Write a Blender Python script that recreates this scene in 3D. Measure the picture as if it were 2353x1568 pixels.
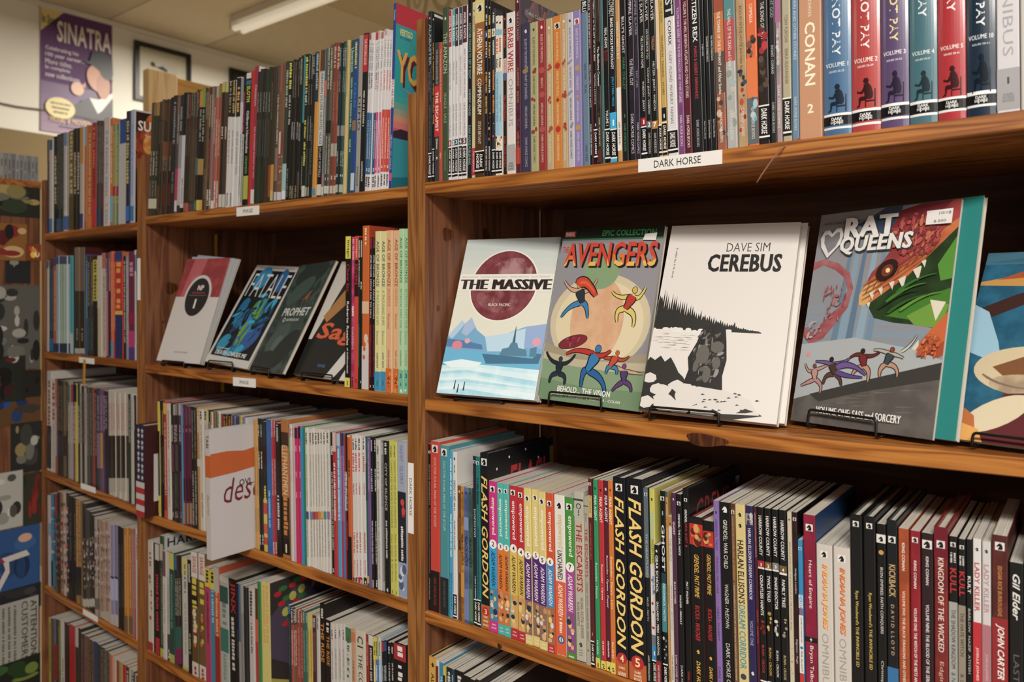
import bpy, math, random
import numpy as np
from mathutils import Matrix, Vector

for o in list(bpy.data.objects):
    bpy.data.objects.remove(o, do_unlink=True)
SC = bpy.context.scene
COL = SC.collection
RNG = random.Random(7)

# ------------------------------------------------------------------ camera
# millimetres in the plan below: X along the shelf fronts, Y into the shelves, Z relative to the eye
FPX, CX, YH = 1745.0, 1176.5, 680.0          # focal length, optical centre and horizon for a 2353 x 1568 frame
YAW = math.radians(37.67)
EYE = 1500.0
CAMX, CAMY = 824.9, -847.6
def M(x, y, z):
    return Vector((x / 1000.0, y / 1000.0, (z + EYE) / 1000.0))

cam = bpy.data.cameras.new('camera')
camo = bpy.data.objects.new('camera', cam)
COL.objects.link(camo)
camo.location = M(CAMX, CAMY, 0)
camo.rotation_euler = (math.pi / 2, 0, YAW)
cam.sensor_width = 36.0
cam.lens = FPX / 2353.0 * 36.0
cam.shift_x = 0.0
cam.shift_y = -(1568 / 2 - YH) / 2353.0
cam.clip_start = 0.02
cam.dof.use_dof = True
cam.dof.focus_distance = 1.0
cam.dof.aperture_fstop = 5.6
SC.camera = camo

# ------------------------------------------------------------------ world, lights, exposure
w = bpy.data.worlds.new('shop_daylight')
SC.world = w
w.use_nodes = True
w.node_tree.nodes['Background'].inputs[0].default_value = (1.0, 0.95, 0.88, 1)
w.node_tree.nodes['Background'].inputs[1].default_value = 0.045
SC.view_settings.view_transform = 'Standard'
SC.view_settings.look = 'None'
SC.view_settings.exposure = 0.32
SC.view_settings.gamma = 1.0
SC.view_settings.use_curve_mapping = False

def area(name, loc, rot, sx, sy, power, col):
    l = bpy.data.lights.new(name, 'AREA')
    l.shape = 'RECTANGLE'; l.size = sx; l.size_y = sy; l.energy = power; l.color = col
    o = bpy.data.objects.new(name, l); COL.objects.link(o)
    o.location = loc; o.rotation_euler = rot
    return o
# daylight from the shop window behind and to the side of the camera
area('window_daylight', (3.9, -3.0, 1.9), (math.radians(82), 0, math.radians(52)), 2.6, 1.7, 30, (1.0, 0.96, 0.90))
# ceiling fluorescents over the aisle (fixtures are built further down)
AISLE_LIGHTS = [(1.4, -2.05), (3.0, -2.5), (-2.6, -2.2)]
AISLE_POWER = [108, 48, 3]
for (ax, ay), pw in zip(AISLE_LIGHTS, AISLE_POWER):
    area('aisle_fluorescent', (ax, ay, 3.02), (0, 0, 0), 1.2, 0.5, pw, (1.0, 0.955, 0.88))
# the back of the shop: the long fixture in view and an added unseen light that brightens the background
area('back_shop_light', (-2.0, 1.72, 3.02), (0, 0, 0), 2.3, 0.14, 95, (1.0, 0.95, 0.86))
area('back_shop_light', (0.6, 4.2, 3.02), (0, 0, 0), 2.3, 0.14, 85, (1.0, 0.95, 0.86))

# ------------------------------------------------------------------ materials
def hexlin(h):
    h = h.lstrip('#')
    if len(h) == 3:
        h = ''.join(c * 2 for c in h)
    out = []
    for i in (0, 2, 4):
        c = int(h[i:i + 2], 16) / 255.0
        out.append(c / 12.92 if c <= 0.04045 else ((c + 0.055) / 1.055) ** 2.4)
    return out

def inkc(h):
    """Printing ink: a little duller than the swatch."""
    c = hexlin(h); g = 0.3 * c[0] + 0.59 * c[1] + 0.11 * c[2]
    return [g + (v - g) * 0.9 for v in c]

def newmat(name):
    m = bpy.data.materials.new(name); m.use_nodes = True
    nt = m.node_tree
    return m, nt, nt.nodes['Principled BSDF']

def plain(name, h, rough=0.6, metal=0.0, noise=0.0, scale=30.0, emit=None, es=0.0):
    m, nt, b = newmat(name)
    c = hexlin(h)
    b.inputs['Base Color'].default_value = (*c, 1)
    b.inputs['Roughness'].default_value = rough
    b.inputs['Metallic'].default_value = metal
    if noise:
        tc = nt.nodes.new('ShaderNodeTexCoord'); nz = nt.nodes.new('ShaderNodeTexNoise')
        nz.inputs['Scale'].default_value = scale; nz.inputs['Detail'].default_value = 4
        mx = nt.nodes.new('ShaderNodeMix'); mx.data_type = 'RGBA'
        nt.links.new(tc.outputs['Object'], nz.inputs['Vector'])
        nt.links.new(nz.outputs['Fac'], mx.inputs[0])
        mx.inputs[6].default_value = (*[v * (1 - noise) for v in c], 1)
        mx.inputs[7].default_value = (*[min(1, v * (1 + noise)) for v in c], 1)
        nt.links.new(mx.outputs[2], b.inputs['Base Color'])
    if emit:
        b.inputs['Emission Color'].default_value = (*hexlin(emit), 1)
        b.inputs['Emission Strength'].default_value = es
    return m

def printed(name, rough, coat):
    """Printed card: colours come from two colour attributes, mixed by a cloudy noise."""
    m, nt, b = newmat(name)
    a = nt.nodes.new('ShaderNodeAttribute'); a.attribute_name = 'ink'
    a2 = nt.nodes.new('ShaderNodeAttribute'); a2.attribute_name = 'ink_two'
    tc = nt.nodes.new('ShaderNodeTexCoord'); nz = nt.nodes.new('ShaderNodeTexNoise')
    nz.inputs['Scale'].default_value = 42; nz.inputs['Detail'].default_value = 3
    rp = nt.nodes.new('ShaderNodeValToRGB')
    rp.color_ramp.elements[0].position = 0.42; rp.color_ramp.elements[1].position = 0.6
    mx = nt.nodes.new('ShaderNodeMix'); mx.data_type = 'RGBA'
    nt.links.new(tc.outputs['Object'], nz.inputs['Vector'])
    nt.links.new(nz.outputs['Fac'], rp.inputs[0])
    nt.links.new(rp.outputs[0], mx.inputs[0])
    nt.links.new(a.outputs['Color'], mx.inputs[6])
    nt.links.new(a2.outputs['Color'], mx.inputs[7])
    nt.links.new(mx.outputs[2], b.inputs['Base Color'])
    b.inputs['Roughness'].default_value = rough
    b.inputs['Coat Weight'].default_value = coat
    b.inputs['Coat Roughness'].default_value = 0.12
    return m

def ink_mat(name, rough):
    m, nt, b = newmat(name)
    a = nt.nodes.new('ShaderNodeAttribute'); a.attribute_name = 'ink'
    nt.links.new(a.outputs['Color'], b.inputs['Base Color'])
    b.inputs['Roughness'].default_value = rough
    return m

MAT_COVER = printed('printed_card', 0.42, 0.0)
MAT_GLOSS = printed('glossy_jacket', 0.22, 0.8)
MAT_INK = ink_mat('printing_ink', 0.42)
MAT_INKG = ink_mat('glossy_ink', 0.2)

def paper_mat():
    m, nt, b = newmat('page_edges')
    tc = nt.nodes.new('ShaderNodeTexCoord'); mp = nt.nodes.new('ShaderNodeMapping')
    mp.inputs['Scale'].default_value = (26, 0.6, 0.6)
    nz = nt.nodes.new('ShaderNodeTexNoise'); nz.inputs['Scale'].default_value = 1.0; nz.inputs['Detail'].default_value = 4
    oi = nt.nodes.new('ShaderNodeObjectInfo')
    rp = nt.nodes.new('ShaderNodeValToRGB')
    rp.color_ramp.elements[0].position = 0.3; rp.color_ramp.elements[0].color = (*hexlin('8d877c'), 1)
    rp.color_ramp.elements[1].position = 0.6; rp.color_ramp.elements[1].color = (*hexlin('d6d0c4'), 1)
    nt.links.new(tc.outputs['Generated'], mp.inputs['Vector'])
    nt.links.new(oi.outputs['Random'], mp.inputs['Location'])
    nt.links.new(mp.outputs[0], nz.inputs['Vector'])
    nt.links.new(nz.outputs['Fac'], rp.inputs[0])
    nt.links.new(rp.outputs[0], b.inputs['Base Color'])
    b.inputs['Roughness'].default_value = 0.85
    return m
MAT_PAGES = paper_mat()

def wood(name, axis, dark, mid, light, rough=0.45, ring=1.0):
    m, nt, b = newmat(name)
    N = nt.nodes.new; L = nt.links.new
    tc = N('ShaderNodeTexCoord'); oi = N('ShaderNodeObjectInfo')
    off = N('ShaderNodeVectorMath'); off.operation = 'SCALE'; off.inputs['Scale'].default_value = 13.0
    cv = N('ShaderNodeCombineXYZ')
    for i in range(3):
        L(oi.outputs['Random'], cv.inputs[i])
    L(cv.outputs[0], off.inputs[0])
    ad = N('ShaderNodeVectorMath'); ad.operation = 'ADD'
    L(tc.outputs['Object'], ad.inputs[0]); L(off.outputs[0], ad.inputs[1])
    mp = N('ShaderNodeMapping')
    sc = [30.0, 30.0, 30.0]; sc[axis] = 2.2
    mp.inputs['Scale'].default_value = sc
    L(ad.outputs[0], mp.inputs['Vector'])
    n1 = N('ShaderNodeTexNoise'); n1.inputs['Scale'].default_value = 1.0; n1.inputs['Detail'].default_value = 2.5
    n1.inputs['Distortion'].default_value = 0.6
    L(mp.outputs[0], n1.inputs['Vector'])
    # growth rings: sine of a slow noise field
    mul = N('ShaderNodeMath'); mul.operation = 'MULTIPLY'; mul.inputs[1].default_value = 42.0 * ring
    L(n1.outputs['Fac'], mul.inputs[0])
    sn = N('ShaderNodeMath'); sn.operation = 'SINE'; L(mul.outputs[0], sn.inputs[0])
    mp2 = N('ShaderNodeMapping')
    sc2 = [420.0, 420.0, 420.0]; sc2[axis] = 9.0
    mp2.inputs['Scale'].default_value = sc2
    L(ad.outputs[0], mp2.inputs['Vector'])
    n2 = N('ShaderNodeTexNoise'); n2.inputs['Scale'].default_value = 1.0; n2.inputs['Detail'].default_value = 3
    L(mp2.outputs[0], n2.inputs['Vector'])
    mr = N('ShaderNodeMapRange'); mr.inputs['From Min'].default_value = -1; mr.inputs['From Max'].default_value = 1
    L(sn.outputs[0], mr.inputs['Value'])
    mixv = N('ShaderNodeMix'); mixv.data_type = 'FLOAT'; mixv.inputs[0].default_value = 0.55
    L(mr.outputs[0], mixv.inputs[2]); L(n2.outputs['Fac'], mixv.inputs[3])
    rp = N('ShaderNodeValToRGB')
    rp.color_ramp.elements[0].position = 0.15; rp.color_ramp.elements[0].color = (*hexlin(dark), 1)
    rp.color_ramp.elements[1].position = 0.85; rp.color_ramp.elements[1].color = (*hexlin(light), 1)
    e = rp.color_ramp.elements.new(0.45); e.color = (*hexlin(mid), 1)
    L(mixv.outputs[0], rp.inputs[0])
    L(rp.outputs[0], b.inputs['Base Color'])
    b.inputs['Roughness'].default_value = rough
    bp = N('ShaderNodeBump'); bp.inputs['Strength'].default_value = 0.25; bp.inputs['Distance'].default_value = 0.0006
    L(mixv.outputs[0], bp.inputs['Height']); L(bp.outputs[0], b.inputs['Normal'])
    return m
WOOD_X = wood('stained_fir_along_shelf', 0, '633412', '9a5c26', 'b47636')
WOOD_Z = wood('stained_fir_upright', 2, '6a3f1e', '8c5a2c', '9a693a')
WOOD_SIDE = wood('stained_fir_side', 2, '4f2d1c', '6f432b', '7f5238', ring=0.7)  # same fir, darker: the shade inside the bays is put into its colour
WOOD_BACK = wood('dark_plywood', 0, '54331d', '66402a', '754b31', ring=0.5)
PINE = wood('pale_pine', 2, 'cfa568', 'e4c08a', 'eecf9e', ring=0.6)
PINE_Y = wood('pale_pine_along', 1, 'a4742f', 'b9883f', 'c99a52', ring=0.6)
KNOT = wood('knot_wood', 2, '2e1508', '4a2410', '6b3918', ring=2.0)
WIRE = plain('black_wire', '0c0c0d', 0.35)
WHITE_PAPER = plain('label_paper', 'e2dfdc', 0.7)

# ------------------------------------------------------------------ mesh helpers
def link(o, parent=None):
    COL.objects.link(o)
    if parent is not None:
        o.parent = parent
    return o

def tag(o, label, cat, group=None, kind=None):
    o['label'] = label; o['category'] = cat
    if group: o['group'] = group
    if kind: o['kind'] = kind
    return o

def structure(o):
    o['kind'] = 'structure'; return o

def mesh_obj(name, verts, faces, mat, parent=None, smooth=False):
    me = bpy.data.meshes.new(name)
    me.from_pydata([tuple(v) for v in verts], [], faces)
    me.update()
    if mat: me.materials.append(mat)
    if smooth:
        me.polygons.foreach_set('use_smooth', [True] * len(me.polygons))
    return link(bpy.data.objects.new(name, me), parent)

def empty(name, loc=(0, 0, 0), rot=(0, 0, 0)):
    o = bpy.data.objects.new(name, None); o.empty_display_size = 0.05
    o.location = loc; o.rotation_euler = rot
    return link(o)

BOXF = [(0, 3, 2, 1), (4, 5, 6, 7), (0, 1, 5, 4), (1, 2, 6, 5), (2, 3, 7, 6), (3, 0, 4, 7)]
def box_vf(x0, y0, z0, x1, y1, z1, bev=0.0):
    if bev <= 0:
        v = [(x0, y0, z0), (x1, y0, z0), (x1, y1, z0), (x0, y1, z0), (x0, y0, z1), (x1, y0, z1), (x1, y1, z1), (x0, y1, z1)]
        return v, list(BOXF)
    import bmesh
    bm = bmesh.new()
    bmesh.ops.create_cube(bm, size=1)
    for q in bm.verts:
        q.co = Vector((x0 if q.co.x < 0 else x1, y0 if q.co.y < 0 else y1, z0 if q.co.z < 0 else z1))
    bmesh.ops.bevel(bm, geom=list(bm.edges), offset=bev, segments=2, affect='EDGES', profile=0.6)
    bm.verts.index_update()
    v = [tuple(q.co) for q in bm.verts]; f = [tuple(q.index for q in fc.verts) for fc in bm.faces]
    bm.free()
    return v, f

def box(name, x0, y0, z0, x1, y1, z1, mat, parent=None, bev=0.0):
    """Box in plan millimetres (world), optional small bevel."""
    a, b = M(x0, y0, z0), M(x1, y1, z1)
    v, f = box_vf(a.x, a.y, a.z, b.x, b.y, b.z, bev / 1000.0)
    return mesh_obj(name, v, f, mat, parent)

def tube_vf(pts, r, n=8, closed=False):
    pts = [Vector(p) for p in pts]; V = []; F = []
    m = len(pts); up0 = None
    for i, p in enumerate(pts):
        a = pts[(i - 1) % m] if (i > 0 or closed) else p
        b = pts[(i + 1) % m] if (i < m - 1 or closed) else p
        t = (b - a).normalized()
        ref = up0 if up0 is not None else (Vector((0, 0, 1)) if abs(t.z) < 0.9 else Vector((1, 0, 0)))
        s = t.cross(ref)
        if s.length < 1e-6: s = t.cross(Vector((0.3, 0.9, 0.2)))
        s.normalize(); u = s.cross(t).normalized(); up0 = u
        for k in range(n):
            an = 2 * math.pi * k / n
            V.append(p + s * (r * math.cos(an)) + u * (r * math.sin(an)))
    for i in range(m if closed else m - 1):
        j = (i + 1) % m
        for k in range(n):
            F.append((i * n + k, i * n + (k + 1) % n, j * n + (k + 1) % n, j * n + k))
    if not closed:
        F.append(tuple(range(n - 1, -1, -1))); F.append(tuple((m - 1) * n + k for k in range(n)))
    return V, F

def round_path(pts, r, n=4):
    """Polyline with its corners rounded."""
    pts = [Vector(p) for p in pts]; out = [pts[0]]
    for i in range(1, len(pts) - 1):
        a, b, c = pts[i - 1], pts[i], pts[i + 1]
        d1 = (a - b); d2 = (c - b); k = min(r, d1.length * 0.45, d2.length * 0.45)
        p1 = b + d1.normalized() * k; p2 = b + d2.normalized() * k
        for q in range(n + 1):
            t = q / n
            out.append(p1 * (1 - t) ** 2 + b * 2 * t * (1 - t) + p2 * t * t)
    out.append(pts[-1])
    return out

# ------------------------------------------------------------------ lettering
TXT = {}
def raw_text(s, off, space):
    c = bpy.data.curves.new('t', 'FONT'); c.body = s; c.size = 1.0
    c.resolution_u = 2; c.fill_mode = 'FRONT'; c.offset = off; c.space_character = space
    o = bpy.data.objects.new('t', c)
    me = o.to_mesh()
    n = len(me.vertices); co = np.zeros(n * 3, 'f'); me.vertices.foreach_get('co', co)
    co = co.reshape(-1, 3)[:, :2].copy()
    fs = [tuple(p.vertices) for p in me.polygons]
    o.to_mesh_clear(); bpy.data.objects.remove(o); bpy.data.curves.remove(c)
    return co, fs
def text_geo(s, bold, shear):
    key = (s, bold, shear)
    if key not in TXT:
        sp = 1.0 + max(0.0, bold - 0.012) * 2.0
        co0, fs0 = raw_text(s, 0.0, sp)
        co, fs = co0, fs0
        if bold:
            co, fs = raw_text(s, max(-0.012, min(bold, 0.0 if set(s) & set('MWmw') else 0.02)), sp)
            if not len(co) or (co.max(0) - co.min(0) > co0.max(0) - co0.min(0) + 0.12).any(): co, fs = co0, fs0
        if len(co): co[:, 0] += shear * co[:, 1]
        lo = co.min(0) if len(co) else np.zeros(2); hi = co.max(0) if len(co) else np.ones(2)
        TXT[key] = (co, fs, lo, hi)
    return TXT[key]

class Print:
    """Flat print on a surface: coloured shapes and letters, each layer a hair above the last."""
    def __init__(self, frame, W, H, step=0.000015, base=0.00006):
        self.fr = frame; self.W = W; self.H = H; self.v = []; self.f = []; self.c = []; self.c2 = []; self.lay = 0; self.step = step; self.base = base
    def add(self, uv, faces, col, col2=None):
        o = len(self.v); h = self.base + self.step * self.lay
        if self.W == 1 and self.H == 1: uv = [(min(1.0, max(0.0, a)), min(1.0, max(0.0, b))) for a, b in uv]     # print stops at the trim
        for u, v in uv: self.v.append(self.fr(u, v, h))
        c, c2 = (inkc(q) for q in (col.split('/') if '/' in col else (col, col)))      # 'aaaaaa/bbbbbb' is a cloudy mix of two inks
        for fc in faces:
            self.f.append(tuple(i + o for i in fc)); self.c.append(c); self.c2.append(c2)
        self.lay += 1
    def rect(self, col, u0, v0, u1, v1, n=1):
        us = [u0 + (u1 - u0) * i / n for i in range(n + 1)]
        uv = [(u, v0) for u in us] + [(u, v1) for u in us]
        self.add(uv, [(i, i + 1, n + 2 + i, n + 1 + i) for i in range(n)], col)
    def poly(self, col, pts):
        a = sum(pts[i][0] * pts[(i + 1) % len(pts)][1] - pts[(i + 1) % len(pts)][0] * pts[i][1] for i in range(len(pts)))
        if a < 0: pts = pts[::-1]
        self.add(pts, [tuple(range(len(pts)))], col)
    def ell(self, col, cu, cv, ru, rv, n=28, rot=0.0, a0=0.0, a1=360.0):
        ps = []
        full = abs(a1 - a0) >= 359
        for i in range(n if full else n + 1):
            t = math.radians(a0 + (a1 - a0) * i / n)
            x, y = ru * math.cos(t), rv * math.sin(t)
            ps.append((cu + x * math.cos(rot) - y * math.sin(rot), cv + x * math.sin(rot) + y * math.cos(rot)))
        self.poly(col, ps)
    def text(self, col, s, u0, v0, u1, v1, bold=0.012, shear=0.0, mode='h', keep=False):
        """Fit the string's box to the rectangle; mode h reads across, d reads downwards."""
        co, fs, lo, hi = text_geo(s, bold, shear)
        if not fs: return
        sp = np.maximum(hi - lo, 1e-4); q = (co - lo) / sp
        e = 0.016 / sp[0] if bold >= 0.015 and set(s) & set('MWmw') else 0.0      # these letters thicken by a double strike
        for k in ((-e, e) if e else (0.0,)):
            if mode == 'h':
                uv = [(u0 + (a + k) * (u1 - u0), v0 + b * (v1 - v0)) for a, b in q]
            else:      # letters' tops face +u, reading direction is -v
                uv = [(u0 + b * (u1 - u0), v1 - (a + k) * (v1 - v0)) for a, b in q]
            self.add(uv, fs, col)
    def dashes(self, col, u0, v0, u1, v1, rng, mode='d'):
        """Letters too small to read: a line of letter-sized marks."""
        uv = []; fs = []
        if mode == 'd':
            L = v1 - v0; h = u1 - u0
        else:
            L = u1 - u0; h = v1 - v0
        p = 0.0
        while p < L - 0.2 * h:
            wd = h * rng.uniform(0.35, 0.7); wd = min(wd, L - p)
            lo = rng.uniform(0, 0.12) * h; hi = h * rng.uniform(0.75, 1.0)
            o = len(uv)
            if mode == 'd': uv += [(u0 + lo, v1 - p - wd), (u0 + hi, v1 - p - wd), (u0 + hi, v1 - p), (u0 + lo, v1 - p)]
            else: uv += [(u0 + p, v0 + lo), (u0 + p + wd, v0 + lo), (u0 + p + wd, v0 + hi), (u0 + p, v0 + hi)]
            fs.append((o, o + 1, o + 2, o + 3))
            p += wd + h * (0.16 if rng.random() < 0.82 else 0.55)
        if fs: self.add(uv, fs, col)
    KN = [(.22, 0), (.8, 0), (.86, .35), (.78, .7), (.58, .92), (.55, 1), (.46, .9), (.3, .8), (.06, .45), (.14, .33), (.34, .46), (.46, .44), (.3, .2)]
    def knight(self, cu, cv, sz, bg, fg):
        h = sz / 2
        if bg != '-': self.rect(bg, cu - h, cv - h, cu + h, cv + h)
        k = 0.86
        self.poly(fg, [(cu + (x - .5) * sz * k, cv + (y - .5) * sz * k) for x, y in self.KN])
    def stroke(self, col, pts, w0, w1, dark=None, asp=.65, n=9):
        """A tapering brush stroke along a bent line of three points (widths in u)."""
        (x0, y0), (x1, y1), (x2, y2) = pts
        for c, k in (((dark, w0 * .16 + .0035), (col, 0)) if dark else ((col, 0),)):
            L = []; Rr = []
            for i in range(n + 1):
                t = i / n
                x = (1 - t) ** 2 * x0 + 2 * t * (1 - t) * x1 + t * t * x2; y = (1 - t) ** 2 * y0 + 2 * t * (1 - t) * y1 + t * t * y2
                dx = 2 * (1 - t) * (x1 - x0) + 2 * t * (x2 - x1); dy = (2 * (1 - t) * (y1 - y0) + 2 * t * (y2 - y1)) / asp
                l = math.hypot(dx, dy) or 1; w = (w0 + (w1 - w0) * t) * (.75 + .25 * math.sin(math.pi * min(1, t * 1.3 + .1))) + k
                if i in (0, n): w *= .7
                nx, ny = -dy / l * w, dx / l * w * asp
                L.append((min(.998, max(.002, x + nx)), min(.998, max(.002, y + ny)))); Rr.append((min(.998, max(.002, x - nx)), min(.998, max(.002, y - ny))))
            o = L + Rr[::-1]; m = n + 1
            self.add(o, [(i, 2 * m - 1 - i, 2 * m - 2 - i, i + 1) for i in range(n)], c)
    def dancer(self, u, v, s, cols, seed, dark='17191c'):
        """A faceless leaping figure in a few strokes: plain colours only."""
        rg = random.Random(seed); A = .65
        def P(x, y): return (u + x * s, v + y * s * A)
        lean = rg.uniform(-.5, .5)
        hip = P(-lean * .4, -.25); sh = P(lean * .4, .45)
        for k in (-1, 1):
            kx = k * rg.uniform(.35, .8); self.stroke(cols[1], [hip, P(kx, -.5 + rg.uniform(-.1, .35)), P(kx * rg.uniform(.6, 1.7), -1.15 + rg.uniform(-.1, .4))], .16 * s, .07 * s, dark)
        for k in (-1, 1):
            kx = k * rg.uniform(.5, .9); self.stroke(cols[2], [sh, P(kx, rg.uniform(.0, .8)), P(kx * 1.6, rg.uniform(.2, 1.2))], .12 * s, .06 * s, dark)
        self.stroke(cols[0], [sh, P(0, .1), hip], .26 * s, .16 * s, dark)
        self.ell(dark, *P(lean * .55, .74), .17 * s, .19 * s * A, 14); self.ell(cols[3], *P(lean * .55, .74), .14 * s, .16 * s * A, 14)
    def dabs(self, cols, cu, cv, ru, rv, n, seed, dark=None, size=(.10, .30), thin=(.25, .8)):
        rg = random.Random(seed)
        for i in range(n):
            a = rg.uniform(0, 6.283); q = math.sqrt(rg.random())
            x, y = cu + ru * q * math.cos(a), cv + rv * q * math.sin(a)
            r1 = ru * rg.uniform(*size); r2 = r1 * rg.uniform(*thin) * .66; rt = rg.uniform(0, 3.14)
            r1 = min(r1, x - .002, .998 - x, (y - .002) * 1.5, (.998 - y) * 1.5)
            if r1 < .004: continue
            r2 = min(r2, r1 * .66)
            if dark and rg.random() < .6: self.ell(dark, x, y, r1 * 1.12, r2 * 1.2, 12, rt * .6)
            self.ell(cols[rg.randrange(len(cols))], x, y, r1, r2, 12, rt * .6)
    def build(self, name, parent, mat=None):
        if not self.f: return None
        me = bpy.data.meshes.new(name)
        me.from_pydata(self.v, [], self.f); me.update()
        tot = np.zeros(len(me.polygons), 'i'); me.polygons.foreach_get('loop_total', tot)
        for nm, cc in (('ink', self.c), ('ink_two', self.c2)):
            colr = np.concatenate([np.array(cc, 'f'), np.ones((len(cc), 1), 'f')], 1)
            at = me.color_attributes.new(nm, 'FLOAT_COLOR', 'CORNER')
            at.data.foreach_set('color', np.repeat(colr, tot, axis=0).ravel())
        me.materials.append(mat or MAT_COVER)
        return link(bpy.data.objects.new(name, me), parent)

# ------------------------------------------------------------------ where a pixel of the shelf front lies
CT, ST = math.cos(YAW), math.sin(YAW)
def on_plane(px, py, Y=0.0):
    u = px - CX
    dx, dy = u * CT - FPX * ST, u * ST + FPX * CT
    t = (Y - CAMY) / dy
    return CAMX + t * dx, (YH - py) * t
def to_pixel(x, y, z):
    dx, dy = x - CAMX, y - CAMY
    zc = -dx * ST + dy * CT
    return CX + FPX * (dx * CT + dy * ST) / zc, YH - FPX * z / zc

# ------------------------------------------------------------------ the room
FLOOR, CEIL, WALLX = -1500.0, 1650.0, -3850.0
structure(box('floor', -4000, -3600, FLOOR - 40, 4200, 7200, FLOOR, plain('worn_vinyl_floor', '8c7c68', 0.7, noise=0.25, scale=60)))
WALLPAINT = plain('cream_wall_paint', 'dedacd', 0.8, noise=0.03, scale=4)
wl = structure(box('wall_left', WALLX - 80, -3600, FLOOR, WALLX, 7200, CEIL + 60, WALLPAINT))
structure(box('wall_back', -4000, 7200, FLOOR, 4200, 7280, CEIL + 60, WALLPAINT))
cl = structure(box('ceiling', -4000, -3600, CEIL + 22, 4200, 7280, CEIL + 60, plain('ceiling_deck', '5d5140', 0.9)))
TILES = [plain('ceiling_tile_tan', 'c9bda0', 0.9, noise=0.08, scale=18), plain('ceiling_tile_dull', 'bcae90', 0.9, noise=0.08, scale=18),
         plain('ceiling_tile_pale', 'dccfb2', 0.9, noise=0.06, scale=18), plain('ceiling_tile_stained', '94845f', 0.9, noise=0.2, scale=9)]
tv, tf = box_vf(0.004, 0.004, 0, 1.216, 0.606, 0.02, 0.004)
tmesh = []
for i, m in enumerate(TILES):
    me = bpy.data.meshes.new('ceiling_tile'); me.from_pydata(tv, [], tf); me.update(); me.materials.append(m); tmesh.append(me)
rt = random.Random(21)
for i in range(6):
    for j in range(17):
        o = link(bpy.data.objects.new('ceiling_tile', tmesh[rt.choice([0, 1, 3, 1, 2, 0, 2, 3] if (i + j) % 3 == 0 else [0, 0, 1, 0, 2])]), cl)
        o.location = M(WALLX + i * 1220, -3000 + j * 610, CEIL + rt.uniform(-2, 2))
# wall moulding under the ceiling and the dark cable running along the wall
structure(box('trim_1', WALLX, -3600, CEIL - 34, WALLX + 14, 7200, CEIL - 4, plain('white_trim', 'd6d0c2', 0.6), bev=3))
cb_z = 1036
pts = [M(WALLX + 9, -900 + i * 120, cb_z + 5 * math.sin(i * 1.7)) for i in range(32)]
v, f = tube_vf(pts, 0.0055, 6)
tag(mesh_obj('wall_cable', v, f, plain('grey_cable', '6a6458', 0.6)), 'thin dark cable run along the cream wall behind the purple poster', 'cable')
# tan boarding on the lower part of the far wall
structure(box('trim_2', WALLX, -3600, FLOOR, WALLX + 30, 7200, 900, plain('tan_wainscot', '7d6a48', 0.85, noise=0.05, scale=6)))

def fixture(x0, x1, y, label):
    r = tag(empty('fluorescent_light', M((x0 + x1) / 2, y, CEIL - 60)), label, 'light')
    def part(name, bx, mat, bev=0.0):
        a = [(bx[0] - (x0 + x1) / 2) / 1000, (bx[1] - y) / 1000, (bx[2] - CEIL + 60) / 1000, (bx[3] - (x0 + x1) / 2) / 1000, (bx[4] - y) / 1000, (bx[5] - CEIL + 60) / 1000]
        vv, ff = box_vf(*a, bev)
        return mesh_obj(name, vv, ff, mat, r)
    part('housing', (x0, y - 48, CEIL - 44, x1, y + 48, CEIL - 1), FIX_WHITE, 0.004)
    for e in (x0 - 4, x1 - 16):
        part('end_cap', (e, y - 52, CEIL - 88, e + 20, y + 52, CEIL - 2), FIX_WHITE, 0.004)
    for dy in (-28, 28):
        vv, ff = tube_vf([((x0 + 16 - (x0 + x1) / 2) / 1000, dy / 1000, -0.016), ((x1 - 16 - (x0 + x1) / 2) / 1000, dy / 1000, -0.016)], 0.016, 12)
        mesh_obj('lamp_tube', vv, ff, TUBE, r, True)
    return r
FIX_WHITE = plain('white_enamel', 'd8d2c4', 0.4)
TUBE = plain('fluorescent_tube', 'e8e4d8', 0.4, emit='fff0d4', es=0.3)
fixture(-3215, -850, 1720, 'long white twin-tube fluorescent light on the tan tiled ceiling')
for (ax, ay) in AISLE_LIGHTS:
    fixture(ax * 1000 - 610, ax * 1000 + 610, ay * 1000, 'white twin-tube ceiling light over the aisle beside the near bookcase' if ax == 1.4 else ('white twin-tube ceiling light furthest along the aisle ceiling' if ax > 1 else 'white twin-tube ceiling light close to the cream wall'))

# ------------------------------------------------------------------ bookcases
DEPTH, TH = 306.0, 18.0
def zA(X): 
    q = X / 914.0; return 175.5 - 5.0 * 4 * q * (1 - q)
def zB(X):
    q = X / 914.0; return -159.5 + 12 * q - 3 * 4 * q * (1 - q)
def lin(x0, z0, x1, z1):
    return lambda X: z0 + (z1 - z0) * (X - x0) / (x1 - x0)
SHELF = {
    'R': {'A': zA, 'B': zB, 'C': lin(0, -488, 900, -486), 'D': lin(0, -806, 900, -806), 'E': lin(0, -1120, 900, -1120)},
    'M': {'A': lin(-871, 178, -38, 173), 'B': lin(-871, -155, -38, -157), 'C': lin(-871, -489, -38, -483), 'D': lin(-871, -797, -38, -797), 'E': lin(-871, -1110, -38, -1110)},
    'L': {'A': lin(-1417, 167, -909, 168), 'B': lin(-1417, -150, -909, -149), 'C': lin(-1417, -470, -909, -482), 'D': lin(-1417, -780, -909, -790), 'E': lin(-1417, -1092, -909, -1098)},
}
BAYX = {'R': (0.5, 914.0), 'M': (-871.0, -38.0), 'L': (-1417.0, -909.0)}
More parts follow.
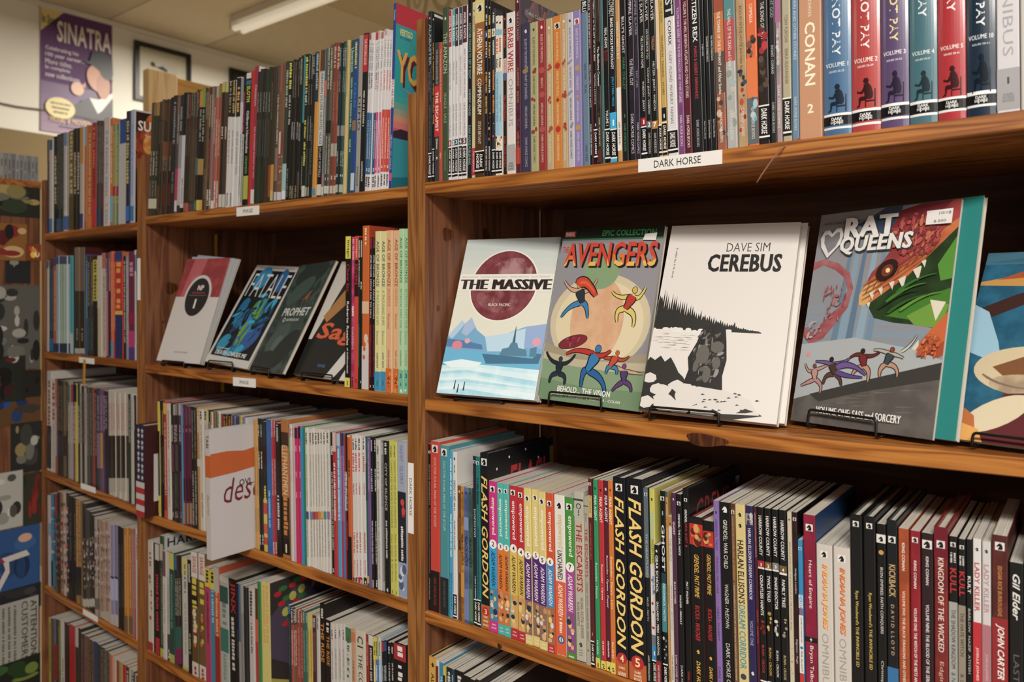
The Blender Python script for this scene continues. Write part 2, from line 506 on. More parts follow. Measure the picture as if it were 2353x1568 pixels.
def board(name, x0, x1, zf, parent, mat):
    """Shelf board: follows its sag, front edge slightly eased."""
    n = 14; V = []; F = []; e = 1.2
    for i in range(n + 1):
        X = x0 + (x1 - x0) * i / n; z = zf(X)
        for (yy, zz) in ((e, z), (0, z - e), (0, z - TH + e), (e, z - TH), (DEPTH, z - TH), (DEPTH, z)):
            V.append(M(X, yy, zz))
    for i in range(n):
        for k in range(6):
            a, b = i * 6 + k, i * 6 + (k + 1) % 6
            F.append((a, b, b + 6, a + 6))
    F.append(tuple(range(5, -1, -1))); F.append(tuple(n * 6 + k for k in range(6)))
    return mesh_obj(name, V, F, mat, parent)
def knot(parent, pts_fn, ru, rv):
    """A dark oval knot set flush in a board."""
    V = []; F = []
    n = 20
    rings = 4
    V.append(pts_fn(0, 0, 0.25))
    for r in range(1, rings + 1):
        for k in range(n):
            a = 2 * math.pi * k / n; q = r / rings * (1 + 0.12 * math.sin(3 * a + 1))
            V.append(pts_fn(ru * q * math.cos(a), rv * q * math.sin(a), 0.25 if r < rings else 0.02))
    for k in range(n): F.append((0, 1 + k, 1 + (k + 1) % n))
    for r in range(rings - 1):
        for k in range(n):
            a = 1 + r * n + k; b = 1 + r * n + (k + 1) % n
            F.append((a, a + n, b + n, b))
    return mesh_obj('knot', V, F, KNOT, parent)

CASES = {}
def bookcase(key, side_tops, label, sides):
    x0, x1 = BAYX[key]
    r = tag(empty('bookcase', M((x0 + x1) / 2, DEPTH / 2, FLOOR)), label, 'bookcase')
    CASES[key] = r
    bpy.context.view_layer.update()
    def adopt(o):
        o.parent = r; o.matrix_parent_inverse = Matrix.Translation(-r.location); return o
    for (a, b), top in zip(sides, side_tops):
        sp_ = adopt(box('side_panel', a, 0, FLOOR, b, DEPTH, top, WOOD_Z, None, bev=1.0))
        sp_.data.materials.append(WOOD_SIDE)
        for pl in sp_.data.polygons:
            if abs(pl.normal.x) > .7: pl.material_index = 1          # shade on the broad faces is put into a darker wood colour
    for k, zf in SHELF[key].items():
        s = adopt(board('shelf_board', x0 + 0.3, x1 - 0.3, zf, None, WOOD_X))
        s['shelf'] = k
    adopt(box('back_panel', x0 + 0.3, DEPTH + 0.5, FLOOR, x1 - 0.3, DEPTH + 9, SHELF[key]['A'](x0) - 1, WOOD_BACK))
    for lo, hi in (('B', 'A'), ('C', 'B')):
        adopt(box('cleat', x0 + 14, DEPTH - 14, SHELF[key][lo](x0) + 1, x0 + 52, DEPTH, SHELF[key][hi](x0) - TH - 1, WOOD_SIDE))
    return r
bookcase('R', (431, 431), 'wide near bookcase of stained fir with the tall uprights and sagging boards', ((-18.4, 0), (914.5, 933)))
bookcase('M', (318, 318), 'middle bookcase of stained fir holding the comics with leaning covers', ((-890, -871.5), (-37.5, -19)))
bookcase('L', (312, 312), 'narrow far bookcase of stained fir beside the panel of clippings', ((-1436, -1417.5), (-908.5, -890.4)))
def in_case(o, key):
    o.parent = CASES[key]; o.matrix_parent_inverse = Matrix.Translation(-CASES[key].location); return o
sR = [c for c in CASES['R'].children if c.name.startswith('side_panel')][0]
sM = [c for c in CASES['M'].children if c.name.startswith('side_panel')][0]
for (yy, zz, ru, rv) in ((52, 98, 13, 11), (148, 96, 11, 20), (30, -20, 4, 5)):
    in_case(knot(None, lambda a, b, h, yy=yy, zz=zz: M(0.05 + h, yy + a, zz + b), ru, rv), 'R')
for (yy, zz, ru, rv) in ((60, 18, 16, 14), (40, -60, 3.5, 3.5)):
    in_case(knot(None, lambda a, b, h, yy=yy, zz=zz: M(-871.45 + h, yy + a, zz + b), ru, rv), 'M')
# big half-knot in the second board of the near bookcase
kx, kz = on_plane(1622, 1010)
in_case(knot(None, lambda a, b, h: M(kx + a, -0.05 - h, kz - 1 + b), 26, 7.5), 'R')
kx2, kz2 = on_plane(1148, 1486)
def screw_pts(a, b, h): return M(kx2 + a, -0.4 - h, kz2 + b)
sc = knot(None, screw_pts, 4.0, 4.0); sc.name = 'screw_head'; sc.data.materials[0] = plain('dull_brass', '5a4a34', 0.4, 0.8); in_case(sc, 'R')

# ------------------------------------------------------------------ things behind the bookcases
# pale pine upright and board of a stand behind the far bay
r = tag(empty('pine_stand', M(-1750, 700, FLOOR)), 'pale pine stand with upright post and board rising behind the books', 'stand')
def adopt_to(o, r):
    o.parent = r; o.matrix_parent_inverse = Matrix.Translation(-r.location); return o
adopt_to(box('post', -1790, 450, FLOOR, -1752, 556, 781, PINE, None, bev=4), r)
adopt_to(box('board', -1784, 556.5, 480, -1766, 1500, 774, PINE_Y, None, bev=2), r)

# cream hanging sign panel in the back of the shop
r = tag(empty('hanging_sign', M(-1090, 1500, 1290)), 'cream hanging sign panel with tan painted scrolls behind the tall books', 'sign')
def loc(o): return adopt_to(o, r)
loc(box('sign_panel', -1574, 1500, 1050, -610, 1518, 1500, plain('cream_sign_paint', 'efe0b4', 0.6, noise=0.05, scale=5), None, bev=3))
for cx_ in (-1500, -690):
    v, f = tube_vf([M(cx_, 1509, 1498), M(cx_, 1509, CEIL + 10)], 0.004, 6)
    loc(mesh_obj('chain', v, f, WIRE))
pr = Print(lambda u, v, h: M(-1574 + u, 1500 - h * 1000, 1050 + v), 964, 450, step=0.0002, base=0.0005)
for k in range(7):
    cu, cv = 70 + k * 138, 235 + 26 * math.sin(k * 2.1)
    for (ru, rv, c) in ((66, 120, 'c9b584'), (44, 92, 'efe0b4'), (26, 46, 'd2bf90'), (12, 26, 'efe0b4')):
        pr.ell(c, cu, cv, ru, rv, rot=0.3 * math.sin(k))
loc(pr.build('painted_scroll_pattern', None))

# purple concert-tribute poster on the far wall
PY0, PY1, PZ0, PZ1 = 897, 1287, 923, 1629
po = tag(box('wall_poster', WALLX + 1, PY0, PZ0, WALLX + 4, PY1, PZ1, plain('purple_poster_paper', '583263', 0.6)), 'tall purple poster of a man in a hat on the cream wall', 'poster')
W_, H_ = PY1 - PY0, PZ1 - PZ0
pr = Print(lambda u, v, h: M(WALLX + 4 + h * 1000, PY0 + u * W_, PZ0 + v * H_), 1, 1, step=0.0004, base=0.0008)
for k in range(8):
    pr.rect('%02x%02x%02x' % (92 + k * 7, 56 + k * 7, 104 + k * 4), 0, 0.34 - 0.045 * (k + 1), 1, 0.34 - 0.045 * k if k else 0.40)
pr.poly('d8c37a', [(0, 1), (.34, 1), (0, .79)])
pr.text('2b2420', 'In Store!', .02, .86, .25, .93, 0.02)
pr.text('d9cfc0', 'SINATRA', .22, .735, .98, .905, 0.04)
for i, s_ in enumerate(('Celebrating his', '100 year career...', 'More titles.', 'In complete', 'new collections.')):
    pr.text('cfc3cc', s_, .06, .645 - i * .052, .06 + .034 * len(s_) * .88, .685 - i * .052, 0.02)
# a generic gentleman in a hat
pr.poly('100c0f', [(.36, .14), (.55, .30), (.66, .33), (.98, .36), (1, .36), (1, .12), (.52, .20)])
pr.poly('171114', [(.36, .14), (.42, .24), (.62, .31), (.8, .30), (1, .34), (1, .10), (.6, .15)])
pr.poly('d8d0c8', [(.66, .33), (.78, .21), (.84, .24), (1, .37), (1, .41), (.8, .33)])
pr.ell('c78b6b', .77, .50, .15, .105, rot=-0.25)
pr.ell('b27656', .86, .45, .10, .11)
pr.poly('c78b6b', [(.6, .45), (.55, .42), (.61, .40)])
pr.ell('d8a98a', .49, .385, .09, .055)
pr.ell('0c090b', .90, .58, .10, .07, rot=-.3)
pr.poly('0c090b', [(.56, .62), (.7, .64), (.98, .56), (1, .50), (.86, .55), (.72, .60)])
pr.poly('120d10', [(.66, .63), (.70, .72), (.84, .745), (.99, .69), (1, .56)])
pr.ell('d9c67c', .255, .20, .20, .085)
for i in range(3): pr.dashes('57472a', .12 + i * .02, .225 - i * .035, .40 - i * .02, .243 - i * .035, random.Random(i), 'h')
pr.text('c9a64e', 'MUSIC & MOVIES', .12, .085, .66, .125, 0.02)
pr.dashes('6f5a6e', .26, .055, .52, .072, random.Random(4), 'h')
pr.build('poster_print', po)

# framed pictures
def picture(y0, y1, z0, z1, mat_col, label, dark=False):
    r = tag(empty('framed_picture', M(WALLX, (y0 + y1) / 2, z0)), label, 'picture')
    b = 27
    fm = FRAME
    for a in ((y0, z0, y1, z0 + b), (y0, z1 - b, y1, z1), (y0, z0 + b, y0 + b, z1 - b), (y1 - b, z0 + b, y1, z1 - b)):
        adopt_to(box('frame_bar', WALLX + 1, a[0], a[1], WALLX + 24, a[2], a[3], fm, None), r)
    adopt_to(box('mount_board', WALLX + 2, y0 + b, z0 + b, WALLX + 8, y1 - b, z1 - b, plain('mount_card', mat_col, 0.5)), r)
    pr = Print(lambda u, v, h: M(WALLX + 8 + h * 1000, y0 + b + u * (y1 - y0 - 2 * b), z0 + b + v * (z1 - z0 - 2 * b)), 1, 1, step=0.0004, base=0.0008)
    if dark:
        pr.ell('4a4a45', .4, .7, .2, .1); pr.ell('302f2c', .7, .4, .2, .3)
    else:
        pr.ell('b9b4a6', .62, .66, .2, .12); pr.ell('2a2622', .29, .70, .05, .05)
        pr.poly('2a2622', [(.25, .68), (.58, .60), (.6, .64), (.5, .70), (.36, .66), (.3, .74)])
    adopt_to(pr.build('picture_print', None), r)
FRAME = plain('black_frame', '14120f', 0.4)
picture(1416, 1777, 1201, 1564, 'c4bda9', 'black framed drawing with a cream mount next to the purple poster')
picture(2058, 2460, 1190, 1548, '35332c', 'black framed dark picture half hidden by the tops of books', True)

# ------------------------------------------------------------------ books
def colour_name(h):
    r, g, b = [int(h[i:i + 2], 16) / 255 for i in (0, 2, 4)]
    import colorsys
    hh, l, s = colorsys.rgb_to_hls(r, g, b); hh *= 360
    if l < 0.17: return 'black'
    if s < 0.14 or (l > .82 and s < .35):
        return 'white' if l > 0.78 else 'pale grey' if l > 0.6 else 'grey' if l > 0.38 else 'charcoal'
    if l > 0.68 and 25 < hh < 62: return 'cream'
    if hh < 14 or hh >= 345: return 'maroon' if l < 0.28 else 'red' if l < 0.6 else 'pink'
    if hh < 42: return 'dark brown' if l < 0.24 else 'brown' if l < 0.42 and s < .75 else 'tan' if s < 0.5 else 'orange'
    if hh < 70: return 'olive' if l < 0.4 else 'yellow'
    if hh < 160: return 'dark green' if l < 0.26 else 'green' if l < .65 else 'pale green'
    if hh < 195: return 'teal' if l < 0.6 else 'pale blue'
    if hh < 255: return 'navy' if l < 0.27 else 'blue' if l < 0.62 else 'pale blue'
    if hh < 300: return 'dark purple' if l < 0.27 else 'purple' if l < .7 else 'lavender'
    return 'plum' if l < 0.3 else 'magenta' if l < .65 else 'pink'

ONES = 'zeroth first second third fourth fifth sixth seventh eighth ninth tenth eleventh twelfth thirteenth fourteenth fifteenth sixteenth seventeenth eighteenth nineteenth'.split()
TENS = {2: ('twentieth', 'twenty'), 3: ('thirtieth', 'thirty'), 4: ('fortieth', 'forty'), 5: ('fiftieth', 'fifty'), 6: ('sixtieth', 'sixty'), 7: ('seventieth', 'seventy'), 8: ('eightieth', 'eighty'), 9: ('ninetieth', 'ninety')}
def ordinal(n):
    if n < 20: return ONES[n]
    t, o = divmod(n, 10)
    return TENS[t][0] if o == 0 else TENS[t][1] + '-' + ONES[o]
BAYNAME = {'R': 'near bookcase', 'M': 'middle bookcase', 'L': 'far bookcase'}
SHELFNAME = {'A': 'top shelf', 'B': 'second shelf', 'C': 'third shelf', 'D': 'fourth shelf', 'E': 'lowest shelf'}

pg = bpy.data.meshes.new('page_block')
v, f = box_vf(-.5, 0, 0, .5, 1, 1); pg.from_pydata(v, [], f); pg.update(); pg.materials.append(MAT_PAGES)

def set_ink(me, cols, cols2):
    tot = np.zeros(len(me.polygons), 'i'); me.polygons.foreach_get('loop_total', tot)
    for nm, cc in (('ink', cols), ('ink_two', cols2)):
        a = np.concatenate([np.array(cc, 'f'), np.ones((len(cc), 1), 'f')], 1)
        at = me.color_attributes.new(nm, 'FLOAT_COLOR', 'CORNER')
        at.data.foreach_set('color', np.repeat(a, tot, axis=0).ravel())

def make_book(name, w, h, d, col, col2=None, side=None, back=None, hard=False, roundness=0.0, gloss=False):
    """A book at the origin: spine faces -Y, front cover faces +X; all in metres. Returns (cover object, spine bulge function)."""
    tc = min(0.0024 if hard else 0.0005, w * 0.2)
    hw = w / 2
    bulge = roundness * w
    r = min(0.0012, w * 0.15)
    if bulge > 0:
        n = 10
        prof = [(-hw + w * i / n, bulge * (2 * i / n - 1) ** 2) for i in range(n + 1)]
        def yy(x): return bulge * (x / hw) ** 2
    else:
        prof = [(-hw, r), (-hw + r * .3, r * .3), (-hw + r, 0), (hw - r, 0), (hw - r * .3, r * .3), (hw, r)]
        def yy(x): return 0.0
    ns = len(prof)
    prof = prof + [(hw, d), (hw - tc, d), (hw - tc, tc + bulge), (-hw + tc, tc + bulge), (-hw + tc, d), (-hw, d)]
    m = len(prof)
    V = [(x, y, 0) for x, y in prof] + [(x, y, h) for x, y in prof]
    F = []; C = []; C2 = []
    sp = inkc(col); sp2 = inkc(col2) if col2 else sp; sd = inkc(side) if side else sp; bk = inkc(back) if back else (sp if not side else sd)
    inner = hexlin('b9b3a6')
    for k in range(m):
        b = (k + 1) % m
        F.append((k, b, b + m, k + m))
        if k < ns - 1: C.append(sp); C2.append(sp2)
        elif k == ns - 1: C.append(sd); C2.append(sd)
        elif k == m - 1: C.append(bk); C2.append(bk)
        else: C.append(inner if not hard else sd); C2.append(inner if not hard else sd)
    F.append(tuple(range(m - 1, -1, -1))); C.append(sp); C2.append(sp)
    F.append(tuple(range(m, 2 * m))); C.append(sp); C2.append(sp)
    me = bpy.data.meshes.new(name); me.from_pydata(V, [], F); me.update()
    set_ink(me, C, C2)
    me.materials.append(MAT_GLOSS if gloss else MAT_COVER)
    o = link(bpy.data.objects.new(name, me))
    zc = 0.003 if hard else 0.0004
    p = link(bpy.data.objects.new('page_block', pg), o)
    p.location = (0, tc + bulge + 0.0004, zc); p.scale = (w - 2 * tc - 0.0003, d - tc - bulge - (0.004 if hard else 0.0012), h - 2 * zc)
    return o, yy

BOOKS = []
def read_num(s): return float(s)

def interp(tab, x):
    if x <= tab[0][0]: return tab[0][1]
    for (a, b), (c, d) in zip(tab, tab[1:]):
        if x <= c: return b + (d - b) * (x - a) / (c - a)
    return tab[-1][1]

def spine_items(mk, items, conv, w, h, bulge, seed):
    """Print the items of one spine. conv(y) gives the height (mm) above the book's foot of a row of the photograph."""
    nb = 8 if bulge else 1
    hw = w / 2
    rng = random.Random(seed)
    def cl(z): return max(0.6, min(h - 0.6, z))
    out = []
    lay = 0
    for it in items:
        p = it.split(';'); k = p[0]
        pr = mk(); pr.lay = lay
        out.append(pr)
        if k == 'b':                                   # band of colour
            z0, z1 = cl(conv(float(p[2]))), cl(conv(float(p[1])))
            if z1 - z0 > 0.3: pr.rect(p[3], -hw * .995, z0, hw * .995, z1, nb)
        elif k in ('T', 't', 'I'):                      # title reading down the spine
            z1, z0 = conv(float(p[2])), conv(float(p[3]))
            z1 = min(z1, h - 2) if float(p[2]) > -2000 else z1
            z0 = max(1.5, z0)
            hh = float(p[5]) if len(p) > 5 and p[5] else 0.58
            dx = float(p[6]) * w if len(p) > 6 else 0.0
            if z1 - z0 < 3: continue
            pr.text(p[4], p[1].replace('_', ' '), dx - hh * hw, z0, dx + hh * hw, z1, 0.018 if k != 't' else 0.0, 0.28 if k == 'I' else 0.0, 'd')
        elif k == 'd':                                 # unreadable small lettering
            z1, z0 = cl(conv(float(p[1]))), cl(conv(float(p[2])))
            hh = float(p[4]) if len(p) > 4 and p[4] else 0.5
            dx = float(p[5]) * w if len(p) > 5 else 0.0
            if z1 - z0 > 2: pr.dashes(p[3], dx - hh * hw, z0, dx + hh * hw, z1, rng)
        elif k == 'n':                                 # upright number or word
            zc = conv(float(p[2])); sz = float(p[4]) * w
            s = p[1].replace('_', ' ')
            wd = min(0.9 * w, sz * 0.62 * len(s)) if len(p) < 6 else float(p[5]) * w
            if s == '1': wd = sz * .26
            zc = max(zc, sz / 2 + 1.5)
            if zc < h: pr.text(p[3], s, -wd / 2, zc - sz / 2, wd / 2, zc + sz / 2, 0.02)
        elif k == 'c':                                 # round spot
            zc = conv(float(p[1])); rr = float(p[3]) * w
            if rr < zc < h - rr: pr.ell(p[2], 0, zc, rr, rr, 20)
        elif k == 'k':                                 # horse-head mark
            zc = conv(float(p[1])); sz = (float(p[4]) if len(p) > 4 else 0.62) * w
            if sz * .5 < zc < h - sz * .5: pr.knight(0, zc, sz, p[2], p[3])
        elif k == 'DH':                                # black publisher block between white rules
            z1, z0 = cl(conv(float(p[1]))), cl(conv(float(p[2])))
            bg = p[3] if len(p) > 3 else '0d0d0f'
            pr.rect(bg, -hw * .995, z0, hw * .995, z1, nb)
            pr.rect('e4e2de', -hw * .995, z1 - 1.6, hw * .995, z1, nb)
            pr.rect('e4e2de', -hw * .995, z0 + 3, hw * .995, z0 + 5, nb)
            if w > 16 and z1 - z0 > 20:
                pr.text('e4e2de', 'DARK', 0.04 * w, z0 + 8, .62 * hw, z1 - 5, 0.03, 0.2, 'd'); pr.text('e4e2de', 'HORSE', -.66 * hw, z0 + 7, -.06 * w, z1 - 4, 0.03, 0.2, 'd')
            else:
                pr.text('e4e2de', 'DARK HORSE', -.55 * hw, z0 + 7, .55 * hw, z1 - 4, 0.03, 0.2, 'd')
        elif k == 'a':                                 # small blob of printed artwork
            zc = conv((float(p[1]) + float(p[2])) / 2); hz = abs(conv(float(p[1])) - conv(float(p[2]))) / 2
            nq = max(int(p[4]) if len(p) > 4 else 5, int(2 * hz / 12) + 1)
            for q in range(nq):
                c = p[3].split(',')[q % len(p[3].split(','))]
                pu = rng.uniform(-.28, .28) * w; pv = zc + (-.85 + 1.7 * (q + rng.uniform(.2, .8)) / nq) * hz
                rr = rng.uniform(.12, .3) * w; ru = min(rr, hw * .98 - abs(pu)); rv = min(rr * rng.uniform(.7, 1.7), hz * .8)
                if ru > 0 and rv < pv < h - rv: pr.ell(c, pu, pv, ru, rv, 12)
        elif k == 'S':                                 # seated figure in silhouette, in strips that follow a rounded spine
            z1, z0 = conv(float(p[1])), conv(float(p[2])); hz = z1 - z0
            shapes = ([(.02 + .10 * math.cos(t * .524), .90 + .10 * math.sin(t * .524)) for t in range(12)],
                      [(-.06, .80), (.10, .82), (.20, .70), (.26, .45), (.24, .30), (-.02, .30), (-.06, .55)],
                      [(-.04, .74), (-.14, .56), (-.30, .58), (-.31, .52), (-.12, .46), (.02, .60)],
                      [(.24, .40), (.20, .26), (-.16, .24), (-.20, .04), (-.32, .0), (-.32, .05), (-.25, .10), (-.24, .36), (.0, .40)],
                      [(.30, .62), (.34, .62), (.34, .0), (.29, .0)], [(-.02, .24), (.32, .24), (.32, .19), (-.02, .19)], [(-.02, .22), (.02, .22), (.02, .0), (-.02, .0)])
            n_ = 34
            for i in range(n_):
                y_ = (i + .5) / n_
                for sh in shapes:
                    xs = sorted(a[0] + (y_ - a[1]) / (b[1] - a[1]) * (b[0] - a[0]) for a, b in zip(sh, sh[1:] + sh[:1]) if (a[1] > y_) != (b[1] > y_))
                    for xa_, xb_ in zip(xs[::2], xs[1::2]):
                        if xb_ - xa_ > .004: pr.rect(p[3], xa_ * w, z0 + i / n_ * hz, xb_ * w, z0 + (i + 1) / n_ * hz, 3); pr.lay -= 1
            pr.lay += 1
        lay = pr.lay
    # join what lies close together into one printed part
    out = [q for q in out if q.f]
    ext = sorted([(min(v[2] for v in q.v), max(v[2] for v in q.v), q) for q in out], key=lambda e: e[0])
    groups = []
    for lo, hi, q in ext:
        if groups and lo - groups[-1][0] < 0.010: groups[-1][1].append(q); groups[-1][0] = max(groups[-1][0], hi)
        else: groups.append([hi, [q]])
    res = []
    for _, qs in groups:
        m = mk()
        for q in qs:
            o = len(m.v); m.v += q.v; m.f += [tuple(i + o for i in fc) for fc in q.f]; m.c += q.c; m.c2 += q.c2
        res.append(m)
    return res

def row(bay, shelf, ox, oy, s, x0, tops, lean, data, sy=6.0, note=None):
    zf = SHELF[bay][shelf]
    prev = x0
    recs = []
    for ln in data.strip().split('\n'):
        ln = ln.strip()
        if not ln: continue
        parts = [q.strip() for q in ln.split('|')]
        n = 1
        xr = float(parts[0].split('*')[0])
        if '*' in parts[0]: n = int(parts[0].split('*')[1])
        cols = parts[2].split(',')
        for i in range(n):
            a = prev + (xr - prev) * i / n; b = prev + (xr - prev) * (i + 1) / n
            recs.append((a, b, parts[1], cols[i % len(cols)], parts[3].split() if len(parts) > 3 else [], i))
        prev = xr
    cnt = COUNT.get((bay, shelf), 0)
    bx0, bx1 = BAYX[bay][0] + .8, BAYX[bay][1] - .8
    for ri, (a, b, yt, col, items, gi) in enumerate(recs):
        opts = {}
        its = []
        for it in items:
            if '=' in it and it.split('=')[0] in ('s', 'm', 'D', 'y', 'hc', 'rd', 'gl', 'nt', 'ln', 'art', 'bk'):
                k, vv = it.split('=', 1); opts[k] = vv
            elif it in ('hc', 'gl'): opts[it] = '1'
            elif it == 'gap': opts['gap'] = '1'
            else:
                # '^' picks one value per copy of a repeated entry: red^blue^green
                its.append(';'.join(q.split('^')[gi % len(q.split('^'))] for q in it.split(';')))
        if opts.get('gap'):
            continue
        SY = sy + float(opts.get('y', 0)) + RNG.uniform(-1.5, 1.5)
        pa, pb = ox + a / s, ox + b / s
        xa, _ = on_plane(pa, 600, sy); xb, _ = on_plane(pb, 600, sy)
        xa, xb = min(max(xa, bx0), bx1 - 2.5), max(min(xb, bx1), bx0 + 2.5)
        t = abs(xb - xa); wmm = max(2.0, t - 0.7)
        xc = (xa + xb) / 2
        pc = (pa + pb) / 2
        kz = (on_plane(pc, 0, SY)[1]) / YH                       # mm of height per pixel at this place
        zb = max(zf(xa), zf(xb)) + .2
        if yt == '.': yz = interp(tops, (a + b) / 2) if tops else None
        elif yt.startswith('h'): yz = None
        else: yz = float(yt)
        if yz is None: h = float(yt[1:]) if yt.startswith('h') else 258.0
        else: h = (YH - (oy + yz / s)) * kz - zb
        if yt == '.': h += RNG.uniform(-2.5, 2.5)
        ang = float(opts['ln']) if 'ln' in opts else (interp(lean, (a + b) / 2) if lean else 0.0)
        top = h * math.sin(math.radians(ang))
        if xc + wmm / 2 + top > bx1 and ang > 0: ang = max(0.0, math.degrees(math.asin(max(0, bx1 - xc - wmm / 2) / h)))
        if xc - wmm / 2 + top < bx0 and ang < 0: ang = -max(0.0, math.degrees(math.asin(max(0, xc - wmm / 2 - bx0) / h)))
        pv = PREV.get((bay, shelf))
        if pv:                                                   # never lean into the neighbour
            room = max(0.0, (xc - wmm / 2) - pv[0] - .42); hm = min(h, pv[2])
            lim = math.degrees(math.asin(max(-.3, min(.3, math.sin(math.radians(pv[1])) - room / hm))))
            ang = max(ang, lim)
        PREV[(bay, shelf)] = (xc + wmm / 2, ang, h)
        d = float(opts.get('D', 168 if h > 235 else 158 if h > 210 else 140)) + RNG.uniform(-2, 2)
        hard = 'hc' in opts
        kind = 'hardcover_book' if hard else ('slim_comic_book' if wmm < 8.2 else 'small_paperback_book' if h < 236 else 'paperback_book')
        o, yy = make_book(kind, wmm / 1000, h / 1000, d / 1000, col, opts.get('m'), opts.get('s'), opts.get('bk'), hard, float(opts.get('rd', 0)), 'gl' in opts)
        bulge = float(opts.get('rd', 0)) > 0
        mk = lambda: Print(lambda u, v, hh: (u / 1000, yy(u / 1000) - hh, v / 1000), wmm, h)
        conv = lambda y: (YH - (oy + y / s)) * kz - zb
        for pr in spine_items(mk, its, conv, wmm, h, bulge, len(BOOKS) * 7 + 1):
            pr.build('spine_print', o, MAT_INKG if 'gl' in opts else MAT_INK)
        if 'art' in opts:
            sp = Print(lambda u, v, hh: (wmm / 2000 + hh, u * d / 1000, v * h / 1000), 1, 1)
            SIDE_ART[opts['art']](sp)
            sp.build('cover_print', o)
        o.location = M(xc, SY, zb + abs(math.sin(math.radians(ang))) * wmm / 2 + 0.15)
        o.rotation_euler = (0, math.radians(ang), 0)
        cnt += 1
        ink = None
        for it in its:
            p = it.split(';')
            if p[0] in ('T', 't', 'I') : ink = p[4]; break
            if p[0] == 'd' and ink is None: ink = p[3]
        band = [it.split(';')[3] for it in its if it.startswith('b;')]
        size = 'slim' if wmm < 8.2 else 'thick' if wmm > 22 else ''
        kindw = 'hardback' if hard else 'paperback'
        c0 = colour_name(col)
        lab = ' '.join(q for q in (size, c0, kindw) if q)
        if opts.get('nt'): lab += ' ' + opts['nt'].replace('_', ' ')
        elif band and colour_name(band[0]) != c0: lab += ' with %s band' % colour_name(band[0])
        elif ink and colour_name(ink) != c0: lab += ' with %s lettering' % colour_name(ink)
        lab += ', ' + ordinal(cnt) + ' along ' + BAYNAME[bay] + ' ' + SHELFNAME[shelf]
        tag(o, lab, 'book', 'books on the %s of the %s' % (SHELFNAME[shelf], BAYNAME[bay]))
        BOOKS.append(o)
        COUNT[(bay, shelf)] = cnt
SIDE_ART = {}
COUNT = {}
PREV = {}

# ---- printed covers that show beside a shorter neighbour (u from the spine, v from the foot)
def art_flash(p):
    p.rect('101014', 0, 0, 1, 1)
    for a, b in ((.12, .9), (.3, .95), (.22, .8), (.75, .9), (.55, .97), (.08, .7), (.9, .78)): p.ell('cfcfcf', a, b, .012, .008, 10)
    p.poly('1d2748', [(.55, .75), (.8, .9), (1, .7), (1, .6)])
    p.text('a81f22', 'FLASH', .3, .70, .98, .90, 0.03, 0.15)
    p.poly('8e2423', [(0, .80), (.12, .66), (0, .5)]); p.rect('7a5a24', .94, .6, 1, .95)
def art_dragon(p):
    p.rect('4d4350', 0, 0, 1, 1)
    p.dabs(['7a443e', '8a5a50', 'a8643e', '5d5e74', '6a5a68', '4a3f4c'], .4, .84, .38, .14, 60, 4)
    p.text('cfc3ad', 'CHRIS CLAREMONT', .07, .905, .46, .925, 0.01)
    p.text('d98a2e', 'B', .33, .845, .40, .885, 0.03); p.text('d98a2e', 'D', .5, .845, .57, .885, 0.03)
def art_you(p):
    p.rect('1ba0a4', 0, 0, 1, 1)
    p.rect('c4263a', 0, .89, 1, 1); p.poly('c4263a', [(0, .9), (1, .9), (1, .87), (0, .895)])
    p.text('f0e6d8', '6', .34, .94, .38, .965, 0.02)
    p.text('f2d873', 'VERTIGO', .05, .835, .22, .872, 0.03); p.text('1c3d78', 'DC COMICS', .06, .818, .21, .830, 0.02)
    p.text('6d1420', 'YOU ARE', .05, .555, .98, .735, 0.04); p.text('e8a83a', 'YOU ARE', .02, .58, .95, .755, 0.03)
    for i, c in enumerate(('2fa3a0', '5fa395', '9a9c86', 'cf8f70', 'd9776a', 'c75a66')): p.rect(c, 0, .47 - i * .035, 1, .505 - i * .035)
    p.poly('3a2638', [(0, .31), (.1, .33), (.3, .32), (.45, .345), (.6, .33), (1, .31), (1, .27), (0, .27)])
    p.rect('2b93a0', 0, 0, 1, .275)
    p.ell('5d4a5e', .42, .215, .16, .025); p.ell('4a3a55', .78, .23, .2, .08); p.ell('8d4436', .6, .12, .10, .05)
    p.poly('166f80', [(0, .06), (.3, .08), (.6, .06), (1, .075), (1, 0), (0, 0)])
    for a, b in ((.2, .46), (.5, .44), (.7, .42), (.35, .40), (.6, .39)): p.poly('5b3a48', [(a, b), (a + .06, b + .006), (a + .03, b - .001), (a - .03, b + .005)])
    p.poly('8d87a6', [(.1, .55), (.4, .53), (.6, .51), (.3, .5)])
def art_sup(p):
    p.rect('2a0f0a', 0, 0, 1, 1)
    for (a, b, r, c) in ((.3, .62, .3, 'a8441a/7a2a12'), (.7, .75, .35, 'c96a22/8a3a18'), (.5, .6, .2, 'e0a03c/c8702a'), (.75, .6, .2, 'f0c66a/d88a3a'), (.2, .45, .2, '7a2a16'), (.55, .42, .12, '1a0b0a'), (.8, .42, .1, '1a0b0a')): p.ell(c, a * .4, b + .1, r * .4, r * .4)
    p.text('e8dfd8', 'SUP', .05, .82, .32, .91, 0.02); p.text('d8cfc8', 'THE', .14, .77, .26, .79, 0.02)
    p.rect('c8c0c4', 0, 0, .02, 1); p.rect('c8c0c4', 0, .985, 1, 1)
def art_grendel(p):
    p.rect('161012', 0, 0, 1, 1)
    p.text('8c1f22', 'GRENDEL', .12, .78, 1.0, .93, 0.0, 0.2)
    p.rect('9c9894', .9, .87, .98, .95)
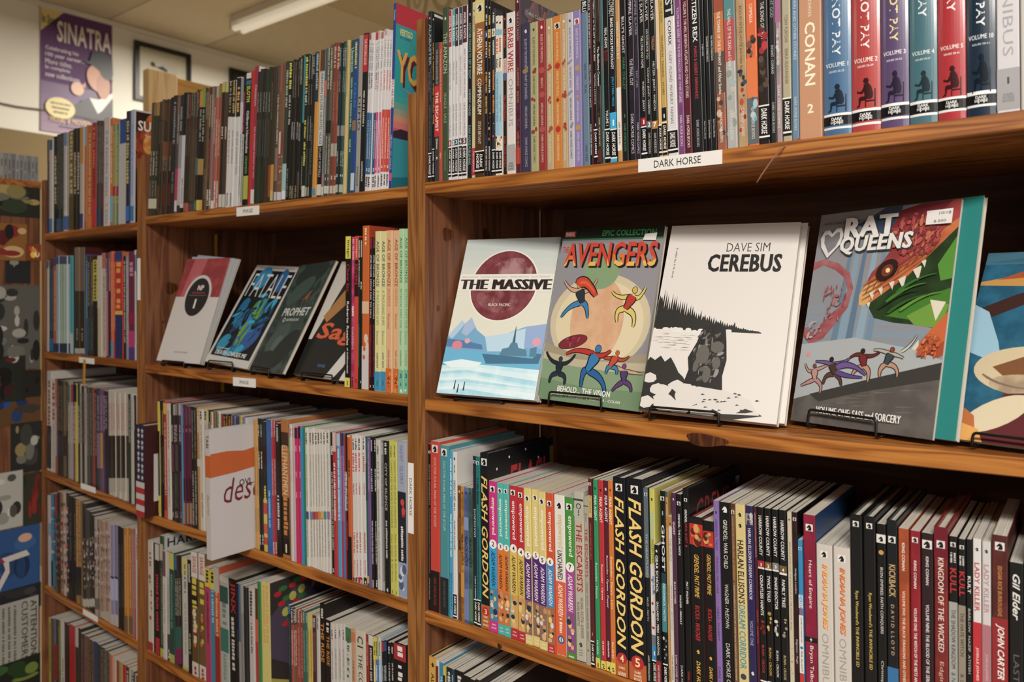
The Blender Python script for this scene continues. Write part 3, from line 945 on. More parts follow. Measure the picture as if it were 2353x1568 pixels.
def art_pink(p):
    p.rect('35302d', 0, 0, 1, 1)
    p.poly('a59a3f', [(0, .3), (1, .0), (1, 0), (0, 0)])
    p.poly('4b4052', [(0, .75), (.4, .95), (1, .6), (1, .12), (.6, .2), (0, .45)])
    p.text('8c3f6e', 'AFF', .55, .86, .98, .98, 0.05)
    for a, b in ((.1, .9), (.15, .82), (.3, .93), (.35, .8), (.2, .66), (.45, .95)): p.ell('b01f2a', a, b, .05, .02, 12); p.ell('2f6d33', a + .07, b + .03, .06, .02, 12)
    for a, b in ((.3, .85), (.42, .88), (.2, .75)): p.ell('b3b047', a, b, .05, .035, 8)
def art_ride(p):
    p.rect('1a1210', 0, 0, 1, 1); p.ell('6b3a1c', .8, .9, .2, .06); p.ell('8c5a2a', .9, .86, .15, .04)
def art_midnight(p):
    p.rect('141a24', 0, 0, 1, 1); p.ell('1f3350', .3, .8, .3, .15); p.text('9fb0bc', 'Midnight', .15, .84, .7, .92, 0.0, 0.3)
def art_white(p):
    p.rect('c9c6c6', 0, .68, 1, 1); p.poly('22304f', [(.4, .7), (1, .95), (1, .1), (.3, .2)]); p.ell('b0232c', .15, .6, .12, .06); p.rect('8f9bb0', 0, 0, 1, .16)
def art_hard(p):
    p.rect('a8a9a6', 0, 0, 1, 1); p.text('23221f', 'HARD', .06, .90, .54, .975, 0.05); p.rect('3a5a40', 0, 0, .02, 1)
def art_maroon(p):
    p.rect('3a1216', 0, 0, 1, 1); p.rect('b9b4b2', .12, .16, .95, .68); p.text('c8bfae', 'A', .55, .86, .72, .93, 0.02)
    p.ell('26231f', .45, .56, .1, .08); p.rect('26231f', .40, .40, .5, .55)
def art_deser(p):
    p.rect('bcb7b8', 0, 0, 1, 1)
    p.poly('b9561c', [(0, .815), (.2, .818), (.4, .80), (.6, .82), (1, .82), (1, .65), (.6, .66), (.3, .64), (0, .632)])
    p.text('3b2226', 'OVL...', .34, .525, .56, .575, 0.02)
    p.text('6a2028', 'deser', .15, .41, .74, .60, 0.0, 0.25)
def art_blue(p):
    p.rect('123a66', 0, 0, 1, 1); p.ell('5c3a24', .5, .82, .2, .05)
def art_red(p): p.rect('a63a1c', 0, 0, 1, 1)
def art_sky(p):
    p.rect('9db4c0', 0, 0, 1, 1); p.ell('1f2f4f', .8, .82, .25, .05); p.poly('c9c27a', [(.2, .3), (.6, .55), (.7, .5), (.3, .2)]); p.ell('6f7f80', .4, .2, .3, .12)
def art_esc(p):
    p.rect('15161a', 0, 0, 1, 1); p.poly('9fa5ad', [(.1, .88), (.3, .90), (.5, .86), (.3, .87)]); p.poly('7f8790', [(.2, .8), (.5, .83), (.6, .79), (.3, .79)]); p.rect('d8d6d2', 0, .985, 1, 1)
for k_, v_ in list(globals().items()):
    if k_.startswith('art_'): SIDE_ART[k_[4:]] = v_

# ---- near bookcase, top shelf
row('R', 'A', 940, 0, 3.5646, 143, None, [(143, 0), (500, .3), (900, -.8), (1300, -1.0), (1700, -1.3)], '''
187 | 95 | 20272a | k;150;-;cfd4d2;.5 T;ALABASTER;200;540;8fa3a3;.62;.08 t;THE_GOOD,_THE_BAD;560;830;7f8d8e;.25;.12 t;AND_THE_BIRD;590;750;7f8d8e;.25;-.2 t;KIERNAN__JOHNSON__BARILLA;865;1235;7f8d8e;.34 DH;1255;1470
206 | 118 | 15161a | k;160;-;d8d8d8;.8 T;ALIENS_VS._PREDATOR;350;660;e2a23a;.5 T;THREE_WORLD_WAR;680;1020;e2a23a;.5 DH;1220;1465 art=esc
248 | 350 | 3b3a3a | t;THE_AMAZING_ADVENTURES_OF;410;690;bdb8b2;.35 b;705;1120;c2242a T;THE_ESCAPIST;755;1080;eadfd8;.6 c;1150;d8d4cc;.2 c;1150;3b3a3a;.12 d;1165;1225;d8d4cc;.2 k;1295;-;d0ccc8;.5
275 | 345 | b5472c | t;The_Amazing_Adventures_of_the_Escapist;400;840;e6c9a0;.42 T;Chabon;1250;1300;e6c9a0;.4
325 | 60 | 3c4d34 | k;150;-;c8d2b8;.5 t;THE_AMAZON;270;600;b9c4a6;.66 t;SEAGLE_-_SALE;760;1010;98a686;.42 t;DARK_HORSE_BOOKS;1240;1400;7f8d70;.28
351 | 80 | d4d0d2 | b;70;385;a02c3a T;ANGEL_&_FAITH;130;345;e8e2e0;.62 t;LIVE_THROUGH_THIS;515;740;55504f;.45 t;GAGE_ISAACS_WHEDON;865;1130;55504f;.45 b;1150;1200;a02c3a n;1;1175;eee;1.0 DH;1205;1450
377 | 75 | d6d2d6 | b;70;375;55a0a0 T;ANGEL_&_FAITH;125;335;e8f0ee;.62 t;DADDY_ISSUES;510;660;55504f;.45 t;GAGE_ISAACS_WHEDON;855;1115;55504f;.45 b;1145;1195;55a0a0 n;2;1170;eee;1.0 DH;1200;1450
404 | 65 | d4d0d2 | b;60;380;3a3138 T;ANGEL_&_FAITH;115;330;e0dce0;.62 t;FAMILY_REUNION;500;690;55504f;.45 t;GAGE_ISAACS_WHEDON;850;1110;55504f;.45 b;1140;1190;3a3138 n;3;1165;eee;1.0 DH;1195;1445
432 | 55 | d8d4d6 | b;50;370;3b444c T;ANGEL_&_FAITH;110;325;e0dce0;.62 t;DEATH_AND_CONSEQUENCES;460;785;55504f;.45 t;GAGE_ISAACS_WHEDON;845;1105;55504f;.45 b;1135;1185;3b444c n;4;1160;eee;1.0 DH;1190;1445
470 | 45 | d8d4d6 | b;40;350;54222c T;ANGEL_&_FAITH;100;315;e0dce0;.55 t;WHAT_YOU_WANT,_NOT_WHAT_YOU_NEED;400;805;55504f;.4 t;GAGE_ISAACS_WHEDON;840;1110;55504f;.4 b;1130;1180;54222c n;5;1155;eee;.8 DH;1190;1440
508 | -12 | 121416 | k;120;-;a8a8a8;.6 t;ANOTHER_CHANCE_TO_GET_IT_RIGHT;190;650;7fb0ac;.5 t;ANDREW_VACHSS;730;950;9fb8b4;.45 t;DARK_HORSE_PUBLISHING;1030;1350;7fb0ac;.5
540 | 20 | cdbf8e | k;90;-;2a2a2a;.5 t;ABOMINATIONS;130;265;4a4436;.42 t;VULGAR_GODS,_SORCERERS_AND_SAINTS;600;880;5a5240;.35 b;1215;1438;b02a36 t;DARK_HORSE_BOOKS;1240;1410;eadada;.4
620 | -10 | 4a3216 | b;-10;185;d9c47c b;185;700;7a4a1c b;185;420;9a5f22 k;65;d8d4cc;161616;.66 T;ATHENA_VOLTAIRE;230;610;eae4da;.55 I;COMPENDIUM;645;940;eae4da;.4 t;STEVE_BRYANT;995;1180;d8d0c4;.3 DH;1235;1420
648 | 0 | 15161f | k;55;-;d0d0d0;.6 d;120;210;d8d4cc;.5 b;250;310;2d4f86 n;1;285;e8e8e8;.9 d;340;480;d0ccc8;.5 d;590;760;d9a33a;.5 d;790;930;d9a33a;.5 b;1100;1200;1f2b44 d;1200;1400;c8c4c0;.4
675 | 8 | 1b1418 | k;62;-;d0d0d0;.6 d;125;205;d9b04a;.5 b;240;310;d9a92e n;2;275;181818;.9 d;345;480;d9a92e;.5 d;590;760;d8d0c8;.5 a;880;1190;c8702a,6a1f22,e0b070;6 d;1200;1400;c8c4c0;.4
706 | 72 | 303237 | d;105;190;d8d4cc;.5 b;235;300;d4d0ca n;3;268;222;.9 d;330;450;d0ccc8;.5 d;575;740;d98a2a;.5 d;780;930;d98a2a;.5 a;950;1190;7a1f22,c85a2a,2a1a1c;6 DH;1225;1425
737 | 130 | ddd5c4 | b;240;290;7fb4cc c;185;1a1a1a;.25 d;320;440;d0562a;.6 T;Avatar;480;560;1c1c1c;.7 b;590;1110;8fc0d8 t;THE_PROMISE_PART_THREE;640;1000;3a4a58;.4 a;1110;1210;c8a070,5a3a28,8a2f2a;5 DH;1225;1422
769 | 128 | ddd5c4 | b;240;285;7fb4cc c;185;1a1a1a;.25 d;310;430;d0562a;.6 T;Avatar;470;555;1c1c1c;.7 b;585;1110;9fc6d8 t;THE_RIFT_PART_TWO;770;1000;3a4a58;.4 a;1110;1210;d0b080,6a4a34,e8e0d0;5 DH;1225;1418
801 | 92 | 1d1517 | k;155;-;c2342e;.7 d;240;390;b03a34;.6 b;480;660;c9b8b0 T;STEVEN_GRANT;490;665;c22a2a;.55 b;600;660;4f5f8a T;MIKE_CIARAMIDARO;780;990;c2342e;.5 T;DARK_HORSE_COMICS;1120;1370;c2342e;.45
873 | 100 | d8d0cc | k;165;e4e0dc;1c2330;.6 T;BARB_WIRE;225;590;b02a2c;.66 t;OMNIBUS;645;1035;9a9896;.52 b;1185;1400;a9a5a4 t;DARK;1340;1350;55504e;.5 n;DARK;1340;4a4644;.2 n;HORSE;1362;4a4644;.2 n;BOOKS;1384;4a4644;.2
919 | -40 | 5c1d2a | m=471a2e k;10;-;d8c8b8;.5 t;THE_BLACK_DRAGON;90;330;b59a86;.42 t;CLAREMONT;555;710;b58a4a;.4 t;BOLTON;750;840;b58a4a;.4 a;850;1200;4a2f55,7a2f3a,2a1a3a;7 b;1210;1345;a8342c T;DARK_HORSE_COMICS;1080;1340;b55a3a;.4 art=dragon s=4d4350
999 | 190 | 3b3550 | k;255;-;d8d4d4;.4 t;BLADE_OF_THE_IMMORTAL;320;555;a7a2b8;.26 a;550;600;8a7a50;2 t;HEART_OF_DARKNESS;610;815;a7a2b8;.26 t;HIROAKI_SAMURA;870;1055;a7a2b8;.26 t;DARK_HORSE_COMICS;1130;1370;a7a2b8;.24
1063 | 180 | a49f72 | k;240;-;2c2a1e;.42 t;BLADE_OF_THE_IMMORTAL;305;535;46432e;.3 a;560;600;8c3a2a;2 t;DARK_SHADOWS;620;775;46432e;.3 a;795;830;8c3a2a;2 t;HIROAKI_SAMURA;855;1035;46432e;.3 a;1050;1095;8c3a2a;2 t;DARK_HORSE_COMICS;1120;1335;46432e;.28
1126 | 168 | 93292c | k;220;-;eadfd8;.45 t;BLADE_OF_THE_IMMORTAL;280;515;d8bdb4;.3 c;575;a94a48;.36 t;BEASTS;640;720;d8bdb4;.3 c;775;a94a48;.36 t;HIROAKI_SAMURA;845;1030;d8bdb4;.3 c;1060;a94a48;.36 t;DARK_HORSE_COMICS;1105;1330;d8bdb4;.28
1183 | 150 | b59c72 | k;225;-;e2d8c4;.45 t;BLADE_OF_THE_IMMORTAL;285;515;e2d6c0;.3 a;530;580;a8442e;3 t;CRY_OF_THE_WORM;600;790;e2d6c0;.3 a;790;850;a8442e;3 t;HIROAKI_SAMURA;860;1035;e2d6c0;.3 a;1040;1090;a8442e;3 t;DARK_HORSE_COMICS;1110;1330;e2d6c0;.28
1256 | 128 | c8771c | k;210;d8c8b8;1c1614;.62 t;BLADE_OF_THE_IMMORTAL;265;500;ead0a8;.26 c;540;b22a22;.3 t;MIRROR_OF_THE_SOUL;585;790;ead0a8;.26 c;820;8a2a1a;.16 t;HIROAKI_SAMURA;850;1020;ead0a8;.26 c;1060;b22a22;.3 t;DARK_HORSE_MANGA;1110;1320;ead0a8;.26
1308 | 110 | b59a70 | k;170;-;e4dccb;.5 t;BLADE_OF_THE_IMMORTAL;240;480;e4dccb;.32 a;490;540;a8382e;3 t;ON_THE_PATH;555;735;e4dccb;.32 a;750;800;a8382e;3 t;HIROAKI_SAMURA;815;1005;e4dccb;.32 a;1015;1070;a8382e;3 t;DARK_HORSE_COMICS;1085;1315;e4dccb;.3
1363 | 98 | b9b4bf | k;165;-;2a2830;.5 t;BLADE_OF_THE_IMMORTAL;225;470;55505c;.32 a;490;520;7f8aa0;3 t;ON_SILENT_WINGS;545;720;55505c;.32 a;745;775;7f8aa0;3 t;HIROAKI_SAMURA;800;985;55505c;.32 a;1010;1045;7f8aa0;3 t;DARK_HORSE_COMICS;1075;1300;55505c;.3
1426 | 80 | 8679ab | k;170;d8c8c0;a02226;.7 t;BLADE_OF_THE_IMMORTAL;230;480;cfc8de;.3 c;555;b58a4a;.32 t;VIGILANCE;620;735;cfc8de;.3 c;790;b58a4a;.18 t;HIROAKI_SAMURA;825;1000;cfc8de;.3 c;1045;b58a4a;.32 t;DARK_HORSE_MANGA;1085;1320;cfc8de;.3
1480 | -25 | 60798f | b;0;95;101214 T;BILLI;10;90;e8e4e0;.6 t;SARAH_E_RYAM;520;650;27333f;.36 t;TIM_SALE;690;765;27333f;.36 t;DARK_HORSE;1190;1325;27333f;.34
1503 | . | 121113 | T;BIG_MAN_PLANS;-130;80;d8d4cc;.55 T;THE_KID_OLD_DIRTY_DITTYS;100;395;d8d4cc;.5 T;ERIC_POWELL_&_KYLE_HOTZ;530;880;d8d4cc;.5 T;DARK_HORSE_BOOKS;1020;1270;d8d4cc;.45
1513 | . | 521018 |
1546 | . | 151314 | T;BROTHERS_LOST_IN_THE_GIFT_OF_LUCK_BESS;-60;500;cfc8c0;.4 t;THE_POWELL_&_KYLE_HOTZ;600;855;cfc8c0;.4 n;3;1025;d8d4cc;.6 DH;1060;1310
1581 | . | 2a1c18 | m=3a2a1c b;340;700;15130f T;The_Blackburne_Covenant;380;705;e0dcd4;.5 a;800;1100;5a3428,2c1a14,7a3a2a;6 t;DARK_HORSE_BOOKS;965;1200;c8b89a;.42 b;1225;1330;5a2420
1608 | . | 3f6468 | t;BASSO_PROFILE;375;570;c85a44;.42 c;590;a8342c;.2 t;DARK_HORSE_BOOKS;1080;1290;b8c4c4;.4
1656 | . | 101113 | T;NEAL_ADAMS;225;390;e4e0da;.45 T;BLOOD;410;500;8c1f22;.6 T;VOLUME_1;905;1030;e4e0da;.45 DH;1055;1320
1713 | . | 101214 | t;SHAOLIN_COWBOY;-150;130;d8d8d8;.8 T;BRASS_KNUCKLE_PSYCHOLOGY;140;565;eae6e0;.42 T;JOLLY_/_KIRK_/_RIGGS;625;870;1a9fd0;.4 b;920;1055;2aa6d6 n;1;1005;f0f0f0;.8 DH;1055;1320;0d0d0f b;1300;1335;2aa6d6
''')
row('R', 'A', 1400, 0, 3.5646, 73.5, None, [(75, -1.3), (500, -2.0), (900, -1.8), (1400, -1.0), (1560, -.5)], '''
112 | . | b98a50 | b;715;1235;e0dcd8 T;WHERE'S_MY_FRIEND_TO_BE_IT;170;480;e8e0d4;.42 T;DARK_HORSE_BOOKS;1000;1185;2a2622;.4
165 | . | 17151a | T;BILLY'S_GHOST;130;435;c8c4cc;.42 t;MARK_CHILLEY;465;730;2f8a58;.4 n;1;950;2f8a58;.5 t;DARK_HORSE_BOOKS;1015;1240;2f8a58;.36
221 | . | 1a161d | m=241c28 T;THE_VAMPIRE_SLAYER;-180;290;cfc8cc;.42 t;THE_FINAL_CUT;480;700;cfc8cc;.48 t;DARK_HORSE_COMICS;935;1260;cfc8cc;.44
262 | . | 261f30 | m=32263c t;VAMPIRE_SLAYER;-60;285;9a90a4;.42 t;PAST_LIVES;580;715;9a90a4;.42 t;DARK_HORSE_COMICS;1005;1260;c8c0c8;.42
313 | . | 131214 | t;VAMPIRE_SLAYER;-180;180;e0dcd8;.46 t;THE_LONG_WAY_HOME;290;555;d8d4d0;.42 t;WHEDON_-_JEANTY;665;915;d8d4d0;.42 b;965;1030;9c1f24 n;1;1000;eee;.7 DH;1035;1285 nt=marked_with_a_red_square
358 | . | 131214 | t;THE_SLAYER;-130;165;e0dcd8;.46 t;NO_FUTURE_FOR_YOU;235;480;d8d4d0;.42 t;VAUGHAN_-_JEANTY_-_WHEDON;550;935;d8d4d0;.42 b;990;1050;5d646e n;2;1020;eee;.8 t;DARK_HORSE_BOOKS;1090;1260;c8c4c0;.4
411 | . | 131214 | t;THE_SLAYER;-130;160;e0dcd8;.46 t;TWILIGHT;290;410;d8904a;.42 t;MELTZER_-_JEANTY_-_WHEDON;500;905;d8d4d0;.42 b;990;1055;b5782f n;7;1020;eee;.8 t;DARK_HORSE_BOOKS;1090;1255;c8c4c0;.4
441 | . | d8b070 | b;-400;560;d9c0a0 DH;1020;1275
483 | . | b99b4a | t;ON_THE_RUN;0;175;3a3020;.4 t;WILLIAMSON;285;460;3a3020;.4 t;DAGNINO;500;630;3a3020;.4 t;OTHERS;670;775;3a3020;.4 b;880;990;141414 n;1;950;eee;.8 DH;1000;1270
569 | . | d4d0d2 | b;-400;130;17191b T;LIST;-120;115;c8c8c4;.72 T;COMIX;160;365;2c2a2c;.32 t;CASEY__McDAID__MAYBURY__FARINAS;415;1015;6a6668;.28 DH;1060;1255
623 | . | 7d4078 | m=6f3a6a t;VOLUME_NINE:_RIDERS_OF_THE_RIVER-DRAGONS_AND_OTHER_STORIES;55;840;dccada;.4 t;DARK_HORSE_BOOKS;945;1200;dccada;.4
683 | . | 5a1828 | t;VOLUME_2:_THE_HELL_BENEATH_ATLANTIS_AND_OTHER_STORIES;5;800;e8d8d4;.4 t;DARK_HORSE_BOOKS;945;1210;e8dcd8;.4
776 | . | 17181b | T;CITIZEN_REX;-70;340;e4e0dc;.42 T;MARIO_&_GILBERT_HERNANDEZ;375;810;c23038;.26 t;DARK_HORSE_BOOKS;985;1205;b8b4b0;.24
806 | . | 111113 | T;A_NEW_HOPE;355;455;c8c8c4;.4 t;Dark_Horse_Books;995;1140;c8c8c4;.45
846 | . | 121214 | T;THE_EMPIRE_STRIKES_BACK;290;505;c8c8c4;.4 t;Dark_Horse_Books;985;1135;c8c8c4;.4
889 | . | 131315 | T;THE_EMPIRE_STRIKES_BACK;285;495;c8c8c4;.35 t;Dark_Horse_Books;975;1125;c8c8c4;.36
969 | . | a2553a | m=6b5a4c b;-600;90;9c4a34 b;90;420;c07038 b;420;760;5a4a40 T;THE_TOWER_OF_THE_ELEPHANT_and_Other_Stories;90;770;e6ded4;.32 a;760;1200;7a5a44,b5744a,4a3a34,c8a890;12 t;DARK_HORSE_BOOKS;925;1170;e6ded4;.3
1056 | . | a8a8a4 | b;-600;150;4c8488 b;150;500;b04a4c t;THE_HALL_OF_THE_DEAD_and_Other_Stories;65;640;e6ded4;.32 a;520;1180;9fb0b0,8a9490,b8b4a8;8 t;DARK_HORSE_BOOKS;905;1150;e6e2dc;.3
1139 | . | b5946a | m=a58458 t;ROGUES_IN_THE_HOUSE_and_Other_Stories;45;620;3a3028;.3 a;560;720;2a2c34,3a4a5a;5 a;680;1110;b0222c,c23a34,8a1f28;7 t;DARK_HORSE_BOOKS;890;1120;e6ded4;.3
1231 | . | d9622a | t;CIMMERIA;25;185;f0dcc4;.32 a;280;480;4a3834,7a5040,2c2624;7 b;470;800;dc7238 b;800;1180;5a6468 a;780;1000;6fa0b0,9fc0c8,3a5a68;6 t;DARK_HORSE_BOOKS;885;1140;dcd4cc;.3
1323 | . | 171213 | m=2a1a18 t;THE_SONG_OF_BELIT;10;320;e0d8d0;.34 a;200;440;a01f26,c22a30,701820;6 a;440;760;3a2a22,5a4434,2a1f1a;8 DH;860;1150
1376 | . | 1c1d20 | t;NIGHT_GOD;-80;140;9aa0a4;.5 t;DYSART_-_CONRAD;370;605;d0ccc8;.38 t;DARK_HORSE_BOOKS;840;1090;c8c4c0;.38
1421 | . | a58a8c | m=8a7f84 b;-600;180;a8608c a;240;560;a8c0a0,c8b0b8;6 t;PAUL_CHADWICK;235;510;e8e0dc;.45 t;DARK_HORSE_COMICS;700;1050;e8e0dc;.45
1496 | . | aaa084 | t;TONY_PURYEAR;120;350;57503e;.36 t;ERIKA_ALEXANDER;400;690;57503e;.36 DH;800;1115
1555.5 | . | 5f82a0 | t;THE_CROWN_AND_OTHER_STORIES;-180;490;c4d0d8;.42 t;DARK_HORSE_BOOKS;795;1070;c4d0d8;.4
1746 | . | bf8a66 | t;ARCHIVES;-60;135;e8d8c0;.14 T;CONAN;180;700;efe6c8;.46 b;795;797;a87850 n;2;890;efe6c8;.42 b;948;950;a87850 nt=with_white_lettering_and_a_numeral D=190
''')
row('R', 'A', 1860, 0, 3.5639, 108, None, [(0, -.5), (2000, -.4)], '''
340 | h268 | 466e96 | hc gl rd=.14 T;DOES_NOT_PAY;-330;455;e2e4e4;.3 n;VOLUME_1;530;dfe6e8;.17;.8 n;ISSUES_22-25;585;c8d4dc;.08;.55 S;690;920;1c2838 b;930;1025;121417 b;930;950;e6e6e6 k;1000;e0e0e0;16181a;.22 n;DARK;975;e6e6e6;.12;.4 n;HORSE;1005;e6e6e6;.12;.45 b;1040;1058;e6e6e6 D=190 nt=with_white_lettering_and_seated_silhouette
583 | h268 | b43c3c | hc gl rd=.14 T;DOES_NOT_PAY;-380;400;f0e8e4;.3 n;VOLUME_2;490;f0e6e2;.17;.8 n;ISSUES_26-29;540;f0d8d4;.08;.55 S;640;880;3a1518 b;890;990;141114 b;890;912;eee k;965;e0e0e0;16181a;.22 n;DARK;938;e6e6e6;.12;.4 n;HORSE;965;e6e6e6;.12;.45 b;1005;1025;e6e6e6 D=190 nt=with_white_lettering_and_seated_silhouette
816 | h268 | 5d4a72 | hc gl rd=.14 T;DOES_NOT_PAY;-430;340;e6d68a;.3 n;VOLUME_3;430;e8e0e8;.17;.8 n;ISSUES_30-33;490;d8cce0;.08;.55 S;580;840;2a1f36 b;845;950;141217 b;845;868;eee k;915;e0e0e0;16181a;.22 n;DARK;885;e6e6e6;.12;.4 n;HORSE;915;e6e6e6;.12;.45 b;960;980;e6e6e6 D=190 nt=with_yellow_lettering_and_seated_silhouette
1048 | h268 | 45707c | hc gl rd=.14 T;DOES_NOT_PAY;-640;140;e2e8e8;.3 n;VOLUME_4;430;e0e8e8;.17;.8 n;ISSUES_34-37;485;c8d8dc;.08;.55 S;580;820;1f3038 b;825;935;121617 b;825;848;eee k;895;e0e0e0;16181a;.22 n;DARK;865;e6e6e6;.12;.4 n;HORSE;895;e6e6e6;.12;.45 b;930;950;e6e6e6 D=190 nt=with_white_lettering_and_seated_silhouette
1287 | h268 | b22c34 | hc gl rd=.14 T;DOES_NOT_PAY;-690;95;f0e8e4;.3 n;VOLUME_5;385;f0e6e2;.17;.8 n;ISSUES_38-41;440;f0d8d4;.08;.55 S;540;790;3a1518 b;795;905;141114 b;795;815;eee k;865;e0e0e0;16181a;.22 n;DARK;838;e6e6e6;.12;.4 n;HORSE;868;e6e6e6;.12;.45 b;895;915;e6e6e6 D=190 nt=with_white_lettering_and_seated_silhouette
1532 | h268 | 1c2f42 | hc gl rd=.14 T;DOES_NOT_PAY;-580;215;e6eaec;.3 n;VOLUME_10;300;e0e6ea;.19;.85 n;ISSUES_58-61;360;b8c8d4;.08;.6 S;440;760;0f1a26 b;745;860;101417 b;745;775;eee k;825;e0e0e0;16181a;.22 n;DARK;795;e6e6e6;.12;.4 n;HORSE;825;e6e6e6;.12;.45 b;855;875;e6e6e6 D=190 nt=with_white_lettering_and_seated_silhouette
1728 | h230 | c8c4c8 | t;OMNIBUS;-400;460;9a989c;.46 b;560;900;9c999c n;1;660;33333a;.36 n;DARK;775;6a686c;.14;.45 n;HORSE;800;6a686c;.14;.5 n;BOOKS;825;6a686c;.14;.5 D=160
1960 | h230 | b9b4ac | D=160
''')
# ---- near bookcase, third shelf
row('R', 'C', 970, 980, 2.6674, 12, None, [(12, -.3), (300, -.6), (420, -1.3), (1040, -1.2)], '''
22 | 120 | 3b4488 | d;130;600;8f9ac8;.4 b;800;1010;b5845a
55 | 108 | 131316 | k;158;d8d8d8;141414;.7 t;DOCTOR_GRORDBORT'S;235;480;9a9a9c;.4 d;500;900;5a5a5e;.35 d;930;1060;8a8a8e;.3
112 | 95 | c23a2c | k;140;d8d0cc;1a1a1a;.62 T;DOCTOR_SOLAR,_MAN_OF_THE_ATOM;195;615;d8a89c;.3 b;890;1140;1d1618 t;DARK_HORSE_ARCHIVES;930;1100;8c3a2c;.28
165 | 120 | 3f8a94 | k;162;d8d8d4;1a1a1a;.66 T;DOCTOR_SOLAR,_MAN_OF_THE_ATOM;215;640;9cc4c8;.32 b;930;1170;202629 t;DARK_HORSE_ARCHIVES;950;1110;4a6064;.28
190 | 150 | 3f97c0 | d;200;430;b8dcec;.5 d;540;800;b8dcec;.5 d;900;1130;2a5f80;.4
215 | 158 | d2cfca | k;200;-;1c1c1c;.7 d;240;290;5a5650;.4 T;DREAM_THIEF;335;460;3a3632;.5 d;470;520;6a6660;.4 d;580;760;7a7670;.35 DH;1025;1195
240 | 366 | 5a3420 | m=704428 k;400;-;d8c0a0;.6 T;BLACK_HOLE;660;850;1a120c;.55 b;560;700;74462a b;760;900;8a5a34
262 | 372 | 8a5a1c | m=b5822a k;410;-;1a1208;.6 T;BLACK_HOLE;665;855;221608;.55 b;900;1050;c08a34 t;ECLIPSE;1080;1150;3a2a10;.4
292 | 378 | 3f4f80 | m=566a9c k;410;-;141a2c;.55 T;BLACK_HOLE;680;860;12182c;.5 b;560;640;7f90b8 b;1000;1190;6a7cae
315 | 382 | 2f4a3a | m=3f6048 k;412;-;12201a;.6 T;BLACK_HOLE;690;870;101c16;.55 b;1000;1200;55785c
337 | 185 | 242238 | k;220;c8c4d0;1a1826;.7 T;DOMOVOI;510;680;c8bfd8;.5 d;920;1080;a8a0b8;.4 DH;1060;1235
362 | 188 | 14706e | k;228;c8d8d4;103030;.7 d;320;480;0c3a3c;.6 d;620;1050;0c3a3c;.3 DH;1065;1240
415 | 168 | 14161c | k;222;d8d4d0;141414;.66 I;FLASH_GORDON;308;1055;e9bf5c;.72 b;1098;1300;b55a1e c;1138;b3202a;.42 n;3;1138;f0d080;.5 n;DARK;1170;e8d8c0;.2;.5 n;HORSE;1195;e8d8c0;.2;.6 n;BOOKS;1220;e8d8c0;.2;.6 hc art=flash s=101014
''')
emp = '''
{xr} | {yt} | {c1} | k;{k};e0dcd8;141414;.6 T;empowered;{t0};{t1};efe8e4;.6;.05 b;{b0};{b1};{c2} c;{b0};ece8e4;.46 n;{n};{b0};1a1a1a;.5 I;ADAM_WARREN;{a0};{a1};{ac};.5 b;{b1};{b2};{c4} a;{b1};{b2};d9a878,e8c070,26334a,c8885a,d8d0cc;9 b;{b2};1520;{c3} n;DARK;{d0};e8e0e0;.14;.5 n;HORSE;{d1};e8e0e0;.14;.6 nt=series_volume_marked_{n}
'''
E_ = ''
for (xr, yt, n, c1, c2, c3, ac, k, t0, t1, b0, b1, b2, c4) in (
        (465, 340, 2, 'c81e7c', '1f9cd0', 'c82a86', '142a44', 388, 440, 665, 725, 995, 1195, '2f86a8'),
        (505, 352, 3, '3fb0a8', 'd8741c', '3fb0a8', '2a1408', 398, 448, 675, 740, 1010, 1215, 'c8702c'),
        (543, 358, 3, '3fb0a8', 'd8741c', '3fb0a8', '2a1408', 402, 455, 690, 750, 1025, 1225, 'c8702c'),
        (590, 368, 4, 'b82430', 'd8b84a', 'b82430', '1c1a16', 410, 462, 695, 752, 1035, 1240, 'c8a050'),
        (635, 378, 4, 'b82430', 'd0b046', 'b82430', '1c1a16', 425, 478, 710, 775, 1050, 1260, 'c8a050'),
        (680, 383, 5, 'd6c272', '52276e', 'd6c272', 'e4dce8', 445, 495, 735, 795, 1070, 1280, '8a6a58'),
        (725, 390, 5, 'd6c272', '52276e', 'd6c272', 'e4dce8', 440, 498, 735, 795, 1085, 1290, '8a6a58'),
        (773, 405, 5, 'd6c272', '52276e', 'd6c272', 'e4dce8', 465, 520, 760, 825, 1105, 1320, '8a6a58'),
        (820, 415, 6, 'cc4a22', '3a86c0', 'b82c34', 'dce8f0', 478, 530, 770, 835, 1115, 1340, '9a6a44'),
        (885, 425, 0, 'dcd8d2', 'd85a2a', 'd85a2a', 'f0e4dc', 490, 545, 750, 955, 1435, 1436, 'd85a2a'),
        (943, 440, 7, '3f8a34', 'a0468e', '3f8a34', 'f0e0ec', 498, 555, 800, 868, 1150, 1390, '8a4a80')):
    ln = emp.format(xr=xr, yt=yt, n=n if n else 'N', c1=c1, c2=c2, c3=c3, c4=c4, ac=ac, k=k, t0=t0, t1=t1, b0=b0, b1=b1, b2=b2, a0=b0 + 45, a1=b1 - 10, d0=b2 + 22, d1=b2 + 42).strip()
    if n == 0:
        ln = '885 | 425 | dcd8d2 | k;490;e0dcd8;141414;.6 t;empowered;545;750;c8a83a;.6;.05 T;UNCHAINED;765;945;1c1c1c;.5 b;955;1470;d85a2a I;ADAM_WARREN;970;1170;f0e4dc;.45 d;1180;1270;f0d8cc;.3 c;1310;2f5f9c;.34 c;1310;d8d4cc;.2 n;1;1310;1a2a44;.3 nt=with_orange_lower_half'
    E_ += ln + '\n'
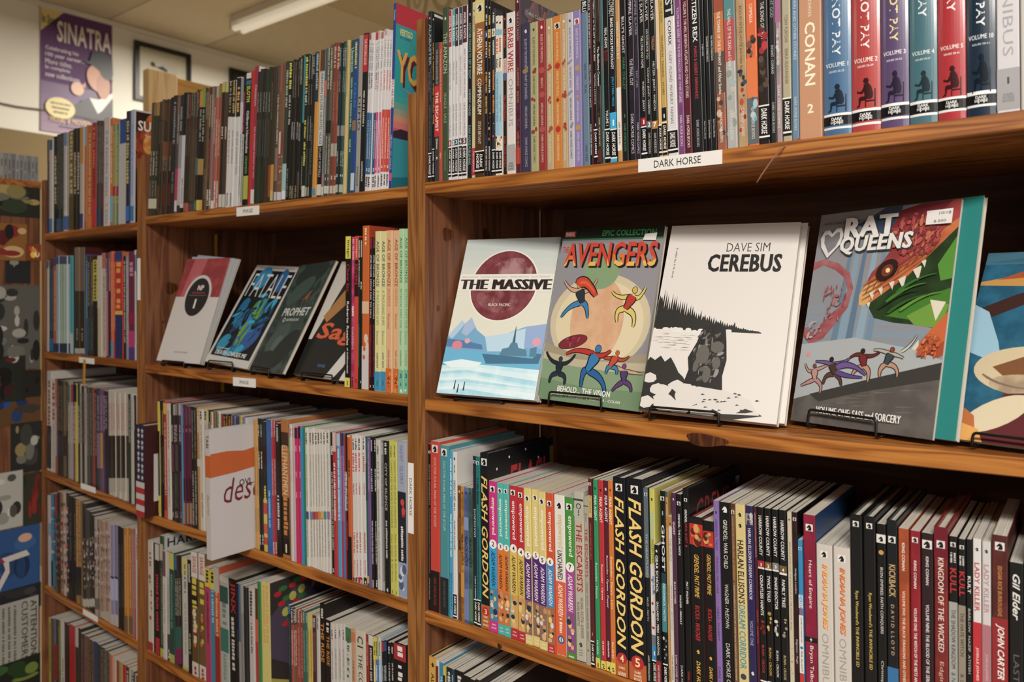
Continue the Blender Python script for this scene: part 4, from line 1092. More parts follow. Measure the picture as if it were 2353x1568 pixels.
row('R', 'C', 970, 980, 2.6674, 415, None, [(415, -1.15), (1040, -1.2)], E_ + '''
1005 | 405 | b3ad9c | b;450;462;33424f c;495;33424f;.26 c;495;b3ad9c;.17 b;510;560;b3ad9c d;515;555;33424f;.15 T;THE_ESCAPISTS;600;1020;a8282e;.6 t;VAUGHAN_-_ROLSTON_-_ALEXANDER;1050;1300;4a463e;.3;.18 t;BOND_BARRETO;1085;1230;4a463e;.26;-.2 k;1340;-;33424f;.5 n;DARK;1375;6a665c;.1;.4 n;HORSE;1390;6a665c;.1;.4 n;BOOKS;1405;6a665c;.1;.4 b;1440;1447;33424f
1034 | 440 | a59f8f | b;490;497;33424f c;545;33424f;.26 c;545;a59f8f;.17 d;560;590;33424f;.2 T;THE_ESCAPISTS;630;930;a8282e;.6 t;VAUGHAN_-_ROLSTON_-_ALEXANDER_-_BOND_-_BARRETO;960;1320;4a463e;.36 k;1375;-;33424f;.5
''')
row('R', 'C', 1340, 1040, 2.9706, 58, None, [(58, -1.2), (400, -1.25), (800, -1.2), (920, -1.4)], '''
85 | 185 | 5a1a22 | k;222;d8d0cc;1a1214;.7 b;300;450;c8ac6a t;EX_SANGUINE;305;420;3a2418;.5 d;490;740;9a4a3a;.4 n;1;1245;d89a3a;.7 DH;1290;1490
118 | 190 | 248a58 | k;250;-;12301f;.6 T;FEAR_AGENT;300;470;c8e8d4;.55 T;Remender_-_Moore;760;1000;b8e0c8;.42 d;1285;1380;a0d8b8;.35 b;1405;1510;d0c04a n;1;1460;1a1a14;.8
155 | 195 | b8242c | k;262;-;3a0d10;.6 T;FEAR_AGENT;310;485;ecd0c8;.55 T;Remender_-_Opena;770;1010;ecd0c8;.42 d;1290;1390;e0b0a8;.35 b;1425;1520;d8c84a n;2;1480;1a1a14;.8
192 | 198 | 541c30 | k;255;-;d8c8c8;.6 T;FEAR_AGENT;300;480;e4d4d8;.55 T;Remender_-_Opena_-_Dwyer;710;1065;e4d4d8;.42 d;1290;1400;d0b0b8;.35 b;1430;1530;d8c84a n;4;1480;1a1a14;.8
226 | 200 | cc6e20 | k;262;-;5a2c0a;.6 T;FEAR_AGENT;310;500;f0d8a8;.55 T;Remender_-_Moore_-_Locs;720;1075;f0d8a8;.42 d;1300;1410;f0d0a0;.35 b;1440;1545;d8c84a n;5;1490;1a1a14;.8
313 | 180 | 12141b | k;245;dcd8d2;141414;.54 I;FLASH_GORDON;310;1345;ecc868;.72 b;1410;1700;b55a1e c;1410;b3202a;.4 n;4;1410;f0d890;.5 n;DARK;1475;e8d8c0;.16;.5 n;HORSE;1510;e8d8c0;.16;.6 n;BOOKS;1545;e8d8c0;.16;.6 hc s=15151c
436 | 188 | 12141b | k;262;dcd8d2;141414;.42 I;FLASH_GORDON;320;1380;ecc868;.72 b;1445;1700;b55a1e c;1440;b3202a;.36 n;5;1440;f0d890;.46 n;DARK;1508;e8d8c0;.12;.36 n;HORSE;1532;e8d8c0;.12;.42 n;BOOKS;1556;e8d8c0;.12;.44 hc s=15151c
470 | 245 | 15181c | b;245;860;56646e k;292;d0d4d4;20262a;.66 T;THE_HEARTLAND;560;860;9aa4aa;.45 t;NILES_-_NOTH;995;1155;b8b4ae;.4 d;1390;1560;9a9690;.4
509 | 252 | c0b850 | k;325;-;2a2a14;.6 T;FURIOUS;420;600;7fb4d8;.6 T;FALLEN_STAR;600;760;4a6a3a;.4 b;770;1250;cfc9c6 a;780;1250;a8242c,d8d0cc,8a1a22;6 d;850;980;6a8cb0;.4 b;1250;1330;6a7078 b;1320;1420;3a86b8 n;1;1375;eee;.7 DH;1420;1640
545 | 640 | 15171a | k;680;-;d8d4d0;.6 T;GEAR_SCHOOL;710;965;e8e4de;.5 T;GALLARDO_-_PERIS_-_SANDOVAL;1025;1395;d8d4ce;.42 b;1430;1640;8c1f2c t;DARK_HORSE_BOOKS;1460;1600;e0c8c8;.4 y=-3
581 | 268 | 121416 | k;320;d8d4d0;141414;.8 n;1;420;6fb8c0;.8 T;GHOST;500;815;dcd8d4;.6 b;830;1230;3f7f88 b;830;900;1f3c44 T;DECONNICK_/_NOTO;900;1155;c8e0e0;.42 a;1240;1430;8a9496,5a6468,b8bcb8;6 DH;1445;1640
601 | 270 | b58a50 | b;270;310;20624c k;350;-;3a2410;.7 T;THE_GUILD;440;520;8a5a24;.6 t;Other_Stories;910;1035;5a3a1c;.4 d;1480;1560;5a3a1c;.4
629 | 440 | c8bfb4 | b;440;510;a87a3c k;492;-;3a2410;.7 t;THE_GUILD;590;750;8a7a6a;.55 t;FELICIA_DAY_-_JIM_RUGG;915;1215;8a7a6a;.45 d;1390;1560;8a7a6a;.4
661 | 283 | 4b2a44 | k;325;-;d0c4cc;.6 T;GHOST;480;570;d8ccd4;.45 T;BLACK_OCTOBER;890;1040;c8b8c4;.42 t;DARK_HORSE_COMICS;1390;1640;d0c4cc;.42
700 | 292 | 131315 | k;355;d8d4d0;141414;.66 T;GRENDEL:_THE_DEVIL_INSIDE;425;710;d8d4d0;.36 T;WAGNER_-_MIREAULT;980;1180;d8d4d0;.34 t;DARK_HORSE;1460;1640;d8d4d0;.4
746 | 255 | 121214 | k;330;d8d4d0;141414;.5 T;GRENDEL;395;485;dcd8d4;.36 T;DEVIL_QUEST;490;625;b02430;.36 c;645;b02430;.16 T;MATT_WAGNER;890;1040;dcd8d4;.34 T;DARK_HORSE;1500;1640;b02430;.34 art=grendel hc
841 | 450 | 131214 | b;495;640;b5281e a;505;640;d8602a,5a1a14,8a8440,d89050;8 b;440;495;1c191a I;GRENDEL:_PAST_PRIME;705;1000;d8a83a;.34 I;RUCKA_-_WAGNER;1050;1290;b82a30;.34 k;1365;-;d8a83a;.34 I;DARK_HORSE;1430;1640;d8a83a;.3 s=8a1f20 hc nt=with_red_picture_panel
916 | 475 | 131214 | b;545;655;b5281e a;555;650;d8602a,5a1a14,8a8440,d89050;8 I;GRENDEL:_PAST_PRIME;705;980;d8a83a;.38 I;RUCKA_-_WAGNER;1075;1290;b82a30;.38 k;1410;-;d8a83a;.38 I;DARK_HORSE;1470;1660;d8a83a;.32 s=b02a20 nt=with_red_picture_panel
''')
row('R', 'C', 1620, 1060, 3.0862, 89, None, [(83, -1.4), (400, -1.4), (700, -1.0), (1050, -.7)], '''
131 | 288 | 7f65a4 | k;370;-;2a1f38;.6 t;GRENDEL_TALES;420;640;33284a;.4 t;THE_DEVIL_MAY_CARE;685;945;33284a;.36 t;LABAN_-_DOHERTY;1045;1280;33284a;.36 t;DARK_HORSE;1465;1660;33284a;.42
213 | 300 | 121214 | k;350;-;dcd8d2;.66;.1 t;GRENDEL:_WAR_CHILD;425;770;dcd8d2;.36 t;WAGNER_-_McEOWN;880;1190;d0ccc6;.34 t;DARK_HORSE_COMICS;1300;1700;d0ccc6;.36
246 | 308 | 6b4a34 | b;308;345;5a2a22 k;370;d8d0c4;1a1612;.8 T;GRINDHOUSE:_DOORS_OPEN_AT_MIDNIGHT;400;855;c08a3c;.4 d;875;1560;b09a78;.36
319 | 315 | cdb87a | k;388;-;1a1a14;.5 k;465;-;1a1a14;.5 T;HARLAN_ELLISON'S;570;1020;1c1a16;.66 T;DREAM_CORRIDOR;1030;1480;2f8a94;.66 c;1535;33424a;.3
376 | 325 | 2a2252 | b;380;460;8a8890 a;385;455;3a3840,b8b4b8;6 T;HARLAN_ELLISON'S_DREAM_CORRIDOR;485;990;d0cce0;.42 t;VOLUME_ONE;1140;1315;a8a4c8;.4 k;1510;-;d8d8d8;.6
401 | 330 | 4a1c22 | t;HARLAN_ELLISON'S_DREAM_CORRIDOR;375;690;c89a94;.42 T;VOLUME_TWO;1060;1150;c0402c;.42 T;NUMBER_ONE;1180;1300;c0402c;.42
450 | 335 | 131315 | T;HARROW_COUNTY;395;675;e0dcd8;.5 b;715;770;9c2430 n;1;742;eee;.5 b;760;772;d8d4d0 T;COUNTLESS_HAINTS;815;1100;e0dcd8;.46 a;1130;1240;6a1a1c,8a2a24;4 T;BUNN_-_CROOK;1310;1510;a83038;.36 DH;1560;1720
500 | 343 | 131315 | T;HARROW_COUNTY;400;680;e0dcd8;.5 b;725;780;7a5a24 n;2;752;eee;.5 b;770;782;d8d4d0 T;TWICE_TOLD;820;1005;e0dcd8;.46 a;1070;1240;a8863a,c8a850;5 T;BUNN_-_CROOK;1330;1530;c09a3c;.36 DH;1570;1720
549 | 350 | 131315 | T;HARROW_COUNTY;405;685;e0dcd8;.5 b;730;785;7c7c7e n;3;758;eee;.5 b;778;790;d8d4d0 T;SNAKE_DOCTOR;830;1060;e0dcd8;.46 a;1130;1250;c8c4c0,9a9894;5 T;BUNN_-_CROOK;1350;1540;c8c4c0;.36 DH;1580;1720
606 | 355 | 131315 | T;HARROW_COUNTY;430;710;e0dcd8;.46 b;750;815;6a5430 n;4;780;eee;.45 b;800;815;d8d4d0 T;FAMILY_TREE;850;1045;e0dcd8;.42 a;1100;1270;8a8474,b0a890;5 T;BUNN_-_CROOK;1385;1560;b0a070;.34 DH;1590;1720
641 | 368 | c0b49c | k;420;-;2a241c;.6 t;INDIANA_JONES_AND_THE_KINGDOM_OF_THE_CRYSTAL_SKULL;580;1205;5a5244;.46 a;1250;1560;a8905a,b8a478;6
681 | 370 | 1d1516 | k;418;d8d4d0;141414;.66 m=3a1518 t;Hellgate_London;770;945;d0c8c4;.42 t;Edginton_-_Pugh;1270;1440;d0c8c4;.42 s=141012
716 | 566 | 2a80b4 | k;628;d0dce4;12202a;.7 b;955;1050;c8d4dc T;HERO;960;1035;2a80b4;.7 T;ALIEN;1038;1100;b82a2c;.7 b;1100;1510;d8d4ce T;JAMES_ROBINSON;1115;1290;2a2622;.4 c;1330;2a6fa8;.36 T;PHIL_ELLIOTT;1355;1500;2a2622;.4 b;1512;1700;b8302a D=150
809 | 388 | 8a1538 | m=7a1230 k;478;dcd4d0;1a1214;.58 t;Heart_of_Empire;710;1050;e4d8d8;.34 b;1255;1290;17121a n;+;1272;e4e0dc;.3 t;Bryan_Talbot;1315;1600;e4d8d8;.36 art=blue s=123a66
926 | 598 | c4bcb4 | k;668;dcd8d2;1a1a1a;.45 I;INDIANA_JONES;740;1205;c8402a;.42;-.02 I;INDIANA_JONES;735;1200;e0b84a;.36;.02 t;OMNIBUS;1230;1640;98948e;.42 D=150
1051 | 618 | c4bcb4 | k;698;dcd8d2;1a1a1a;.45 I;INDIANA_JONES;765;1245;b8282a;.42;-.02 I;INDIANA_JONES;760;1240;d8903a;.36;.02 t;OMNIBUS;1265;1680;98948e;.42 D=150
''')
row('R', 'C', 1940, 1080, 3.213, 60.5, None, [(60, -.7), (600, -.3), (1400, 0)], '''
155 | 340 | 131315 | hc k;405;d4d0cc;141414;.5 T;Ryan_Woodward's_THE_INVINCIBLE_ED;900;1460;c8a84a;.34
250 | 352 | 131315 | hc k;420;d4d0cc;141414;.5 T;Ryan_Woodward's_THE_INVINCIBLE_ED;915;1480;c8a84a;.34
323 | 405 | 121214 | b;482;545;d4d0cc k;515;d4d0cc;141414;.72 c;615;b89048;.28 t;IRON_EMPIRES:_FAITH_CONQUERS;725;1215;d0ccc8;.36 t;Christopher_Moeller;1415;1800;d0ccc8;.36
410 | 378 | 14181c | k;520;d4d0cc;141414;.66 T;KICKBACK;705;945;b89a68;.6 T;D_A_V_I_D__L_L_O_Y_D;1000;1375;b0906a;.3 b;1465;1800;2a6aa0 hc
492 | 440 | a5481c | m=8f3c18 T;KING_CONAN;545;750;e0d8d0;.28 T;VOLUME_FIVE:_THE_BLACK_DRAGONS_AND_OTHER_STORIES;900;1700;e0d0c0;.26
572 | 455 | 8c1524 | m=7a1220 k;522;d4ccc8;1a1214;.6 T;KING_CONAN;675;880;e8d8d8;.28 T;VOLUME_ONE:_THE_WITCH_OF_THE_MISTS_AND_OTHERS;1025;1700;e8d8d8;.3
668 | 472 | 2a1a1e | k;555;d4d0cc;1a1416;.8 T;KING_CONAN;645;855;d8d0d0;.24 T;VOLUME_NINE:_THE_BLOOD_OF_THE_SERPENT;1000;1640;d8d0d0;.28
775 | 430 | 7c2420 | hc m=6a1c22 b;430;660;6a1024 k;555;d0ccc8;1a1416;.62 T;KINGDOM_OF_THE_WICKED;655;1350;dcc8c0;.42 t;Edginton;1420;1700;c8a88a;.36
845 | 495 | 141315 | k;555;d0ccc8;1a1416;.6 d;615;690;c8c4c0;.26;.2 d;615;690;c8c4c0;.26;-.2 T;KULL;730;915;b8222a;.72 b;980;1800;9a9a96 T;THE_SHADOW_KINGDOM;1035;1470;2a2a2c;.5 t;&_NELSON;1500;1700;3a3a3c;.5
905 | 515 | 141315 | k;575;d0ccc8;1a1416;.6 d;640;710;c8c4c0;.26;.2 d;640;710;c8c4c0;.26;-.2 T;KULL;755;940;b8222a;.76 b;1005;1800;8c8070 T;THE_HATE_WITCH;1060;1380;33302a;.5 t;&_LUC;1510;1650;3a3630;.5
952 | 517 | 121315 | T;KULT;790;915;dcd8d4;.55 t;BARLOW__NAZIF__ATIYEH;1030;1510;b8b4b0;.42
1020 | 512 | cfcac8 | k;590;-;18283a;.6 T;LADY_KILLER;690;1050;b02030;.6 b;1130;1800;b8202a T;JOELLE_JONES;1315;1560;e8c8c8;.36
1090 | 532 | c4bebc | k;605;-;18283a;.6 T;LADY_KILLER;705;1065;a88088;.6 b;1150;1800;a86a74 T;JOELLE_JONES;1365;1560;c8a0a4;.36
1215 | 487 | 5a2420 | b;1100;1800;8c1f24 m=4a1c1a k;568;d4d0cc;1a1416;.6 T;EDGAR_RICE_BURROUGHS;715;1085;b87a3c;.26 I;JOHN_CARTER;1145;1550;e4e0da;.55
1330 | 690 | 121315 | I;Gil_Elder;775;1115;dcd8d4;.5 t;LAST_DAY;1370;1800;5a5a5e;.4
1420 | h258 | 151719 |
1560 | h258 | 1b2428 |
''')
# ---- near bookcase, fourth shelf (only the tops reach into view)
row('R', 'D', 620, 1260, 3.6766, 1312, None, [(1312, -1)], '''
1405 | 920 | c89a34 | hc k;980;-;1a1408;.5 T;ALIENS_VS;1050;1400;3a2a10;.4 s=14120e
1430 | 950 | c4bfb8 | b;1000;1600;6a2430
1470 | 972 | 2480a4 | t;MANARA;1090;1300;c8dce4;.5 s=2480a4 bk=2480a4
1490 | 1008 | c8b04a | b;1080;1500;1a1a16
1540 | 1012 | 14202a | k;1060;-;c8c8c8;.6 d;1085;1300;b8c4c8;.5
1568 | 1030 | 1c3a48 | d;1080;1300;a8b8c0;.5
1640 | 1042 | 131416 | d;1085;1300;c8c4c0;.5
1705 | 1088 | 121315 | art=midnight s=141a24
1790*2 | 1120 | 1a1a1c,24201c |
1980*4 | 1190 | 15171c,2a1c18,1c2a30,141416 |
''')

# ---- middle bookcase, top shelf
TA = [(32, 570), (100, 553), (300, 495), (480, 450), (700, 378), (860, 322), (1000, 275), (1160, 228), (1260, 195)]
LA = [(32, 4.2), (600, 3.4), (1250, 3.0)]
row('M', 'A', 330, 80, 3.563, 33, TA, LA, '''
105*3 | . | 3b382c,34311f,2f2d22 | b;555;670;4a4636^8a6a3a^a8834a d;960;1160;a8a498^b8b4a4^8c887c;.5 d;1200;1330;8c887c;.4 b;1345;1425;c9c4b0
140*2 | . | 2b2318,4a3524 | b;560;700;3a3222^6a4a2c d;720;900;6a5a44;.4 b;1130;1230;24281e b;1240;1440;5a3a26^3a2a1c
210*3 | . | 33261a,3f2b1c,2a2018 | b;570;710;5a3a28^4a2f22^3a2a20 b;880;1030;7a4a2c^6b3f28^54331f b;1220;1400;4f2c1c d;1000;1120;8a8474;.4
245 | . | 26282a | d;560;900;8a8c90;.5 d;1130;1300;6a6c70;.4
265 | . | 5a4a48 | b;520;640;8a5a34 d;640;900;b8a898;.5 b;1100;1450;b82c50 b;1360;1450;d4c8cc
292 | . | 2a2a2e | d;600;800;98a0a8;.5 b;830;1400;8f8f95 b;1100;1400;b8a8b0
320 | . | 121216 | b;830;1420;c8c6cc d;1180;1390;6a686c;.4
365*2 | . | 33281d,2d2a20 | d;500;700;8a8270^9a3a2c;.5 d;720;1000;6a4a34;.4 b;1380;1450;a04a3a^b05a44
415*3 | . | 2e2c20,3b2c20,4a3b2c | d;480;680;8c8674;.5 d;700;900;6a3a2c;.4 b;780;1360;4a3c2c^54442f^5a4a34 b;1385;1445;6a3f3a^5a3f52^5a5248
430 | . | 1c1c1a | d;480;620;8a8270;.5 b;1010;1150;3c6a70 b;1360;1435;3c7c78
480*2 | . | 151512,1a1a16 | b;440;600;c8842c^7f9a3c d;620;880;9a988c;.6 b;1020;1150;a8864a b;1355;1440;d8b83a^c9a33a
510*2 | . | 4a3824,6a4c30 | d;480;700;a89878;.5 d;1100;1340;8a7a5c;.4
550*2 | . | 3c3026,8a6a50 | d;500;760;b8a890;.5 d;860;1200;a84a5a;.35 d;1270;1400;d8d4c8;.6
572 | . | 7a5a6a | b;420;520;6a4a6e d;600;900;c8a8b0;.4 b;1360;1425;d8d0cc
608*2 | . | b5583a,8a4a34 | b;430;520;a8b06a^6a8a50 d;700;1000;d8c0a8;.4 d;1200;1420;e0dcd4;.6
660*2 | . | 2c231c,4a3828 | b;400;480;c0b060^b8b46a d;760;860;c8c0a8;.5 b;1310;1415;c8c4ba
725*2 | . | d2cfce,cfccca | b;380;680;23221c^18191a d;390;650;9a988c^c8a23a;.5 d;790;1060;8a8884;.35 d;1300;1410;6a6864;.4
762 | . | cfccca | b;365;680;1c1c1e d;440;660;d0a23a;.6 d;800;1150;8a8884;.35
785 | . | c4c2c6 | b;345;560;8f929a d;820;1330;7a787c;.4
805 | . | 16161a | d;480;800;c02a6a;.6 b;820;1400;b9b4ae d;840;1380;4a4844;.4
845 | 322 | 15171a | b;322;370;d4d0cc b;385;420;3a6a8a T;SLOTH;430;560;d8d83a;.7 T;Gilbert;630;780;d8d4ce;.5 T;Hernandez;790;975;d8d4ce;.5 b;1160;1350;a8b03a d;1000;1140;5a8a3a;.5
870 | 302 | bd2417 |
905 | 270 | 9c2a44 | s=d8d4d4 t;Cinnamon;420;590;e0c8cc;.55 d;760;1180;c88a98;.35 b;1270;1385;d0ccc8
1010*5 | . | 26271f,2c2a24,242420,30302a,26301f | d;480;640;8a8a80;.45 d;700;1000;5a5a50;.35 b;1080;1370;24301f^2a3a22^26331f^2c2a20^4a2a1a
1035 | . | 3a2a20 | b;1070;1330;8a4a24 d;400;700;6a5a48;.4
1060 | . | 3a3428 | b;1065;1310;c08a34 b;1280;1360;b8b06a
1085 | . | 5a4a3c | d;500;900;b8a890;.5 b;930;1200;8a6a5c b;1290;1360;c8b0b8
1125*2 | . | 8a4a3c,6a5a3c | b;250;480;a84a4c^6a5230 b;800;980;c8b8b0^8a2f2a a;960;1250;c8704a,4a6a8a,d8c8a0;6 b;1290;1355;d0cccc^b8c8d0
1160 | . | 3a3c34 | d;300;600;a8a898;.5 b;1060;1350;9ab8b8 b;1280;1350;d8d8dc
1190 | . | 121410 | d;240;460;d8d84a;.7 d;500;740;b8b4a8;.5 d;1100;1330;6a7a80;.4
1247*3 | . | 141412,2a241c,16181a | d;230;520;7a7268;.45 d;720;860;b8b4b0;.4 d;1240;1340;a89a7c;.5
''')
TB = [(50, 440), (150, 385), (300, 345), (400, 290), (520, 262), (640, 220), (700, 205), (860, 170)]
row('M', 'A', 640, 20, 3.409, 137, TB, [(137, 2.98), (860, 2.4)], '''
160*2 | . | 181a1a,20241f | d;400;600;a8a498^c0b8a0^8a3a2c;.5 d;900;1040;a8a8a0;.5 b;1280;1480;2a3a44^6a4a2c^b5744a
178 | . | 1a2226 | b;380;900;3a8a90 d;560;620;a8322c;.6 d;1160;1420;8a8c88;.4
205 | . | 1c1e1a | d;390;640;c8c83c;.7 d;650;760;c8c8bc;.6 d;880;1020;c8b83a;.6 d;1050;1240;c8c83c;.6 b;1390;1475;c4c0b8
235*2 | . | 20201c,2a1c18 | d;360;560;a8a89c;.5 d;600;760;8a7a5a;.5 d;850;1040;9a9a94;.5 d;1100;1400;5a6a4a;.4 b;1400;1470;a8a49a
262 | . | 1c1e20 | d;350;520;8a8c8c;.6 d;900;1300;5a5c5c;.4
291 | . | c88a2c | b;330;735;1f3346 d;360;640;9ab8c8;.6 b;1410;1465;4a8aa8
328 | . | 121214 | b;330;500;5a3a2c b;500;1080;c8c6c4 T;UNKNOWN_SOLDIER_HAUNTED_HOUSE;505;1070;2a2c30;.6 t;STUART_PORTELLI;1090;1320;c8c4c0;.45 b;1380;1465;c8c4bc
355*2 | . | 7aa0b0,6a6a62 | b;320;570;5aa0c0^4a4a42 b;570;690;c86a5c d;700;1000;b8b8b0;.5 b;1300;1390;b02a5a^8a887c b;1395;1460;c8c4bc
395*2 | . | 3a3a32,5a564a | d;320;640;c0b8a0;.6 b;880;980;1c1a16 d;1000;1300;a8a494;.5 b;1390;1450;c8c4bc n;1;1335;d8d4cc;.8
445*2 | . | 7a3a2c,8a4634 | d;310;480;d0a890;.7 d;580;900;a8644c;.5 b;1060;1160;a8a094 n;2;1325;e8e0d4;.8 b;1390;1450;c0b4a4
505*3 | . | 1c2a33,26423e,3a5a4a | T;Unwritten;320;460;a8b4ac;.7 d;500;660;8a9890;.4 b;920;1000;8a8c84 d;1120;1240;8fa098;.5 n;3^4^4;1310;d8dcd4;.8 b;1380;1440;a8b0a4
526 | . | c8b070 | d;300;700;8a7442;.3
560 | . | 1c4a54 | c;275;a8c4c4;.34 T;Unwritten;320;505;a8c8c4;.66 d;550;950;8ab0ac;.4 d;1030;1130;8ab0ac;.4
590 | . | 1f4484 | d;270;480;d8c83a;.6 T;FABLES;590;780;3a7ad0;.5 b;880;960;8a6a4a b;1290;1425;b8c4d0
626 | . | 9a978f | T;DEMO;700;960;3a3836;.6 d;1240;1400;6a6864;.5
668 | 205 | 161616 | b;215;505;b5242c T;THE_WITCHING_HOUR;250;450;e8d0c8;.5 d;650;930;b8b4b0;.35 d;1200;1360;a8a49c;.35
750*3 | . | d6d2d4 | b;190;255;a8443c^d0ccd0^b03a34 t;Y:_THE_LAST_MAN;280;490;3a3a40;.5 d;510;640;6a6a70;.45 b;820;1300;2f5a84^3a6a94^2a5078 d;880;1180;9ab4c8;.35 n;1^2^3;1265;e8e8e8;.7 d;1320;1400;3a3a3c;.6
790*2 | . | d6d2d4 | b;180;245;c8a8a8^9a6a5c t;Y:_THE_LAST_MAN;265;470;3a3a40;.5 d;500;650;c06a64;.45 b;815;1290;c8507c^cc5a80 d;880;1180;eabccc;.35 n;4^5;1255;f0e0e4;.7 d;1310;1400;3a3a3c;.6
862*3 | . | d6d2d4 | b;170;220;c8a098^d0ccd0^d0ccd0 t;Y:_THE_LAST_MAN;250;460;3a3a40;.5 d;490;645;c8645c;.45 b;795;1280;cf4434^d04a3a^c83e34 d;860;1180;f0c8b8;.35 n;6^7^8;1240;f0e0d8;.7 d;1300;1390;3a3a3c;.6
888 | -30 | 23408a | T;You_are_here;20;100;c8d0e8;.5 b;560;780;d8d8dc T;YOU_ARE_HERE;545;780;a82430;.7 t;VERTIGO_/_DC_COMICS;990;1260;c8d0e8;.45 b;1290;1350;c84a8a art=you hc s=1ba0a4
''')
# ---- middle bookcase, second shelf: the upright copies
row('M', 'B', 320, 480, 3.564, 1681, None, [(1680, .6), (2200, .2)], '''
1726 | 225 | 15120f | b;225;410;d8d04a T;image;260;400;2a2818;.6 T;Chew_Inc.;455;690;a8243c;.6 T;Roberto_Rosales;760;1120;e0dcd8;.42 d;1140;1350;b8b4b0;.3 b;1385;1470;d8d04a n;1;1430;1a1a14;.6 nt=with_yellow_ends
1756 | 232 | a81c54 | m=c84a7c d;250;420;e8a8c0;.5 d;800;880;f0d0dc;.6 T;DRIVEN;970;1150;c8a0a8;.5 d;1380;1460;5a0f2c;.4
1791 | 225 | c8402a | T;image;250;400;f0d0a8;.4 b;420;720;2a1414 T;SEVEN;450;620;b02a2c;.6 b;1400;1480;c23a24 n;2;1410;3a1410;.6
1806 | 235 | 14201c | d;260;400;c8d0c8;.6 d;420;640;b8c4bc;.6 d;950;1300;3a8a6a;.4
1823 | 250 | 181a1c | d;260;400;d8d4d0;.6 d;600;660;d8d4d0;.6 n;2;1420;e8e8e8;.8
1881 | 140 | c8601c | b;760;860;d8b490 b;1130;1530;c9c2c4 a;1020;1260;c8601c,d8c0b0;6 d;160;300;f0d0a8;.3 art=red s=a63a1c
1925*2 | 235 | 1a1214,1c1214 | d;240;330;b02a44;.6 T;AFTER_THE_CAPE;380;560;d8d4d0;.5 T;HOW_FAR_TO_FALL^ALL_FALLS_DOWN;580;900;d8d4d0;.5 d;950;1380;a02a3c;.4 n;1^2;1455;e8e4e0;.7
2021*2 | 185 | d6cf90 | T;AGE_OF_BRONZE;265;640;3a4a5c;.5 t;A_THOUSAND_SHIPS;670;955;6a6a58;.42 t;Shanower;1000;1120;5a5a4a;.4 d;1180;1310;7a7862;.3 b;1335;1525;2f8cb8 n;1;1430;1f5a80;.6
2121*2 | 178 | d8ac80 | T;AGE_OF_BRONZE;250;640;8a4a24;.5 t;SACRIFICE;655;800;9a6a48;.42 t;Shanower;860;990;8a5a3a;.4 d;1160;1310;a87c58;.3 b;1310;1530;cc6420 a;1330;1520;d88a3a,b84a18;5 n;2;1410;5a2a10;.7
2200*2 | 165 | a8cca0 | T;AGE_OF_BRONZE;235;610;2f7a4a;.5 t;BETRAYAL_PART_ONE;660;980;4a8a5e;.4 t;Shanower;1000;1120;4a7a58;.4 d;1160;1290;6a9a74;.3 b;1320;1540;6ab89c n;3;1370;24523f;.7 n;A;1440;24523f;.6 a;1480;1530;d0e4d0;3
''', sy=4)
